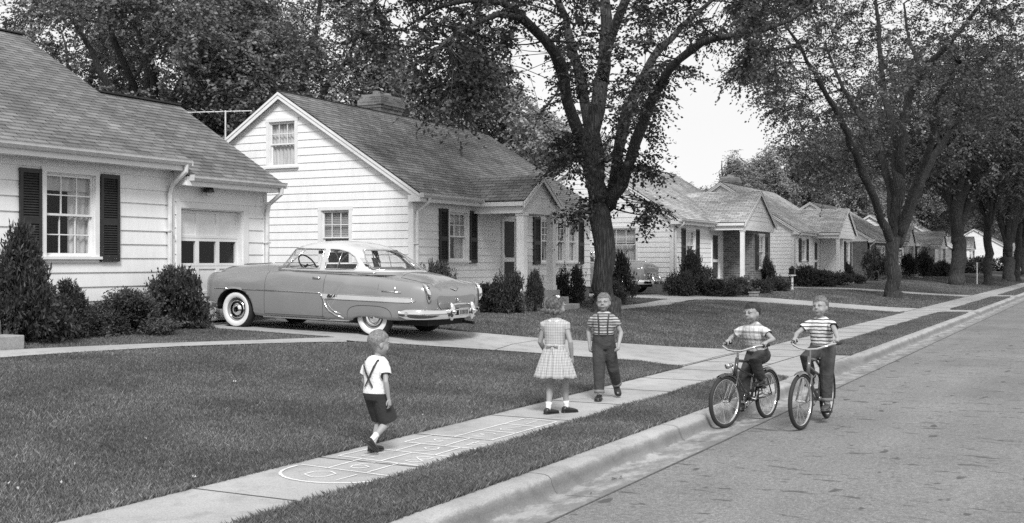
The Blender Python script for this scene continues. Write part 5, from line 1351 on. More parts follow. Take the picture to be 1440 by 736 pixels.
    mb = MB(); mb.box(-.10, .10, .44, .47, 1.34, 1.40); mb.tube([(0, .46, 1.38), (0, .50, 1.43)], .008, 5); mb.build('mirror', M['seam'], car, bevel=.01)
    # flank mouldings and emblem
    for sx in (-1, 1):
        mb = MB(); mb.smooth = True
        def fl(pts, r, sq=1): mb.tube([(sx * (side_x(y, z) + .004), y, z) for y, z in pts], r, 6)
        fl([(y, .70 + .0 * y - .010 * (2.1 - y) / 2.4) for y in np.linspace(2.12, -.22, 40)], .009)
        up = [(y, .688 - .022 * ((-.24 - y) / 1.9)) for y in np.linspace(-.24, -2.02, 34)]; lo = [(y, .60 - .010 * ((-.24 - y) / 1.9)) for y in np.linspace(-.28, -2.0, 34)]
        fl(up + [(-2.12, .625)], .0075); fl(lo + [(-2.12, .622)], .0075); fl([(-.24, .69), (-.28, .60)], .016)
        fl([(-.30, .60), (-.34, .50), (-.44, .40), (-.58, .33), (-.74, .285)], .013); fl([(-.38, .57), (-.43, .48), (-.52, .41), (-.68, .355)], .009)
        fl([(y, .245) for y in np.linspace(1.10, -.82, 20)], .018)
        # small fin ornament
        fl([(-1.50, .765), (-1.86, .752)], .012); mb.tube([(sx * (side_x(-1.75, .76) + .006), -1.75, .745), (sx * (side_x(-1.75, .85) + .008), -1.74, .86)], .012, 6)
        # door handle
        x0_ = side_x(-.15, .95); mb.tube([(sx * (x0_ + .0), -.04, .95), (sx * (x0_ + .035), -.06, .952), (sx * (x0_ + .035), -.19, .945), (sx * x0_, -.2, .945)], .011, 6)
        # tail lamp housings
        mb.tube([(sx * .845, -2.20, .90), (sx * .85, -2.245, .87), (sx * .845, -2.30, .78), (sx * .84, -2.315, .68), (sx * .83, -2.30, .60)], [.012, .034, .040, .040, .012], 10)
        # headlight rim
        mb.lathe([(.08, .03), (.098, .0), (.105, -.05), (.09, -.05)], (sx * .70, 2.375, .85), 'y', 22)
        mb.build('chrome_trim', M['chrome'], car, fixn=False)
    for sx in (1, -1):
        mb = MB(); Q = [(y, .683 - .022 * ((-.24 - y) / 1.9), .604 - .010 * ((-.24 - y) / 1.9)) for y in np.linspace(-.27, -2.0, 36)] + [(-2.11, .627, .620)]
        vs = []
        for y, a, b in Q: vs += [(sx * (side_x(y, a) + .006), y, a), (sx * (side_x(y, b) + .006), y, b)]
        mb.add(vs, [(2 * i, 2 * i + 1, 2 * i + 3, 2 * i + 2) for i in range(len(Q) - 1)])
        sp = mb.build('side_panel', M['paint_w'], car, fixn=False)
    for sx in (-1,):
        cu = bpy.data.curves.new('model_script', 'FONT'); cu.body = 'Bel Air'; cu.size = .085; cu.shear = .5; cu.extrude = .006; cu.space_character = .95; cu.materials.append(M['seam'])
        o = text_mesh('script_lettering', cu); o.parent = sp; o.location = (-(side_x(-.5, .64) + .020), -.38, .622); o.rotation_euler = (R(90), 0, R(-90))
    for sx in (-1, 1): mb = MB(); mb.smooth = True; mb.ball((sx * .845, -2.295, .80), (.028, .03, .07), 10, 8); mb.build('tail_lamp', M['lens'], car, fixn=False)
    for sx in (-1, 1): mb = MB(); mb.smooth = True; mb.ball((sx * .70, 2.36, .85), (.088, .06, .088), 14, 8); mb.ball((sx * .66, 2.43, .63), (.055, .03, .045), 10, 6); mb.build('headlamp', M['glass_lamp'], car, fixn=False)
    # seams
    mb = MB()
    def seam(pts, r=.0045):
        for sx in (-1, 1): mb.tube([(sx * (side_x(y, z) - .001), y, z) for y, z in pts], r, 4)
    seam([(.97, z) for z in np.linspace(1.02, .30, 24)] ); seam([(y, .295) for y in np.linspace(.97, -.30, 16)]); seam([(-.28 - .02 * (z - .3), z) for z in np.linspace(.3, 1.03, 20)])
    seam([(-1.25 + .44 * math.copysign(abs(math.cos(t)) ** .6, math.cos(t)), .30 + .215 * abs(math.sin(t)) ** .6) for t in np.linspace(0, math.pi, 36)], .005)
    seam([(-1.42 - .0, z) for z in np.linspace(.78, .90, 5)], .003)
    # hood and trunk outlines
    for sx in (-1, 1):
        mb.tube([(sx * .62, y, top_z(.62, y) + .0) for y in np.linspace(1.0, 2.25, 24)], .004, 4)
        mb.tube([(sx * (.60 - .0 * y), y, top_z(.60, y)) for y in np.linspace(-1.62, -2.22, 14)] + [(sx * .62, -2.275, .80), (sx * .62, -2.325, .70), (sx * .60, -2.34, .56), (sx * .52, -2.34, .49)], .0045, 4)
    mb.tube([(x, -1.62, top_z(x, -1.62)) for x in np.linspace(-.6, .6, 16)], .004, 4); mb.tube([(x, -2.34, .485) for x in np.linspace(-.53, .53, 6)], .0045, 4)
    mb.build('panel_seams', M['seam'], car, fixn=False)
    # bumpers
    def bumper(sy, name, sh_=0):
        mb = MB(); mb.smooth = True; Q = []
        nose = [(x, (2.515 - sh_ - .16 * (abs(x) / .9) ** 3.2) + .07) for x in np.linspace(-.88, .88, 25)]
        side = [(-.965, nose[0][1] - .10), (-1.0, nose[0][1] - .26), (-.985, nose[0][1] - .42)]
        L = [(a, b) for a, b in side[::-1]] + nose + [(-a, b) for a, b in side]
        for off, zc_, r in ((0, .405, .062),):
            pts = [(a, sy * b, zc_) for a, b in L]
            n_ = 10; vs = []; k_ = len(pts)
            for i, p in enumerate(pts):
                d = Vector(pts[min(i + 1, k_ - 1)]) - Vector(pts[max(i - 1, 0)]); d.normalize(); sd = Vector((d.y, -d.x, 0))
                e = .45 if i in (0, k_ - 1) else 1
                for j in range(n_):
                    t = 2 * math.pi * j / n_; vs.append(Vector(p) + sd * (.035 * math.cos(t)) * e + Vector((0, 0, .085 * e * math.copysign(abs(math.sin(t)) ** .8, math.sin(t)))))
            mb.add(vs, [(i * n_ + j, i * n_ + (j + 1) % n_, (i + 1) * n_ + (j + 1) % n_, (i + 1) * n_ + j) for i in range(k_ - 1) for j in range(n_)] + [tuple(range(n_)), tuple(range((k_ - 1) * n_, k_ * n_))])
        b = mb.build(name, M['chrome'], car, fixn=False)
        for x in (-.33, .33):
            mb = MB(); mb.smooth = True; yy = sy * (2.615 - sh_)
            mb.tube([(x, yy, .30), (x, yy, .36), (x, yy + sy * .02, .46), (x, yy, .56), (x, yy - sy * .01, .60)], [.02, .05, .055, .045, .015], 10); mb.ball((x, yy + sy * .045, .44), (.05, .05, .05), 10, 6); mb.build('bumper_guard', M['chrome'], b, fixn=False)
        mb = MB(); mb.smooth = True; mb.tube([(-.33, sy * (2.60 - sh_), .54), (-.15, sy * (2.61 - sh_), .565), (.15, sy * (2.61 - sh_), .565), (.33, sy * (2.60 - sh_), .54)], .022, 8); mb.build('guard_bar', M['chrome'], b, fixn=False)
        return b
    rb_ = bumper(-1, 'rear_bumper', .18); fb_ = bumper(1, 'front_bumper')
    mb = MB(); mb.box(-.155, .155, -2.485, -2.475, .36, .50); lp = mb.build('licence_plate', M['plate'], rb_)
    mb = MB()
    for i in range(6): mb.box(-.13 + i * .045, -.13 + i * .045 + .022, -2.489, -2.4855, .395, .465)
    mb.build('plate_characters', M['seam'], lp)
    # trunk badge and handle
    mb = MB(); mb.smooth = True; zb_ = .80
    mb.tube([(-.13, -2.285, zb_ + .02), (-.05, -2.30, zb_ + .005), (0, -2.305, zb_ - .008), (.05, -2.30, zb_ + .005), (.13, -2.285, zb_ + .02)], [.006, .012, .02, .012, .006], 8); mb.build('trunk_badge', M['chrome'], car, fixn=False)
    mb = MB(); mb.smooth = True; mb.tube([(0, -2.33, .66), (0, -2.36, .63), (0, -2.36, .60), (0, -2.34, .57)], .014, 8); mb.build('trunk_handle', M['chrome'], car, fixn=False)
    # grille
    mb = MB(); mb.smooth = True
    for z, w_ in ((.70, .60), (.60, .66), (.52, .58)): mb.tube([(x, 2.47 - .10 * (abs(x) / .66) ** 2.4, z) for x in np.linspace(-w_, w_, 14)], .019, 8)
    for x in (-.3, 0, .3): mb.tube([(x, 2.475 - .01 * abs(x), .54), (x, 2.475, .68)], .013, 6)
    mb.build('grille', M['chrome'], car, fixn=False)
    mb = MB(); mb.smooth = True; mb.tube([(0, y, top_z(0, y) + .012 + .02 * max(0, (y - 1.9))) for y in np.linspace(1.55, 2.25, 8)], [.006, .008, .010, .012, .012, .014, .016, .008], 8); mb.build('hood_ornament', M['chrome'], car, fixn=False)
    mb = MB(); mb.tube([(-.80, 1.02, 1.0), (-.81, 1.0, 1.45)], .004, 4); mb.build('aerial', M['chrome'], car, fixn=False)
    # exhaust and underbody
    mb = MB(); mb.box(-.6, .6, -2.15, 1.2, .20, .30); mb.box(-.45, .45, 1.2, 2.3, .22, .4); mb.tube([(.45, -2.2, .24), (.45, -2.42, .22)], .025, 8); mb.build('underbody', M['under'], car)
    # wheels
    wheel = None
    for sx, y in ((-1, 1.65), (1, 1.65), (-1, -1.25), (1, -1.25)):
        if wheel is None:
            we = bpy.data.objects.new('wheel', None); COL.objects.link(we); we.parent = car; we.empty_display_size = .1
            o_ = .34
            mb = MB(); mb.smooth = True; mb.lathe([(.205, .055), (.215, .085), (.24, .098), (.29, .10), (.325, .075), (.338, .04), (.34, 0), (.338, -.04), (.325, -.075), (.28, -.09), (.2, -.08)], (0, 0, 0), 'x', 48); mb.build('tyre', M['rubber'], we, fixn=False)
            mb = MB(); mb.smooth = True; mb.lathe([(.207, .083), (.222, .0975), (.25, .1025), (.29, .1035), (.296, .099)], (0, 0, 0), 'x', 48); mb.build('whitewall', M['wwall'], we, fixn=False)
            mb = MB(); mb.smooth = True; mb.lathe([(.208, .083), (.20, .07), (.185, .045), (.16, .035), (.14, .03)], (0, 0, 0), 'x', 40); mb.build('rim', paint, we, fixn=False)
            mb = MB(); mb.smooth = True; mb.lathe([(.165, .045), (.155, .072), (.135, .068), (.12, .055), (.09, .07), (.075, .092), (.04, .104), (0, .106)], (0, 0, 0), 'x', 40); mb.build('hubcap', M['chrome'], we, fixn=False)
            wheel = we
        else: we = copy_tree(wheel, car)
        we.location = (sx * .80 if y > 0 else sx * .79, y, .335); we.rotation_euler = (0, 0, math.pi if sx < 0 else 0)
    return car
M['glass_lamp'] = simple('lamp_glass', .6, .08, .05, spec=.9)
car1 = build_car((16.46, 12.02, .487), 0, R(1.25), 'two-tone vintage coupe with white roof and whitewall tyres parked nose-in on the near driveway', M['paint'], M['paint_w'])
M['paint_d'] = carpaint('body_paint_dark', .10)
def dupcar(src, loc, rz, label, group=None):
    c = copy_tree(src); c.location = loc; c.rotation_euler = (0, 0, rz); c['label'] = label; return c
car2 = dupcar(car1, (37.25, 16.5, gs(16.5) + .02), math.pi, 'parked car facing the street, half hidden by the shrubs between the two middle houses')
car3 = dupcar(car1, (139, 15.2, gs(15)), math.pi, 'distant car parked at the end of the street beyond the last elm trunks')
# ------------------------------------------------------------------ people and bicycles
def stripes(name, light, dark, period, duty, axis=2, rough=.85, extra=None):
    t = NT(name); tc = t.n('ShaderNodeTexCoord'); sp = t.n('ShaderNodeSeparateXYZ'); t.l(tc.outputs['Object'], sp.inputs[0])
    wob = t.noise(t.coord(), 7, 2); z = t.math('ADD', sp.outputs[axis], t.math('MULTIPLY', wob, .018))
    f = t.math('FRACT', t.math('DIVIDE', z, period)); r = t.ramp(f, [(0, dark), (duty - .04, dark), (duty + .02, light), (.96, light), (1, dark)])
    if extra:
        f2 = t.math('FRACT', t.math('DIVIDE', z, period * extra)); r = t.mix(t.ramp(f2, [(0, .55), (.45, .55), (.5, 0)]), r, dark * .8 + light * .2)
    n = t.noise(t.coord(), 60, 3); c = t.mix(1, r, t.ramp(n, [(.3, .85), (.7, 1.15)]), 'MULTIPLY')
    t.base(c).set(Roughness=rough); t.bump(t.noise(t.coord(), 11, 4), .6, .03); return t.m
def cloth(name, v, var=.2, bs=9, bd=.03):
    t = NT(name); a = t.noise(t.coord(), 6, 6, .7); b = t.noise(t.coord(), 130, 2); c = t.ramp(a, [(.3, v * (1 - var)), (.7, min(.85, v * (1 + var)))])
    t.base(t.mix(1, c, t.ramp(b, [(.3, .88), (.7, 1.12)]), 'MULTIPLY')).set(Roughness=.9); t.bump(t.noise(t.coord(), bs, 5), .7, bd); return t.m
M['skin'] = simple('skin', .30, .5, .06, 9, .05, 60, spec=.35); M['skin'].node_tree.nodes['Principled BSDF'].inputs['Subsurface Weight'].default_value = .0
M['lip'] = simple('lips', .16, .5, .05); M['eyew'] = simple('eye_white', .6, .2, .02); M['iris'] = simple('iris', .03, .2, .05)
M['hair_b'] = simple('blond_hair', .17, .9, .4, 50, 1, 70); M['hair_d'] = simple('dark_hair', .045, .9, .4, 50, 1, 70); M['hair_m'] = simple('light_brown_hair', .20, .9, .45, 50, 1, 70); M['hair_g'] = simple('wavy_hair', .12, .8, .5, 35, 1, 45)
for h_ in ('hair_b', 'hair_d', 'hair_m', 'hair_g'): M[h_].node_tree.nodes['Principled BSDF'].inputs['Specular IOR Level'].default_value = .15
M['w_shirt'] = cloth('white_cotton', .72, .08); M['d_short'] = cloth('dark_shorts', .028); M['denim'] = cloth('dark_denim', .045, .45, 14, .04); M['cuff'] = cloth('denim_cuff', .16, .3)
M['strap'] = simple('suspender_strap', .03, .7); M['leather'] = simple('shoe_leather', .02, .35, .3, 15); M['leather2'] = simple('scuffed_shoe', .06, .5, .4, 15); M['sock'] = cloth('white_sock', .72, .05)
M['str_dark'] = stripes('multi_stripe_knit', .48, .05, .034, .46, extra=2.5); M['str_ring'] = stripes('white_striped_knit', .70, .07, .040, .36)
t = NT('windowpane_plaid'); tc = t.n('ShaderNodeTexCoord'); sp = t.n('ShaderNodeSeparateXYZ'); t.l(tc.outputs['Object'], sp.inputs[0]); fx = t.math('FRACT', t.math('DIVIDE', sp.outputs[0], .026)); fz = t.math('FRACT', t.math('DIVIDE', sp.outputs[2], .03))
l1 = t.ramp(fx, [(0, .78), (.3, .8), (.36, 1), (1, 1)]); l2 = t.ramp(fz, [(0, .8), (.35, .82), (.42, 1), (1, 1)]); t.base(t.mix(1, t.mix(1, l1, l2, 'MULTIPLY'), .45, 'MULTIPLY')).set(Roughness=.9); t.bump(t.noise(t.coord(), 12, 4), .5, .02); M['plaid_dress'] = t.m
t = NT('faded_plaid_shirt'); tc = t.n('ShaderNodeTexCoord'); sp = t.n('ShaderNodeSeparateXYZ'); t.l(tc.outputs['Object'], sp.inputs[0]); fx = t.math('FRACT', t.math('DIVIDE', sp.outputs[0], .05)); fz = t.math('FRACT', t.math('DIVIDE', sp.outputs[2], .085))
l1 = t.ramp(fx, [(0, .72), (.2, .75), (.3, 1), (1, 1)]); l2 = t.ramp(fz, [(0, .45), (.28, .5), (.36, 1), (.6, .95), (.66, .7), (.72, 1)]); t.base(t.mix(1, t.mix(1, l1, l2, 'MULTIPLY'), .68, 'MULTIPLY')).set(Roughness=.9); t.bump(t.noise(t.coord(), 12, 4), .6, .03); M['plaid_shirt'] = t.m

def V3(*a): return Vector(a)
def cap_tube(mb, pts, rad, n=12, flat=None):
    """rounded tapered tube; flat=(sx, axis) squashes the section along one world axis"""
    pts = [Vector(p) for p in pts]; rad = list(rad); P = []; Rr = []
    d = (pts[0] - pts[1]).normalized()
    for a in (80, 50, 22): P.append(pts[0] + d * rad[0] * math.sin(R(a))); Rr.append(rad[0] * math.cos(R(a)))
    P += pts; Rr += rad; d = (pts[-1] - pts[-2]).normalized()
    for a in (22, 50, 80): P.append(pts[-1] + d * rad[-1] * math.sin(R(a))); Rr.append(rad[-1] * math.cos(R(a)))
    mb.tube(P, Rr, n)
def rings(mb, L, n=20, pw=2.3):
    """L: (center, halfwidth, halfdepth, right, fwd)"""
    vs = []
    for c, w_, d_, rt, fw in L:
        for j in range(n):
            a = 2 * math.pi * j / n; ca, sa = math.cos(a), math.sin(a)
            x = w_ * math.copysign(abs(ca) ** (2 / pw), ca); y = d_ * math.copysign(abs(sa) ** (2 / pw), sa); vs.append(Vector(c) + Vector(rt) * x + Vector(fw) * y)
    k = len(L); mb.add(vs, [(i * n + j, i * n + (j + 1) % n, (i + 1) * n + (j + 1) % n, (i + 1) * n + j) for i in range(k - 1) for j in range(n)] + [tuple(range(n))[::-1], tuple(range((k - 1) * n, k * n))])
def remeshed(mb, voxel, smooth=4):
    me = mb.mesh('tmp'); bm = bmesh.new(); bm.from_mesh(me); bmesh.ops.recalc_face_normals(bm, faces=bm.faces); bm.to_mesh(me); bm.free()
    o = bpy.data.objects.new('tmp', me); COL.objects.link(o); r = o.modifiers.new('r', 'REMESH'); r.mode = 'VOXEL'; r.voxel_size = voxel; r.use_smooth_shade = True
    s_ = o.modifiers.new('s', 'SMOOTH'); s_.iterations = smooth; s_.factor = .5
    dg = bpy.context.evaluated_depsgraph_get(); nm = bpy.data.meshes.new_from_object(o.evaluated_get(dg)); bpy.data.objects.remove(o); return nm
def cut_mesh(me, planes):
    bm = bmesh.new(); bm.from_mesh(me)
    for co, no_ in planes: bmesh.ops.bisect_plane(bm, geom=bm.verts[:] + bm.edges[:] + bm.faces[:], plane_co=co, plane_no=no_, clear_outer=True)
    bm.to_mesh(me); bm.free(); return me
def local_cut(me, e, d, rad, keep=lambda c: False):
    bm = bmesh.new(); bm.from_mesh(me); near = {f for v in bm.verts if (v.co - e).length < rad for f in v.link_faces}
    geom = list(near) + list({q for f in near for q in f.edges}) + list({q for f in near for q in f.verts})
    bmesh.ops.bisect_plane(bm, geom=geom, plane_co=e, plane_no=d)
    rm = [v for v in bm.verts if (v.co - e).dot(d) > 1e-5 and (v.co - e).length < rad and not keep(v.co)]; bmesh.ops.delete(bm, geom=rm, context='VERTS'); bm.to_mesh(me); bm.free()
def join_into(me, mb):
    bm = bmesh.new(); bm.from_mesh(me); m2 = mb.mesh('x'); bm.from_mesh(m2); bm.to_mesh(me); bm.free(); bpy.data.meshes.remove(m2)
    me.polygons.foreach_set('use_smooth', [True] * len(me.polygons)); return me
def ik(a, b, l1, l2, hint):
    a, b = Vector(a), Vector(b); d = b - a; L = min(d.length, (l1 + l2) * .999); u = d.normalized(); q = (l1 * l1 - l2 * l2 + L * L) / (2 * L); h = math.sqrt(max(0, l1 * l1 - q * q))
    hv = Vector(hint); hv = (hv - u * hv.dot(u)).normalized(); return a + u * q + hv * h, a + u * L
def hand(mb, w, d, nrm, side, s=1.0, curl=.5):
    """w wrist, d direction of the hand, nrm = back-of-hand normal, side=+1 thumb on (d x nrm)"""
    d = Vector(d).normalized(); nrm = Vector(nrm); nrm = (nrm - d * nrm.dot(d)).normalized(); sd = d.cross(nrm) * side
    Lp = .058 * s; cap_tube(mb, [w - d * .01, w + d * Lp * .5, w + d * Lp * .95], [.017 * s, .021 * s, .020 * s], 8)
    cap_tube(mb, [w + sd * .010 * s + d * .012, w + sd * .013 * s + d * Lp * .92], [.012 * s, .012 * s], 8); cap_tube(mb, [w - sd * .010 * s + d * .012, w - sd * .014 * s + d * Lp * .86], [.012 * s, .011 * s], 8)
    for i, (o, l_) in enumerate(((.017, .92), (.006, 1.0), (-.006, .93), (-.0165, .76))):
        b = w + d * Lp * (.95 if i < 3 else .85) + sd * o * s; c1 = curl; dd = (d * math.cos(c1) - nrm * math.sin(c1)); p1 = b + dd * .024 * l_ * s
        dd = (d * math.cos(c1 * 2.1) - nrm * math.sin(c1 * 2.1)); p2 = p1 + dd * .018 * l_ * s; dd = (d * math.cos(c1 * 3.0) - nrm * math.sin(c1 * 3.0)); p3 = p2 + dd * .012 * l_ * s
        cap_tube(mb, [b - d * .008, p1, p2, p3], [.0072 * s, .0068 * s, .006 * s, .005 * s], 7)
    b = w + sd * .018 * s + d * .012; td = (sd * .75 + d * .7 - nrm * .25 * curl * 2).normalized(); p1 = b + td * .024 * s; p2 = p1 + (d * .9 + sd * .1 - nrm * .5 * curl).normalized() * .022 * s
    cap_tube(mb, [b, p1, p2], [.0095 * s, .008 * s, .0065 * s], 7)
def shoe(mb, ank, fwd, s=1.0, up=(0, 0, 1)):
    """ankle point ~.06 above the sole; fwd toe direction (may be pitched)"""
    f = Vector(fwd).normalized(); r = f.cross(Vector(up)); r.normalize(); u = r.cross(f); a = Vector(ank) - u * .055 * s
    L = [(-.052, .022, .020), (-.045, .030, .052), (-.02, .033, .070), (.015, .034, .062), (.05, .037, .046), (.085, .041, .040), (.115, .040, .034), (.137, .030, .026), (.148, .012, .014)]
    vs = []; n = 12
    for y, w_, h in L:
        for j in range(n):
            t = 2 * math.pi * j / n; vs.append(a + f * y * s + r * w_ * s * math.cos(t) + u * s * (h / 2 + (h / 2) * math.copysign(abs(math.sin(t)) ** .7, math.sin(t)) if math.sin(t) > 0 else h / 2 + h / 2 * math.copysign(abs(math.sin(t)) ** .4, math.sin(t))))
    k = len(L); mb.add(vs, [(i * n + j, i * n + (j + 1) % n, (i + 1) * n + (j + 1) % n, (i + 1) * n + j) for i in range(k - 1) for j in range(n)] + [tuple(range(n))[::-1], tuple(range((k - 1) * n, k * n))])
    # sole
    S = []
    for y, w_, h in L: S.append((y, w_ + .003))
    vs = []
    for y, w_ in S:
        for (x, z) in ((-w_, -.010), (w_, -.010), (w_, .004), (-w_, .004)): vs.append(a + f * y * s * 1.02 + r * x * s + u * z * s)
    mb.add(vs, [(i * 4 + j, i * 4 + (j + 1) % 4, (i + 1) * 4 + (j + 1) % 4, (i + 1) * 4 + j) for i in range(k - 1) for j in range(4)] + [(3, 2, 1, 0), ((k - 1) * 4, (k - 1) * 4 + 1, (k - 1) * 4 + 2, (k - 1) * 4 + 3)])

def head_parts(root, hc, s_, yaw, pitch, hair, hairstyle, mbbody, roll=0):
    """adds skull/face volumes to the body builder and returns a function that adds face and hair parts afterwards"""
    s = s_ * 1.12
    Mx = Matrix.Translation(hc) @ Matrix.Rotation(yaw, 4, 'Z') @ Matrix.Rotation(pitch, 4, 'X') @ Matrix.Rotation(roll, 4, 'Y')
    T = lambda x, y, z: Mx @ Vector((x * s, y * s, z * s))
    def ball(c, r, n=16, m=10, mb=mbbody):
        b = len(mb.v); mb.ball((0, 0, 0), r, n, m)
        for i in range(b, len(mb.v)): v = mb.v[i]; mb.v[i] = tuple(T(v[0] + c[0], v[1] + c[1], v[2] + c[2]))
    ball((0, -.012, .022), (.072, .086, .080)); ball((0, .016, -.022), (.064, .062, .068)); ball((0, .040, -.066), (.030, .026, .024)); ball((0, .010, -.055), (.046, .045, .034))
    for sx in (-1, 1): ball((sx * .032, .050, -.032), (.024, .020, .024)); ball((sx * .030, .066, .020), (.022, .010, .008)); ball((sx * .069, -.008, -.012), (.009, .017, .026), 10, 8)
    ball((0, .076, .008), (.009, .012, .022), 8, 6); ball((0, .080, -.010), (.0125, .013, .0105), 10, 8); ball((0, .068, -.047), (.019, .012, .010), 10, 6)
    def finish():
        for sx in (-1, 1):
            mb = MB(); mb.smooth = True; ball((sx * .0265, .0615, .006), (.0115, .009, .0062), 12, 8, mb); e = mb.build('eye', M['eyew'], root, fixn=False)
            mb = MB(); mb.smooth = True; ball((sx * .0265, .0680, .006), (.0055, .0045, .0056), 10, 8, mb); mb.build('iris', M['iris'], e, fixn=False)
            mb = MB(); mb.tube([T(sx * (.017 + .026 * t), .0735 - .012 * t * t, .024 + .005 * math.sin(3 * t)) for t in np.linspace(0, 1, 5)], [.0018 * s, .003 * s, .003 * s, .0025 * s, .001 * s], 5); mb.build('eyebrow', hair, root, fixn=False)
            mb = MB(); mb.tube([T(sx * (.016 + .028 * t), .0745 - .010 * t * t, .0135 + .003 * math.sin(3 * t)) for t in np.linspace(0, 1, 5)], [.001 * s, .0018 * s, .002 * s, .0018 * s, .001 * s], 5); mb.build('eyelash', M['iris'], root, fixn=False)
        mb = MB(); mb.smooth = True; mb.tube([T(.022 * t, .0795 - .006 * t * t, -.045 + .003 * t * t) for t in np.linspace(-1, 1, 9)], [.001 * s, .003 * s, .0042 * s, .0045 * s, .004 * s, .0045 * s, .0042 * s, .003 * s, .001 * s], 6); mb.build('mouth', M['lip'], root, fixn=False)
        # hair shell following the skull with a hairline
        q = random.Random(int(s * 1000) + len(hairstyle)); mb = MB(); mb.smooth = True; n, m = 96, 48; vs = []; keep = {}
        for i in range(m + 1):
            th = math.pi * i / m
            for j in range(n):
                ph = 2 * math.pi * j / n; dx, dy, dz = math.sin(th) * math.cos(ph), math.sin(th) * math.sin(ph), math.cos(th)
                k_ = q.uniform(.992, 1.012)
                if hairstyle == 'bob':
                    ex = 1.16 + .05 * math.sin(ph * 9 + th * 5) + .04 * math.sin(ph * 17 - th * 11); low = max(0, -dz)
                    x, y, z = .071 * dx * (ex + .10 * low), -.012 + .088 * dy * (ex + .02 * low), .020 + .084 * dz * (1.08)
                    vis = (dz > -.80 and dy < .15 + .35 * max(0, dz)) or (dz > .52)
                elif hairstyle == 'quiff':
                    tp = max(0, dz) ** 2; fr_ = max(0, dy)
                    thr = float(np.interp(dy, [-1, -.4, -.05, .2, .45, 1], [-.62, -.5, -.16, .04, .46, .44])) + .03 * math.sin(ph * 19); thr += q.uniform(-.05, .05); e_ = 1.0 + .05 * min(1, max(0, (dz - thr) / .4))
                    x, y, z = .074 * dx * e_, -.012 + .088 * dy * (e_ + .07 * fr_ * tp), .022 + .082 * dz * (e_ + .13 * tp)
                    vis = dz > thr
                else:
                    tp = max(0, dz) ** 2; thr = float(np.interp(dy, [-1, -.4, -.05, .2, .45, 1], [-.62, -.5, -.16, .04, .44, .42])) + .03 * math.sin(ph * 23)
                    thr += q.uniform(-.05, .05); e_ = 1.0 + .026 * min(1, max(0, (dz - thr) / .45))
                    x, y, z = .074 * dx * e_, -.012 + .088 * dy * e_, .022 + .082 * dz * (e_ + .05 * tp)
                    vis = dz > thr
                vs.append(T(x * k_, y * k_, z * k_)); keep[(i, j)] = vis
        fs = [(i * n + j, i * n + (j + 1) % n, (i + 1) * n + (j + 1) % n, (i + 1) * n + j) for i in range(m) for j in range(n) if keep[(i, j)]]
        mb.add(vs, fs)
        # combed strands that soften the outline and the hairline
        cand = [(i, j) for (i, j), v_ in keep.items() if v_ and 0 < i < m]; cen_ = T(0, -.012, .02); mb.smooth = False
        dn = (T(0, 0, -1) - T(0, 0, 0)).normalized(); fwv = (T(0, 1, 0) - T(0, 0, 0)).normalized(); upv = -dn
        for _ in range(1500 if hairstyle != 'bob' else 1900):
            i, j = cand[q.randrange(len(cand))]; p0 = Vector(vs[i * n + j]); nn = (p0 - cen_).normalized()
            if hairstyle == 'bob': d = dn * 1.0 + nn * q.uniform(.05, .45) + Vector((q.uniform(-.5, .5), q.uniform(-.5, .5), 0)); ln = q.uniform(.018, .034) * s
            elif nn.dot(upv) > .45: d = fwv * q.uniform(.2, 1.2) + upv * (.45 if hairstyle == 'quiff' else .25) + Vector((q.uniform(-.5, .5), q.uniform(-.5, .5), 0)) * .6; ln = q.uniform(.009, .017) * s
            else: d = dn * 1.0 - fwv * .35 + Vector((q.uniform(-.3, .3), q.uniform(-.3, .3), 0)); ln = q.uniform(.007, .013) * s
            d = (d - nn * d.dot(nn)).normalized() + nn * q.uniform(.02, .22); sdv = d.cross(nn).normalized() * .0016 * s; p0 = p0 - nn * .001
            mb.add([p0 - sdv, p0 + sdv, p0 + d * ln + sdv * .3, p0 + d * ln - sdv * .3], [(0, 1, 2, 3)])
        mb.smooth = True
        if hairstyle == 'bob':
            for j in range(22):
                a = math.pi * (.95 + 1.1 * j / 21) ; cx, cy_ = .082 * math.cos(a), -.012 + .098 * math.sin(a)
                b = len(mb.v); mb.ball((0, 0, 0), (.017, .017, .020), 8, 6)
                for i in range(b, len(mb.v)): v = mb.v[i]; mb.v[i] = tuple(T(v[0] + cx, v[1] + cy_, v[2] - .052 + .010 * math.sin(j * 2.1)))
        h = mb.build('hair', hair, root, fixn=False)
        return T
    return finish, T

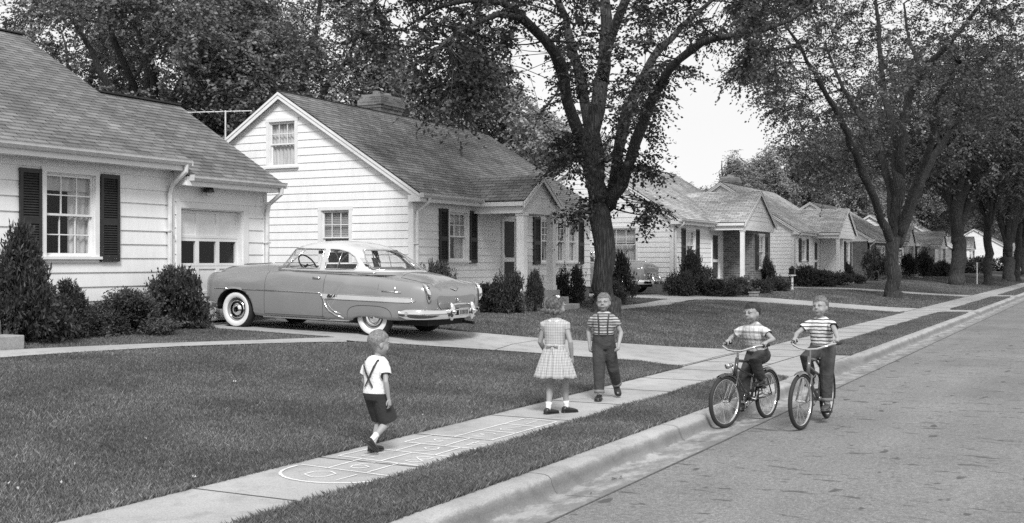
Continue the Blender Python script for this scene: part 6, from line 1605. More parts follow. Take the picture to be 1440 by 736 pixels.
def person(label, loc, rz, p):
    root = empty('person', loc, label, 'child'); root.rotation_euler = (0, 0, rz)
    k = p['h'] / 1.30; mb = MB(); X, Y = V3(1, 0, 0), V3(0, 1, 0)
    pel, che, lean = Vector(p['pelvis']), Vector(p['chest']), p.get('twist', 0)
    up = (che - pel).normalized(); rt = V3(math.cos(lean), math.sin(lean), 0); fw = up.cross(rt) * 1.0; rt = fw.cross(up); 
    if fw.y < 0: fw = -fw
    p['head'] = Vector(p['head']) + V3(0, .006, -.022 * k)
    def tor(off=0, skirt=False, kk=1):
        L = []; h = (che - pel).length
        for t, w_, d_ in ((-.30, .085, .07), (-.12, .108, .082), (.05, .112, .082), (.30, .100, .074), (.55, .104, .076), (.80, .116, .080), (1.0, .116, .080), (1.13, .104, .072), (1.24, .074, .058), (1.33, .048, .045)):
            L.append((pel + up * h * t, (w_ * k + off), (d_ * k + off), rt, fw))
        return L
    rings(mb, tor())
    nb = che + up * .055 * k; hc = Vector(p['head'])
    cap_tube(mb, [nb, nb.lerp(hc - V3(0, 0, .045 * k), .6), hc - V3(0, .012, .04)], [.040 * k, .034 * k, .036 * k], 12)
    fin, TH_ = head_parts(root, hc, p.get('hs', 1.0), p.get('yaw', 0), p.get('pitch', 0), p['hair'], p['style'], mb, p.get('roll', 0))
    J = {}
    for sd, nm in ((-1, 'l'), (1, 'r')):
        sh = che + rt * sd * .112 * k + up * .030 * k; el, wr = ik(sh, p['wr_' + nm], .215 * k, .185 * k, p.get('el_' + nm, (sd * .5, -1, -.2)))
        J['sh' + nm], J['el' + nm], J['wr' + nm] = sh, el, wr
        cap_tube(mb, [sh - rt * sd * .02, sh.lerp(el, .35), el], [.038 * k, .033 * k, .0265 * k]); cap_tube(mb, [el, el.lerp(wr, .3), wr], [.0275 * k, .0285 * k, .0185 * k])
        hp = pel + rt * sd * .058 * k - up * .02; kn, an = ik(hp, p['an_' + nm], .31 * k, .30 * k, p.get('kn_' + nm, (0, 1, 0)))
        J['hp' + nm], J['kn' + nm], J['an' + nm] = hp, kn, an
        cap_tube(mb, [hp, hp.lerp(kn, .4), kn], [.064 * k, .056 * k, .041 * k]); cap_tube(mb, [kn, kn.lerp(an, .3) - Vector(fw) * .006, kn.lerp(an, .7), an], [.039 * k, .042 * k, .031 * k, .026 * k])
    me = remeshed(mb, .0062, 2); hb = MB()
    for sd, nm in ((-1, 'l'), (1, 'r')):
        w_ = J['wr' + nm]; d = (w_ - J['el' + nm]).normalized(); d = Vector(p.get('hd_' + nm, d)); nr = Vector(p.get('hn_' + nm, (sd, 0, 0))); hand(hb, w_, d, nr, p.get('th_' + nm, 1 if True else -1) * (1 if sd > 0 else -1), k * 1.05, p.get('curl', .35))
    me = join_into(me, hb); me.name = 'body'; body = link_mesh('body', me, root, [M['skin']])
    fin()
    return root, k, pel, che, up, rt, fw, J, tor, hc, TH_
def part_mesh(me, name, mat, root): me.name = name; me.polygons.foreach_set('use_smooth', [True] * len(me.polygons)); return link_mesh(name, me, root, [mat])
def shirt(root, P, mat, sleeve=.5, off=.012, hem=-.10, slr=.047, puff=0, name='shirt', top=1.22, flare=0):
    _, k, pel, che, up, rt, fw, J, tor, hc, TH_ = P; h = (che - pel).length; mb = MB(); L = [(c, w_ + off + flare * max(0, .4 - i * .08), d_ + off + flare * .6 * max(0, .4 - i * .08), a, b) for i, (c, w_, d_, a, b) in enumerate(tor())][1:]; L[-1] = (L[-1][0], L[-1][1] - .004, L[-1][2] - .004, rt, fw); rings(mb, L)
    planes = []
    for sd, nm in ((-1, 'l'), (1, 'r')):
        sh, el = J['sh' + nm], J['el' + nm]; e = sh.lerp(el, sleeve)
        if puff: cap_tube(mb, [sh - rt * sd * .03, sh.lerp(e, .5) + up * .01, e], [.045 * k, .058 * k, .040 * k])
        else: cap_tube(mb, [sh - rt * sd * .03, sh.lerp(e, .5), e], [.045 * k, slr * k, (slr + .004) * k])
    me = remeshed(mb, .008, 3); c0 = pel + up * h * hem
    cut_mesh(me, [(c0, -up)]); 
    for sd, nm in ((-1, 'l'), (1, 'r')):
        sh, el = J['sh' + nm], J['el' + nm]; d = (el - sh).normalized(); ts = (-.30, -.12, .05, .30, .55, .80, 1.0, 1.13, 1.24, 1.33); TW = [q_[1] for q_ in tor(off)]
        local_cut(me, sh.lerp(el, sleeve), d, .080 * k, lambda c: abs((c - pel).dot(rt)) < np.interp((c - pel).dot(up) / h, ts, TW) + .007)
    return part_mesh(me, name, mat, root)
def trousers(root, P, mat, to=1.0, r=(.080, .066, .054), name='trousers', waist=.18, off=.012, cuff=None, flare=0):
    _, k, pel, che, up, rt, fw, J, tor, hc, TH_ = P; h = (che - pel).length; mb = MB(); T = tor(off)
    T = tor(off + .010); rings(mb, [T[0], T[1], T[2], (pel + up * h * waist, T[2][1] * .97, T[2][2] * .97, rt, fw)])
    out = []
    for nm in 'lr':
        hp, kn, an = J['hp' + nm], J['kn' + nm], J['an' + nm]
        if to <= .5: e = hp.lerp(kn, to * 2); cap_tube(mb, [hp, hp.lerp(e, .5), e], [r[0] * k, r[1] * k, r[2] * k]); out.append((e, (kn - hp).normalized()))
        else: e = kn.lerp(an, (to - .5) * 2); cap_tube(mb, [hp, hp.lerp(kn, .5), kn, kn.lerp(e, .5), e], [r[0] * k, (r[0] + r[1]) / 2 * k, r[1] * k, (r[1] + r[2]) / 2 * k, r[2] * k]); out.append((e, (an - kn).normalized()))
    me = remeshed(mb, .008, 3)
    for e, d in out:
        local_cut(me, e, d, .11 * k)
    o = part_mesh(me, name, mat, root)
    if cuff:
        for e, d in out:
            mb = MB(); mb.smooth = True; mb.tube([e - d * .035, e + d * .002], (r[2] + .005) * k, 16); mb.tube([e - d * .035, e + d * .002], (r[2] - .004) * k, 16); mb.build('cuff', cuff, o)
    return o
def shoes(root, P, mat, fl, fr_, sock=None, sh_h=.10, name='shoe'):
    J = P[7]; k = P[1]
    for nm, f in (('l', fl), ('r', fr_)):
        an = J['an' + nm]; mb = MB(); mb.smooth = True; shoe(mb, an, f, k * .98); mb.build(name, mat, root, fixn=False)
        if sock: kn = J['kn' + nm]; d = (kn - an).normalized(); mb = MB(); mb.smooth = True; mb.tube([an - d * .02, an + d * .02, an + d * sh_h * .6, an + d * sh_h], [.029 * k, .029 * k, .031 * k, .036 * k], 14); mb.build('sock', sock, root, fixn=False)
def strap_pts(P, pts, off=.022):
    _, k, pel, che, up, rt, fw, J, tor, hc, TH_ = P; h = (che - pel).length; T = tor(off); ts = (-.30, -.12, .05, .30, .55, .80, 1.0, 1.13, 1.24, 1.33); out = []
    for u, t, front in pts:   # u lateral (m), t along the spine, front=+1/-1
        w_ = np.interp(t, ts, [q_[1] for q_ in T]); d_ = np.interp(t, ts, [q_[2] for q_ in T]); a = min(abs(u) / w_, .98); y = d_ * (1 - a ** 2.3) ** (1 / 2.3)
        out.append(pel + up * h * t + rt * u + fw * (front * y))
    return out
def band(root, pts, w_, th, mat, name, closed=False):
    mb = MB(); mb.smooth = False
    for a, b in zip(pts, pts[1:]):
        pass
    pts = [Vector(p) for p in pts]; n = len(pts); c = sum(pts, Vector()) / n; vs = []
    for i, p in enumerate(pts):
        d = (pts[min(i + 1, n - 1)] - pts[max(i - 1, 0)]).normalized(); nn = (p - Vector((c.x, c.y, p.z))); nn = (nn - d * nn.dot(d)).normalized(); s_ = d.cross(nn)
        for a, b in ((-1, -1), (1, -1), (1, 1), (-1, 1)): vs.append(p + s_ * a * w_ / 2 + nn * b * th / 2)
    mb.add(vs, [(i * 4 + j, i * 4 + (j + 1) % 4, (i + 1) * 4 + (j + 1) % 4, (i + 1) * 4 + j) for i in range(n - 1) for j in range(4)] + [(3, 2, 1, 0), tuple(range(4 * n - 4, 4 * n))])
    return mb.build(name, mat, root)

# --- small boy with crossed suspenders, walking away
k = 1.09 / 1.30
P = person('small boy from behind in white shirt, crossed suspenders and dark shorts on the hopscotch', (8.36, 5.74, .008), R(-6 - 90),
  dict(h=1.09, pelvis=(0, 0, .535), chest=(0, .01, .775), head=(.01, .03, .985), hs=1.0, yaw=R(-28), pitch=R(-8), hair=M['hair_m'], style='crew',
       wr_l=(-.15, .10, .50), wr_r=(.165, -.02, .49), el_l=(-.6, -1, 0), el_r=(.6, -1, 0), an_l=(-.055, .02, .065), an_r=(.05, -.115, .135), hn_l=(-1, 0, 0), hn_r=(1, 0, 0), kn_r=(.1, 1, 0)))
rt0 = P[0]; shirt(rt0, P, M['w_shirt'], .62, .026, -.02, .060); so = trousers(rt0, P, M['d_short'], .47, (.088, .098, .104), name='shorts', waist=.20, off=.014)
shoes(rt0, P, M['leather'], (.15, 1, 0), (.1, .75, -.62), M['sock'], .075)
for sx in (-1, 1):
    a = [(sx * .045, .22, -1), (sx * .02, .38, -1), (0, .52, -1), (-sx * .03, .75, -1), (-sx * .06, 1.0, -1), (-sx * .075, 1.2, -1)]; a += [(-sx * .07, 1.2, 1), (-sx * .065, .9, 1), (-sx * .06, .5, 1), (-sx * .055, .22, 1)]
    band(rt0, strap_pts(P, a, .041), .016, .004, M['strap'], 'suspender')
mb = MB(); mb.smooth = True; c_ = P[3] + P[4] * .06; mb.tube([c_ + P[5] * math.cos(a) * .044 + P[6] * (math.sin(a) * .042 - .004) + P[4] * (.006 - .012 * math.sin(a)) for a in np.linspace(0, 6.283, 17)[:-1]], .012, 8, closed=True); mb.build('collar', M['w_shirt'], rt0, fixn=False)

# --- girl in plaid dress
P = person('girl in a pale plaid puff-sleeved dress, seen from behind with a short wavy bob', (11.45, 5.46, .008), R(8 - 90),
  dict(h=1.33, pelvis=(0, 0, .69), chest=(0, 0, .975), head=(.012, .02, 1.215), hs=1.02, yaw=R(-42), pitch=R(-4), hair=M['hair_g'], style='bob',
       wr_l=(-.15, .14, .66), wr_r=(.185, .03, .625), el_l=(-.6, -1, 0), el_r=(.7, -1, 0), an_l=(-.06, -.06, .062), an_r=(.095, .12, .066), hn_l=(-1, 0, 0), hn_r=(1, 0, 0)))
gr_ = P[0]; sh_ = shirt(gr_, P, M['plaid_dress'], .34, .012, .10, .05, puff=1, name='dress'); shoes(gr_, P, M['leather'], (.55, 1, 0), (.9, 1, -.05), M['sock'], .07)
mb = MB(); mb.smooth = True; n = 144; vs = []; zz = np.linspace(.745, .405, 14)
for i, z in enumerate(zz):
    t = i / 13; Rx, Ry = .108 + .118 * t ** .8, .085 + .100 * t ** .8
    for j in range(n):
        a = 2 * math.pi * j / n; pl = .004 + .016 * t; rr = 1 + (pl / Rx) * math.sin(a * 18 + .6 * math.sin(a * 3) + t * .5) + .02 * t * math.sin(a * 5 + 1)
        vs.append((Rx * rr * math.cos(a), Ry * rr * math.sin(a) + .0, z + .006 * t * math.sin(a * 7)))
mb.add(vs, [(i * n + j, i * n + (j + 1) % n, (i + 1) * n + (j + 1) % n, (i + 1) * n + j) for i in range(13) for j in range(n)])
sk_ = mb.build('skirt', M['plaid_dress'], gr_, fixn=False); so = sk_.modifiers.new('s', 'SOLIDIFY'); so.thickness = .004
mb = MB(); mb.smooth = True
band(gr_, [V3(.116 * math.cos(a), .092 * math.sin(a), .752) for a in np.linspace(0, 6.283, 30)], .028, .006, M['w_shirt'], 'sash')
mb = MB(); mb.smooth = True
for sx in (-1, 1): mb.ball((sx * .038, -.105, .765), (.036, .012, .020), 10, 8); mb.beam((sx * .008, -.104, .75), (sx * .03, -.125, .62), .022, .004)
mb.ball((0, -.108, .762), (.012, .013, .014)); mb.build('bow', M['plaid_dress'], gr_, fixn=False)
mb = MB(); mb.smooth = True
for sx in (-1, 1): mb.tube([(sx * .004, -.068, 1.022), (sx * .045, -.062, 1.030), (sx * .062, -.02, 1.045), (sx * .05, .03, 1.045), (sx * .02, .055, 1.03)], [.010, .016, .014, .012, .009], 8)
mb.build('collar', M['w_shirt'], gr_, fixn=False)
T_ = P[10]; mb = MB(); mb.smooth = True
for sx in (-1, 1):
    b = len(mb.v); mb.ball((0, 0, 0), (.026, .012, .017), 10, 8)
    for i in range(b, len(mb.v)): v = mb.v[i]; mb.v[i] = tuple(T_(v[0] + .045 + sx * .022, v[1] - .03, v[2] + .092))
mb.build('hair_ribbon', M['w_shirt'], gr_, fixn=False)

# --- boy in striped shirt and suspenders walking towards the camera
hd = TH + R(172)
P = person('boy on foot in striped shirt, suspenders and cuffed jeans before the big elm', (12.92, 5.50, .008), hd - R(90),
  dict(h=1.32, pelvis=(0, 0, .70), chest=(0, -.005, .985), head=(0, .02, 1.215), hs=1.02, yaw=R(-6), pitch=R(-3), hair=M['hair_b'], style='crew', curl=.45,
       wr_l=(-.19, .12, .68), wr_r=(.175, -.06, .655), el_l=(-.8, -1, 0), el_r=(.8, -1, 0), an_r=(.045, .13, .062), an_l=(-.15, -.25, .16), hn_l=(-1, 0, 0), hn_r=(1, 0, 0)))
br = P[0]; shirt(br, P, M['str_dark'], .55, .018, -.05, .052); trousers(br, P, M['denim'], .97, (.088, .072, .058), waist=.30, cuff=M['cuff']); shoes(br, P, M['leather'], (-.25, .8, -.6), (.12, 1, 0), M['sock'], .04)
for sx in (-1, 1):
    a = [(sx * .055, .28, 1), (sx * .052, .5, 1), (sx * .055, .8, 1), (sx * .06, 1.0, 1), (sx * .068, 1.2, 1), (sx * .068, 1.2, -1), (sx * .05, .9, -1), (sx * .02, .5, -1), (sx * .04, .28, -1)]
    band(br, strap_pts(P, a, .026), .018, .004, M['strap'], 'suspender')
band(br, [P[2] + P[4] * .085 + P[5] * math.cos(a) * .130 + P[6] * math.sin(a) * .101 for a in np.linspace(0, 6.283, 26)], .028, .005, M['leather'], 'waistband')

# ---------------- bicycles
M['bike_dark'] = carpaint('bicycle_enamel_dark', .03); M['bike_red'] = carpaint('bicycle_enamel_mid', .09)
def bicycle(label, loc, rz, wr, Lb, steer, crank, paint, fender=True, lamp=False, basket=False):
    b = empty('bicycle', loc, label, 'bicycle', 'bicycles ridden along the gutter'); b.rotation_euler = (0, 0, rz)
    hub_r, hub_f, BB = V3(0, 0, wr), V3(0, Lb, wr), V3(0, .41, .27); st, ht, hb_ = V3(0, .27, wr + .33), V3(0, Lb - .235, wr + .44), V3(0, Lb - .185, wr + .27)
    mb = MB(); mb.smooth = True
    mb.tube([ht + V3(0, -.008, .03), hb_], .021, 10); mb.tube([hb_ + V3(0, -.005, .04), hb_.lerp(BB, .5) + V3(0, .0, -.02), BB], .017, 8); mb.tube([ht, ht.lerp(st, .5) + V3(0, 0, .03), st - V3(0, -.01, .04)], .015, 8)
    mb.tube([BB, st], .016, 8); mb.tube([ht - V3(0, .0, .08), ht.lerp(hub_r, .5) + V3(0, -.02, .01), st.lerp(BB, .45), ], .013, 8)
    for sx in (-1, 1): mb.tube([BB + V3(sx * .02, 0, 0), V3(sx * .055, .2, wr - .02), V3(sx * .06, 0, wr)], .010, 6); mb.tube([st + V3(sx * .012, 0, -.05), V3(sx * .05, .1, wr + .2), V3(sx * .06, 0, wr)], .008, 6)
    mb.tube([BB - V3(.045, 0, 0), BB + V3(.045, 0, 0)], .026, 12); mb.build('frame', paint, b, fixn=False)
    # steering assembly
    fk = bpy.data.objects.new('front_fork', None); COL.objects.link(fk); fk.parent = b; fk.empty_display_size = .1
    piv = hb_; fk.location = piv; fk.rotation_euler = (0, 0, steer)
    mb = MB(); mb.smooth = True; o = -piv
    for sx in (-1, 1): mb.tube([V3(sx * .01, 0, .02), V3(sx * .055, .02, .0), V3(sx * .06, .07, -.10), V3(sx * .055, Lb - piv.y, wr - piv.z)], .010, 8)
    mb.tube([V3(0, -.05, .17), V3(0, 0, .02)], .014, 8); mb.build('fork_blades', paint, fk, fixn=False)
    mb = MB(); mb.smooth = True; z0 = .30
    mb.tube([V3(0, -.05, .17), V3(0, -.058, .26), V3(0, -.02, .28)], .013, 8)
    L = [(-.255, -.27, z0 + .045), (-.25, -.18, z0 + .045), (-.235, -.10, z0 + .042), (-.18, -.035, z0 + .018), (-.10, -.01, z0 - .012), (0, -.015, z0 - .022), (.10, -.01, z0 - .012), (.18, -.035, z0 + .018), (.235, -.10, z0 + .042), (.25, -.18, z0 + .045), (.255, -.27, z0 + .045)]
    mb.tube(L, .0125, 8); hbm = mb.build('handlebar', M['chrome'], fk, fixn=False)
    for sx in (-1, 1): mb = MB(); mb.smooth = True; mb.tube([(sx * .249, -.17, z0 + .045), (sx * .256, -.285, z0 + .045)], .018, 10); mb.build('grip', M['rubber'], hbm, fixn=False)
    if lamp: mb = MB(); mb.smooth = True; mb.tube([(0, .04, .12), (0, .07, .125), (0, .13, .12), (0, .15, .118)], [.012, .022, .030, .032], 12); mb.tube([(0, .05, .10), (0, .02, .04)], .01, 6); mb.build('headlamp', M['chrome'], fk, fixn=False)
    def wheel(parent, c):
        w_ = bpy.data.objects.new('wheel', None); COL.objects.link(w_); w_.parent = parent; w_.location = c; w_.empty_display_size = .1
        return w_
    def wparts(prefix, parent, c):
        mb = MB(); mb.smooth = True; n = 56; prof = [(wr - .025 + .024 * math.cos(a), .023 * math.sin(a)) for a in np.linspace(0, 2 * math.pi, 13)[:-1]]; mb.lathe([(r_, h_) for r_, h_ in prof], c, 'x', n, closed=True); ty = mb.build('tyre', M['rubber'], parent, fixn=False)
        mb = MB(); mb.smooth = True; rr = wr - .052; mb.lathe([(rr + .010, -.016), (rr, -.014), (rr - .006, 0), (rr, .014), (rr + .010, .016), (rr + .006, 0)], c, 'x', n, closed=True); mb.build('rim', M['chrome'], ty, fixn=False)
        mb = MB(); c = Vector(c)
        for i in range(28):
            a = 2 * math.pi * i / 28; a2 = a + (.5 if i % 4 < 2 else -.5); sx = 1 if i % 2 else -1
            mb.tube([c + V3(sx * .03, .018 * math.cos(a2), .018 * math.sin(a2)), c + V3(0, rr * math.cos(a), rr * math.sin(a))], .0016, 3)
        mb.tube([c - V3(.05, 0, 0), c - V3(.02, 0, 0), c + V3(.02, 0, 0), c + V3(.05, 0, 0)], [.008, .018, .018, .008], 8); mb.build('spokes', M['chrome'], ty, fixn=False); return ty
    wparts('f', fk, V3(0, Lb - piv.y, wr - piv.z)); wparts('r', b, hub_r)
    def fend(parent, c, a0, a1, nm):
        mb = MB(); mb.smooth = True; c = Vector(c); vs = []; A = np.linspace(a0, a1, 26)
        for a in A:
            for x_, dr in ((-.030, -.018), (-.024, .004), (0, .013), (.024, .004), (.030, -.018)): vs.append(c + V3(x_, (wr + .012 + dr) * math.cos(a), (wr + .012 + dr) * math.sin(a)))
        mb.add(vs, [(i * 5 + j, i * 5 + j + 1, (i + 1) * 5 + j + 1, (i + 1) * 5 + j) for i in range(25) for j in range(4)]); mb.build(nm, paint if fender != 'chrome' else M['chrome'], parent, fixn=False)
    fend(b, hub_r, R(75), R(200), 'rear_fender'); fend(fk, V3(0, Lb - piv.y, wr - piv.z), R(68) if fender == 'short' else R(15), R(140), 'front_fender')
    mb = MB(); mb.smooth = True; S = V3(0, .235, wr + .40)
    mb.tube([st - V3(0, 0, .05), S - V3(0, 0, .02)], .012, 8)
    L = [(-.13, .075, .03), (-.10, .09, .035), (-.04, .08, .034), (.03, .045, .03), (.10, .028, .024), (.14, .018, .016)]; rings(mb, [(S + V3(0, y, .01), w_, h_, V3(1, 0, 0), V3(0, 0, 1)) for y, w_, h_ in L], 14); mb.build('saddle', M['leather'], b, fixn=False)
    cr_ = bpy.data.objects.new('crank', None); COL.objects.link(cr_); cr_.parent = b; cr_.location = BB; cr_.empty_display_size = .05
    mb = MB(); mb.smooth = True; u = V3(0, math.cos(crank), math.sin(crank)) * .14
    mb.lathe([(.085, .048), (.088, .051), (.085, .054), (.07, .054), (.07, .048)], (0, 0, 0), 'x', 28, closed=True); mb.tube([V3(.06, 0, 0), V3(.065, u.y, u.z)], .009, 6); mb.tube([V3(-.06, 0, 0), V3(-.065, -u.y, -u.z)], .009, 6); mb.tube([V3(-.06, 0, 0), V3(.06, 0, 0)], .012, 8)
    for a in range(5): mb.tube([V3(.051, 0, 0), V3(.051, .075 * math.cos(a * 1.257), .075 * math.sin(a * 1.257))], .006, 4)
    mb.build('chainring', M['chrome'], cr_, fixn=False)
    for sx, uu in ((1, u), (-1, -u)): mb = MB(); mb.box(sx * .075 if sx > 0 else -.155, .155 if sx > 0 else -.075, uu.y - .035, uu.y + .035, uu.z - .011, uu.z + .011); mb.build('pedal', M['rubber'], cr_)
    mb = MB(); mb.smooth = True; mb.tube([V3(.052, .41, .36), V3(.052, .2, wr + .045), V3(.052, 0, wr + .035)], .004, 5); mb.tube([V3(.052, .41, .185), V3(.052, .2, wr - .05), V3(.052, 0, wr - .035)], .004, 5); mb.build('chain', M['lampm'], b, fixn=False)
    mb = MB(); mb.prism([(.49, .33), (.40, .385), (.30, .37), (.05, wr + .045), (.05, wr + .02), (.30, .33), (.40, .345)], lambda p_, q_, d: (d, p_, q_), .058, .062); mb.build('chain_guard', paint, b)
    return b, BB, u, S, piv
def rider(label, bk, loc, rz, h, dz, hair, style, shirtmat, legmat, crank, steer, Lb, wr, yaw=0, collar=None, lean=.06, shoem=None, pitch=0):
    b, BB, u, S, piv = bk; g_ = []
    for sx in (-1, 1):
        v = Matrix.Rotation(steer, 3, 'Z') @ V3(sx * .252, -.21, .345) + piv; g_.append(v)
    pr_, pl_ = BB + V3(.115, u.y, u.z), BB + V3(-.115, -u.y, -u.z)
    pel = S + V3(0, .0, .085 + dz); che = pel + V3(0, lean, .275 * h / 1.3)
    wl, wr_ = [q_ + V3(0, -.045, .032) for q_ in g_]
    P = person(label, loc, rz, dict(h=h, pelvis=pel, chest=che, head=che + V3(0, .045, .232 * h / 1.3), hs=1.02, yaw=yaw, pitch=pitch, hair=hair, style=style, curl=.75, hd_l=(-.0, .9, -.25), hd_r=(.0, .9, -.25), hn_l=(-.2, .1, 1), hn_r=(.2, .1, 1),
        wr_l=wl, wr_r=wr_, el_l=(-1, -.3, -.6), el_r=(1, -.3, -.6), an_l=pl_ + V3(.02, -.035, .085), an_r=pr_ + V3(-.02, -.035, .085), kn_l=(-.12, 1, .2), kn_r=(.12, 1, .2), th_l=-1, th_r=-1))
    r = P[0]; shirt(r, P, shirtmat, .55, .020, -.02, .054); trousers(r, P, legmat, .95, (.096, .076, .056), waist=.26, cuff=M['cuff'] if style == 'quiff' else None)
    shoes(r, P, shoem or M['leather'], (.05, 1, -.05), (-.05, 1, -.12), M['sock'], .05)
    c_ = P[3] + P[4] * .062; mb = MB(); mb.smooth = True
    if collar == 'ring': mb.tube([c_ + P[5] * math.cos(a) * .050 + P[6] * math.sin(a) * .046 + P[4] * (-.016 * math.sin(a)) for a in np.linspace(0, 6.283, 19)[:-1]], .0105, 8, closed=True); mb.build('neckband', M['strap'], r, fixn=False)
    else:
        for sx in (-1, 1): mb.tube([c_ + P[5] * sx * .010 + P[6] * .052 - P[4] * .03, c_ + P[5] * sx * .04 + P[6] * .045 - P[4] * .012, c_ + P[5] * sx * .052 + P[6] * .0 + P[4] * .006, c_ + P[5] * sx * .02 - P[6] * .045 + P[4] * .01], [.006, .013, .012, .009], 8)
        mb.build('collar', shirtmat, r, fixn=False)
    return r
zr_ = -.13 + .012
L1 = (13.24, 3.56, -.142); a1 = math.atan2(3.74 - 3.56, 12.26 - 13.24) - R(90)
c1_ = R(-75)
bk1 = bicycle('dark bicycle with small headlamp under the boy in the plaid shirt', L1, a1, .292, 1.0, R(-8), c1_, M['bike_dark'], fender='short', lamp=True)
rider('boy in a pale plaid collared shirt riding the bicycle nearest the curb', bk1, L1, a1, 1.27, 0.0, M['hair_d'], 'crew', M['plaid_shirt'], M['denim'], c1_, R(-8), 1.0, .292, yaw=R(-14), lean=.11, pitch=R(-6))
L2 = (13.40, 2.90, -.115); a2 = math.atan2(2.92 - 2.90, 12.33 - 13.40) - R(90); c2_ = R(100)
bk2 = bicycle('bicycle without headlamp under the boy in the striped T-shirt, out on the asphalt', L2, a2, .305, 1.06, R(-9), c2_, M['bike_red'], fender='short')
rider('blond boy in a white T-shirt with thin dark stripes riding the outer bicycle', bk2, L2, a2, 1.32, .02, M['hair_b'], 'quiff', M['str_ring'], M['denim'], c2_, R(-9), 1.06, .305, yaw=R(-12), collar='ring', lean=.05, shoem=M['leather2'])
# ------------------------------------------------------------------ grass blades
def grass(name, n, samp, hmin, hmax, wd, seed, label=None):
    r = np.random.default_rng(seed); XY = samp(r, n); n = len(XY)
    ys = np.array([p[0] for p in GP]); zs = np.array([p[1] for p in GP]); y = XY[:, 1]
    z = np.where(y <= 6.1, 0, np.where(y > 6.7, (np.interp(y - .5, ys, zs) + 2 * np.interp(y, ys, zs) + np.interp(y + .5, ys, zs)) / 4, np.interp(y, ys, zs)))
    pat = .5 + .5 * np.sin(XY[:, 0] * 2.1 + 1.3 * np.sin(y * 1.7)) * np.sin(y * 2.6 + np.sin(XY[:, 0] * 1.1))
    h = r.uniform(hmin, hmax, n) * (.8 + .4 * pat); a = r.uniform(0, 2 * np.pi, n); ln = r.uniform(.15, .9, n) * h; b = r.uniform(0, 2 * np.pi, n)
    V = np.empty((n, 4, 3)); dx, dy = np.cos(a) * wd / 2, np.sin(a) * wd / 2
    V[:, 0] = np.stack([XY[:, 0] - dx, y - dy, z - .003], 1); V[:, 1] = np.stack([XY[:, 0] + dx, y + dy, z - .003], 1)
    mx, my = XY[:, 0] + np.cos(b) * ln * .35, y + np.sin(b) * ln * .35
    V[:, 2] = np.stack([XY[:, 0] + np.cos(b) * ln, y + np.sin(b) * ln, z + h], 1); V[:, 3] = np.stack([mx - dx * .8, my - dy * .8, z + h * .6], 1)
    o = np_mesh(name, V.reshape(-1, 3), np.arange(4 * n).reshape(n, 4), M['grass']); o['kind'] = 'stuff'; return o
d1N = lambda y: np.interp(y, [6.08, 6.9, 8.5, 10.6, 11.1, 14.7], [17.5, 17.6, 16.45, 14.62, 14.95, 15.15]); d1F = lambda y: np.interp(y, [6.08, 6.4, 7.74, 9.27, 10.5, 14.7], [21.15, 21.1, 19.9, 18.5, 17.75, 17.95])
def lowW(x): return np.interp(x, [4, 9.7, 10.6, 12, 13.6, 14.5], [12.2, 12.15, 12.0, 11.7, 10.95, 10.5])
def upW(x): return np.interp(x, [4, 9.7, 10.8, 12.1, 13.9, 15.1], [13.1, 13.05, 12.75, 12.3, 11.45, 10.95])
def edge_j(r, k): return r.normal(size=k) * .02
def s_lawn1(r, n):   # lawn in front of the nearest house
    y = 6.06 + (r.uniform(0, 1, n) ** 1.25) * 8.6; x = r.uniform(2.5, 17.8, n)
    ang = np.arctan2(y, x); vis = (np.degrees(ang) < 27.66 + 25.5)
    ok = (x < d1N(y) + edge_j(r, n)) & vis & ~((y > lowW(x) + edge_j(r, n)) & (y < upW(x) + edge_j(r, n)) & (x < 15.2)) & ~((x < 10.6) & (y > 12.93))
    return np.stack([x[ok], y[ok]], 1)
grass('lawn_grass', 700000, s_lawn1, .014, .038, .0045, 1)
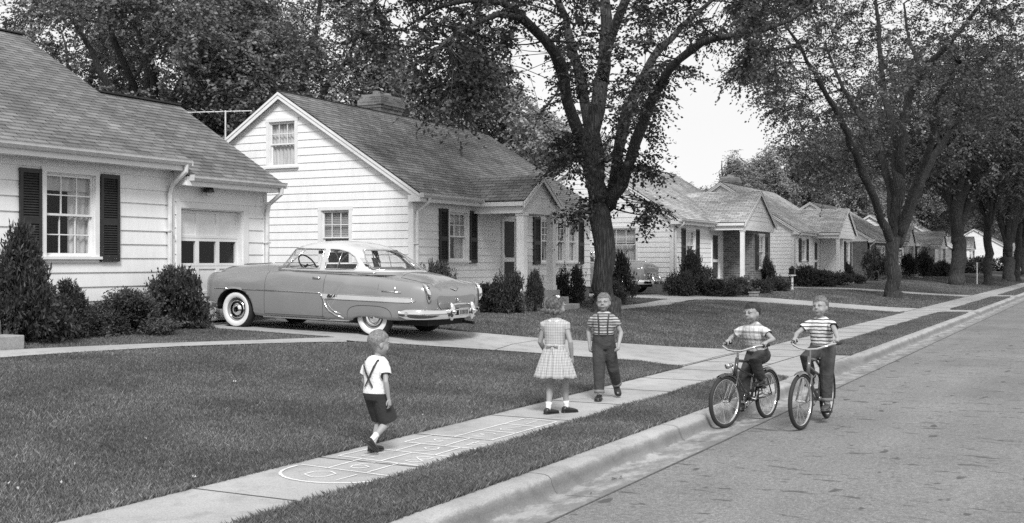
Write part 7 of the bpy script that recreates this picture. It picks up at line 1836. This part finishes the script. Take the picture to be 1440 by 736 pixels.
def s_edge(r, n):    # ragged edges along walk and curb
    x = r.uniform(4, 40, n) ** 1.0; side = r.integers(0, 3, n); y = np.where(side == 0, 6.07 + np.abs(r.normal(size=n)) * .035 - .03, np.where(side == 1, 4.95 - np.abs(r.normal(size=n)) * .035 + .018, 4.13 + np.abs(r.normal(size=n)) * .03))
    ok = ~((x > 16.4 + (y - 4.1) * .65) & (x < 21.0)) & ~((x > 39.6) & (x < 43)); ok &= ~((side == 0) & (x > 17.4) & (x < 21.2))
    return np.stack([x[ok], y[ok]], 1)
grass('edge_grass', 90000, s_edge, .025, .065, .006, 2)
def s_strip(r, n):
    x = 3.0 + (r.uniform(0, 1, n) ** 1.5) * 37.4; y = r.uniform(4.14, 4.95, n); e = edge_j(r, n)
    ok = ~((x > 16.5 + (y - 4.1) * .6 + e) & (x < 20.92 + e)); return np.stack([x[ok], y[ok]], 1)
grass('parkway_grass', 380000, s_strip, .018, .048, .0045, 3)
def s_lawn2(r, n):
    y = 6.08 + r.uniform(0, 1, n) * 7.6; x = 17.8 + r.uniform(0, 1, n) * 22; e = edge_j(r, n)
    d2 = np.interp(y, [6.08, 8, 12, 26], [39.6, 38.2, 34.0, 34.2]); dw = (y > 10.9) & (y < 12.25) & (x > 26.2)
    ok = (x > d1F(y) + e) & (x < d2 + e) & ~((y > 11.0) & (y < 11.75) & (x > 26.3) & (x < 31)) & ~((y > 11.3 + (x - 33) * .0) & (y < 12.2) & (x > 31)) & ~((x > 24.3) & (x < 26.4) & (y > 11.8))
    return np.stack([x[ok], y[ok]], 1)
grass('lawn_grass', 330000, s_lawn2, .02, .05, .010, 4)
def s_lawn3(r, n):
    y = 6.08 + r.uniform(0, 1, n) * 7.6; x = 34 + (r.uniform(0, 1, n) ** 1.2) * 60; e = edge_j(r, n)
    a = np.interp(y, [6.08, 8, 12, 26], [43.0, 41.2, 37.6, 37.6]); b = np.interp(y, [6.08, 9.2, 12, 26], [58, 54, 49.5, 52.4]); c = np.interp(y, [6.08, 9.2, 12, 26], [61, 56.6, 52.6, 55.4])
    ok = (x > a + e) & ~((x > b) & (x < c)); return np.stack([x[ok], y[ok]], 1)
grass('lawn_grass', 260000, s_lawn3, .035, .07, .022, 5)
def s_strip2(r, n):
    x = 42.5 + (r.uniform(0, 1, n) ** 1.3) * 50; y = r.uniform(4.15, 4.94, n); ok = ~((x > 58.8) & (x < 61.8)); return np.stack([x[ok], y[ok]], 1)
grass('parkway_grass', 60000, s_strip2, .035, .07, .02, 6)
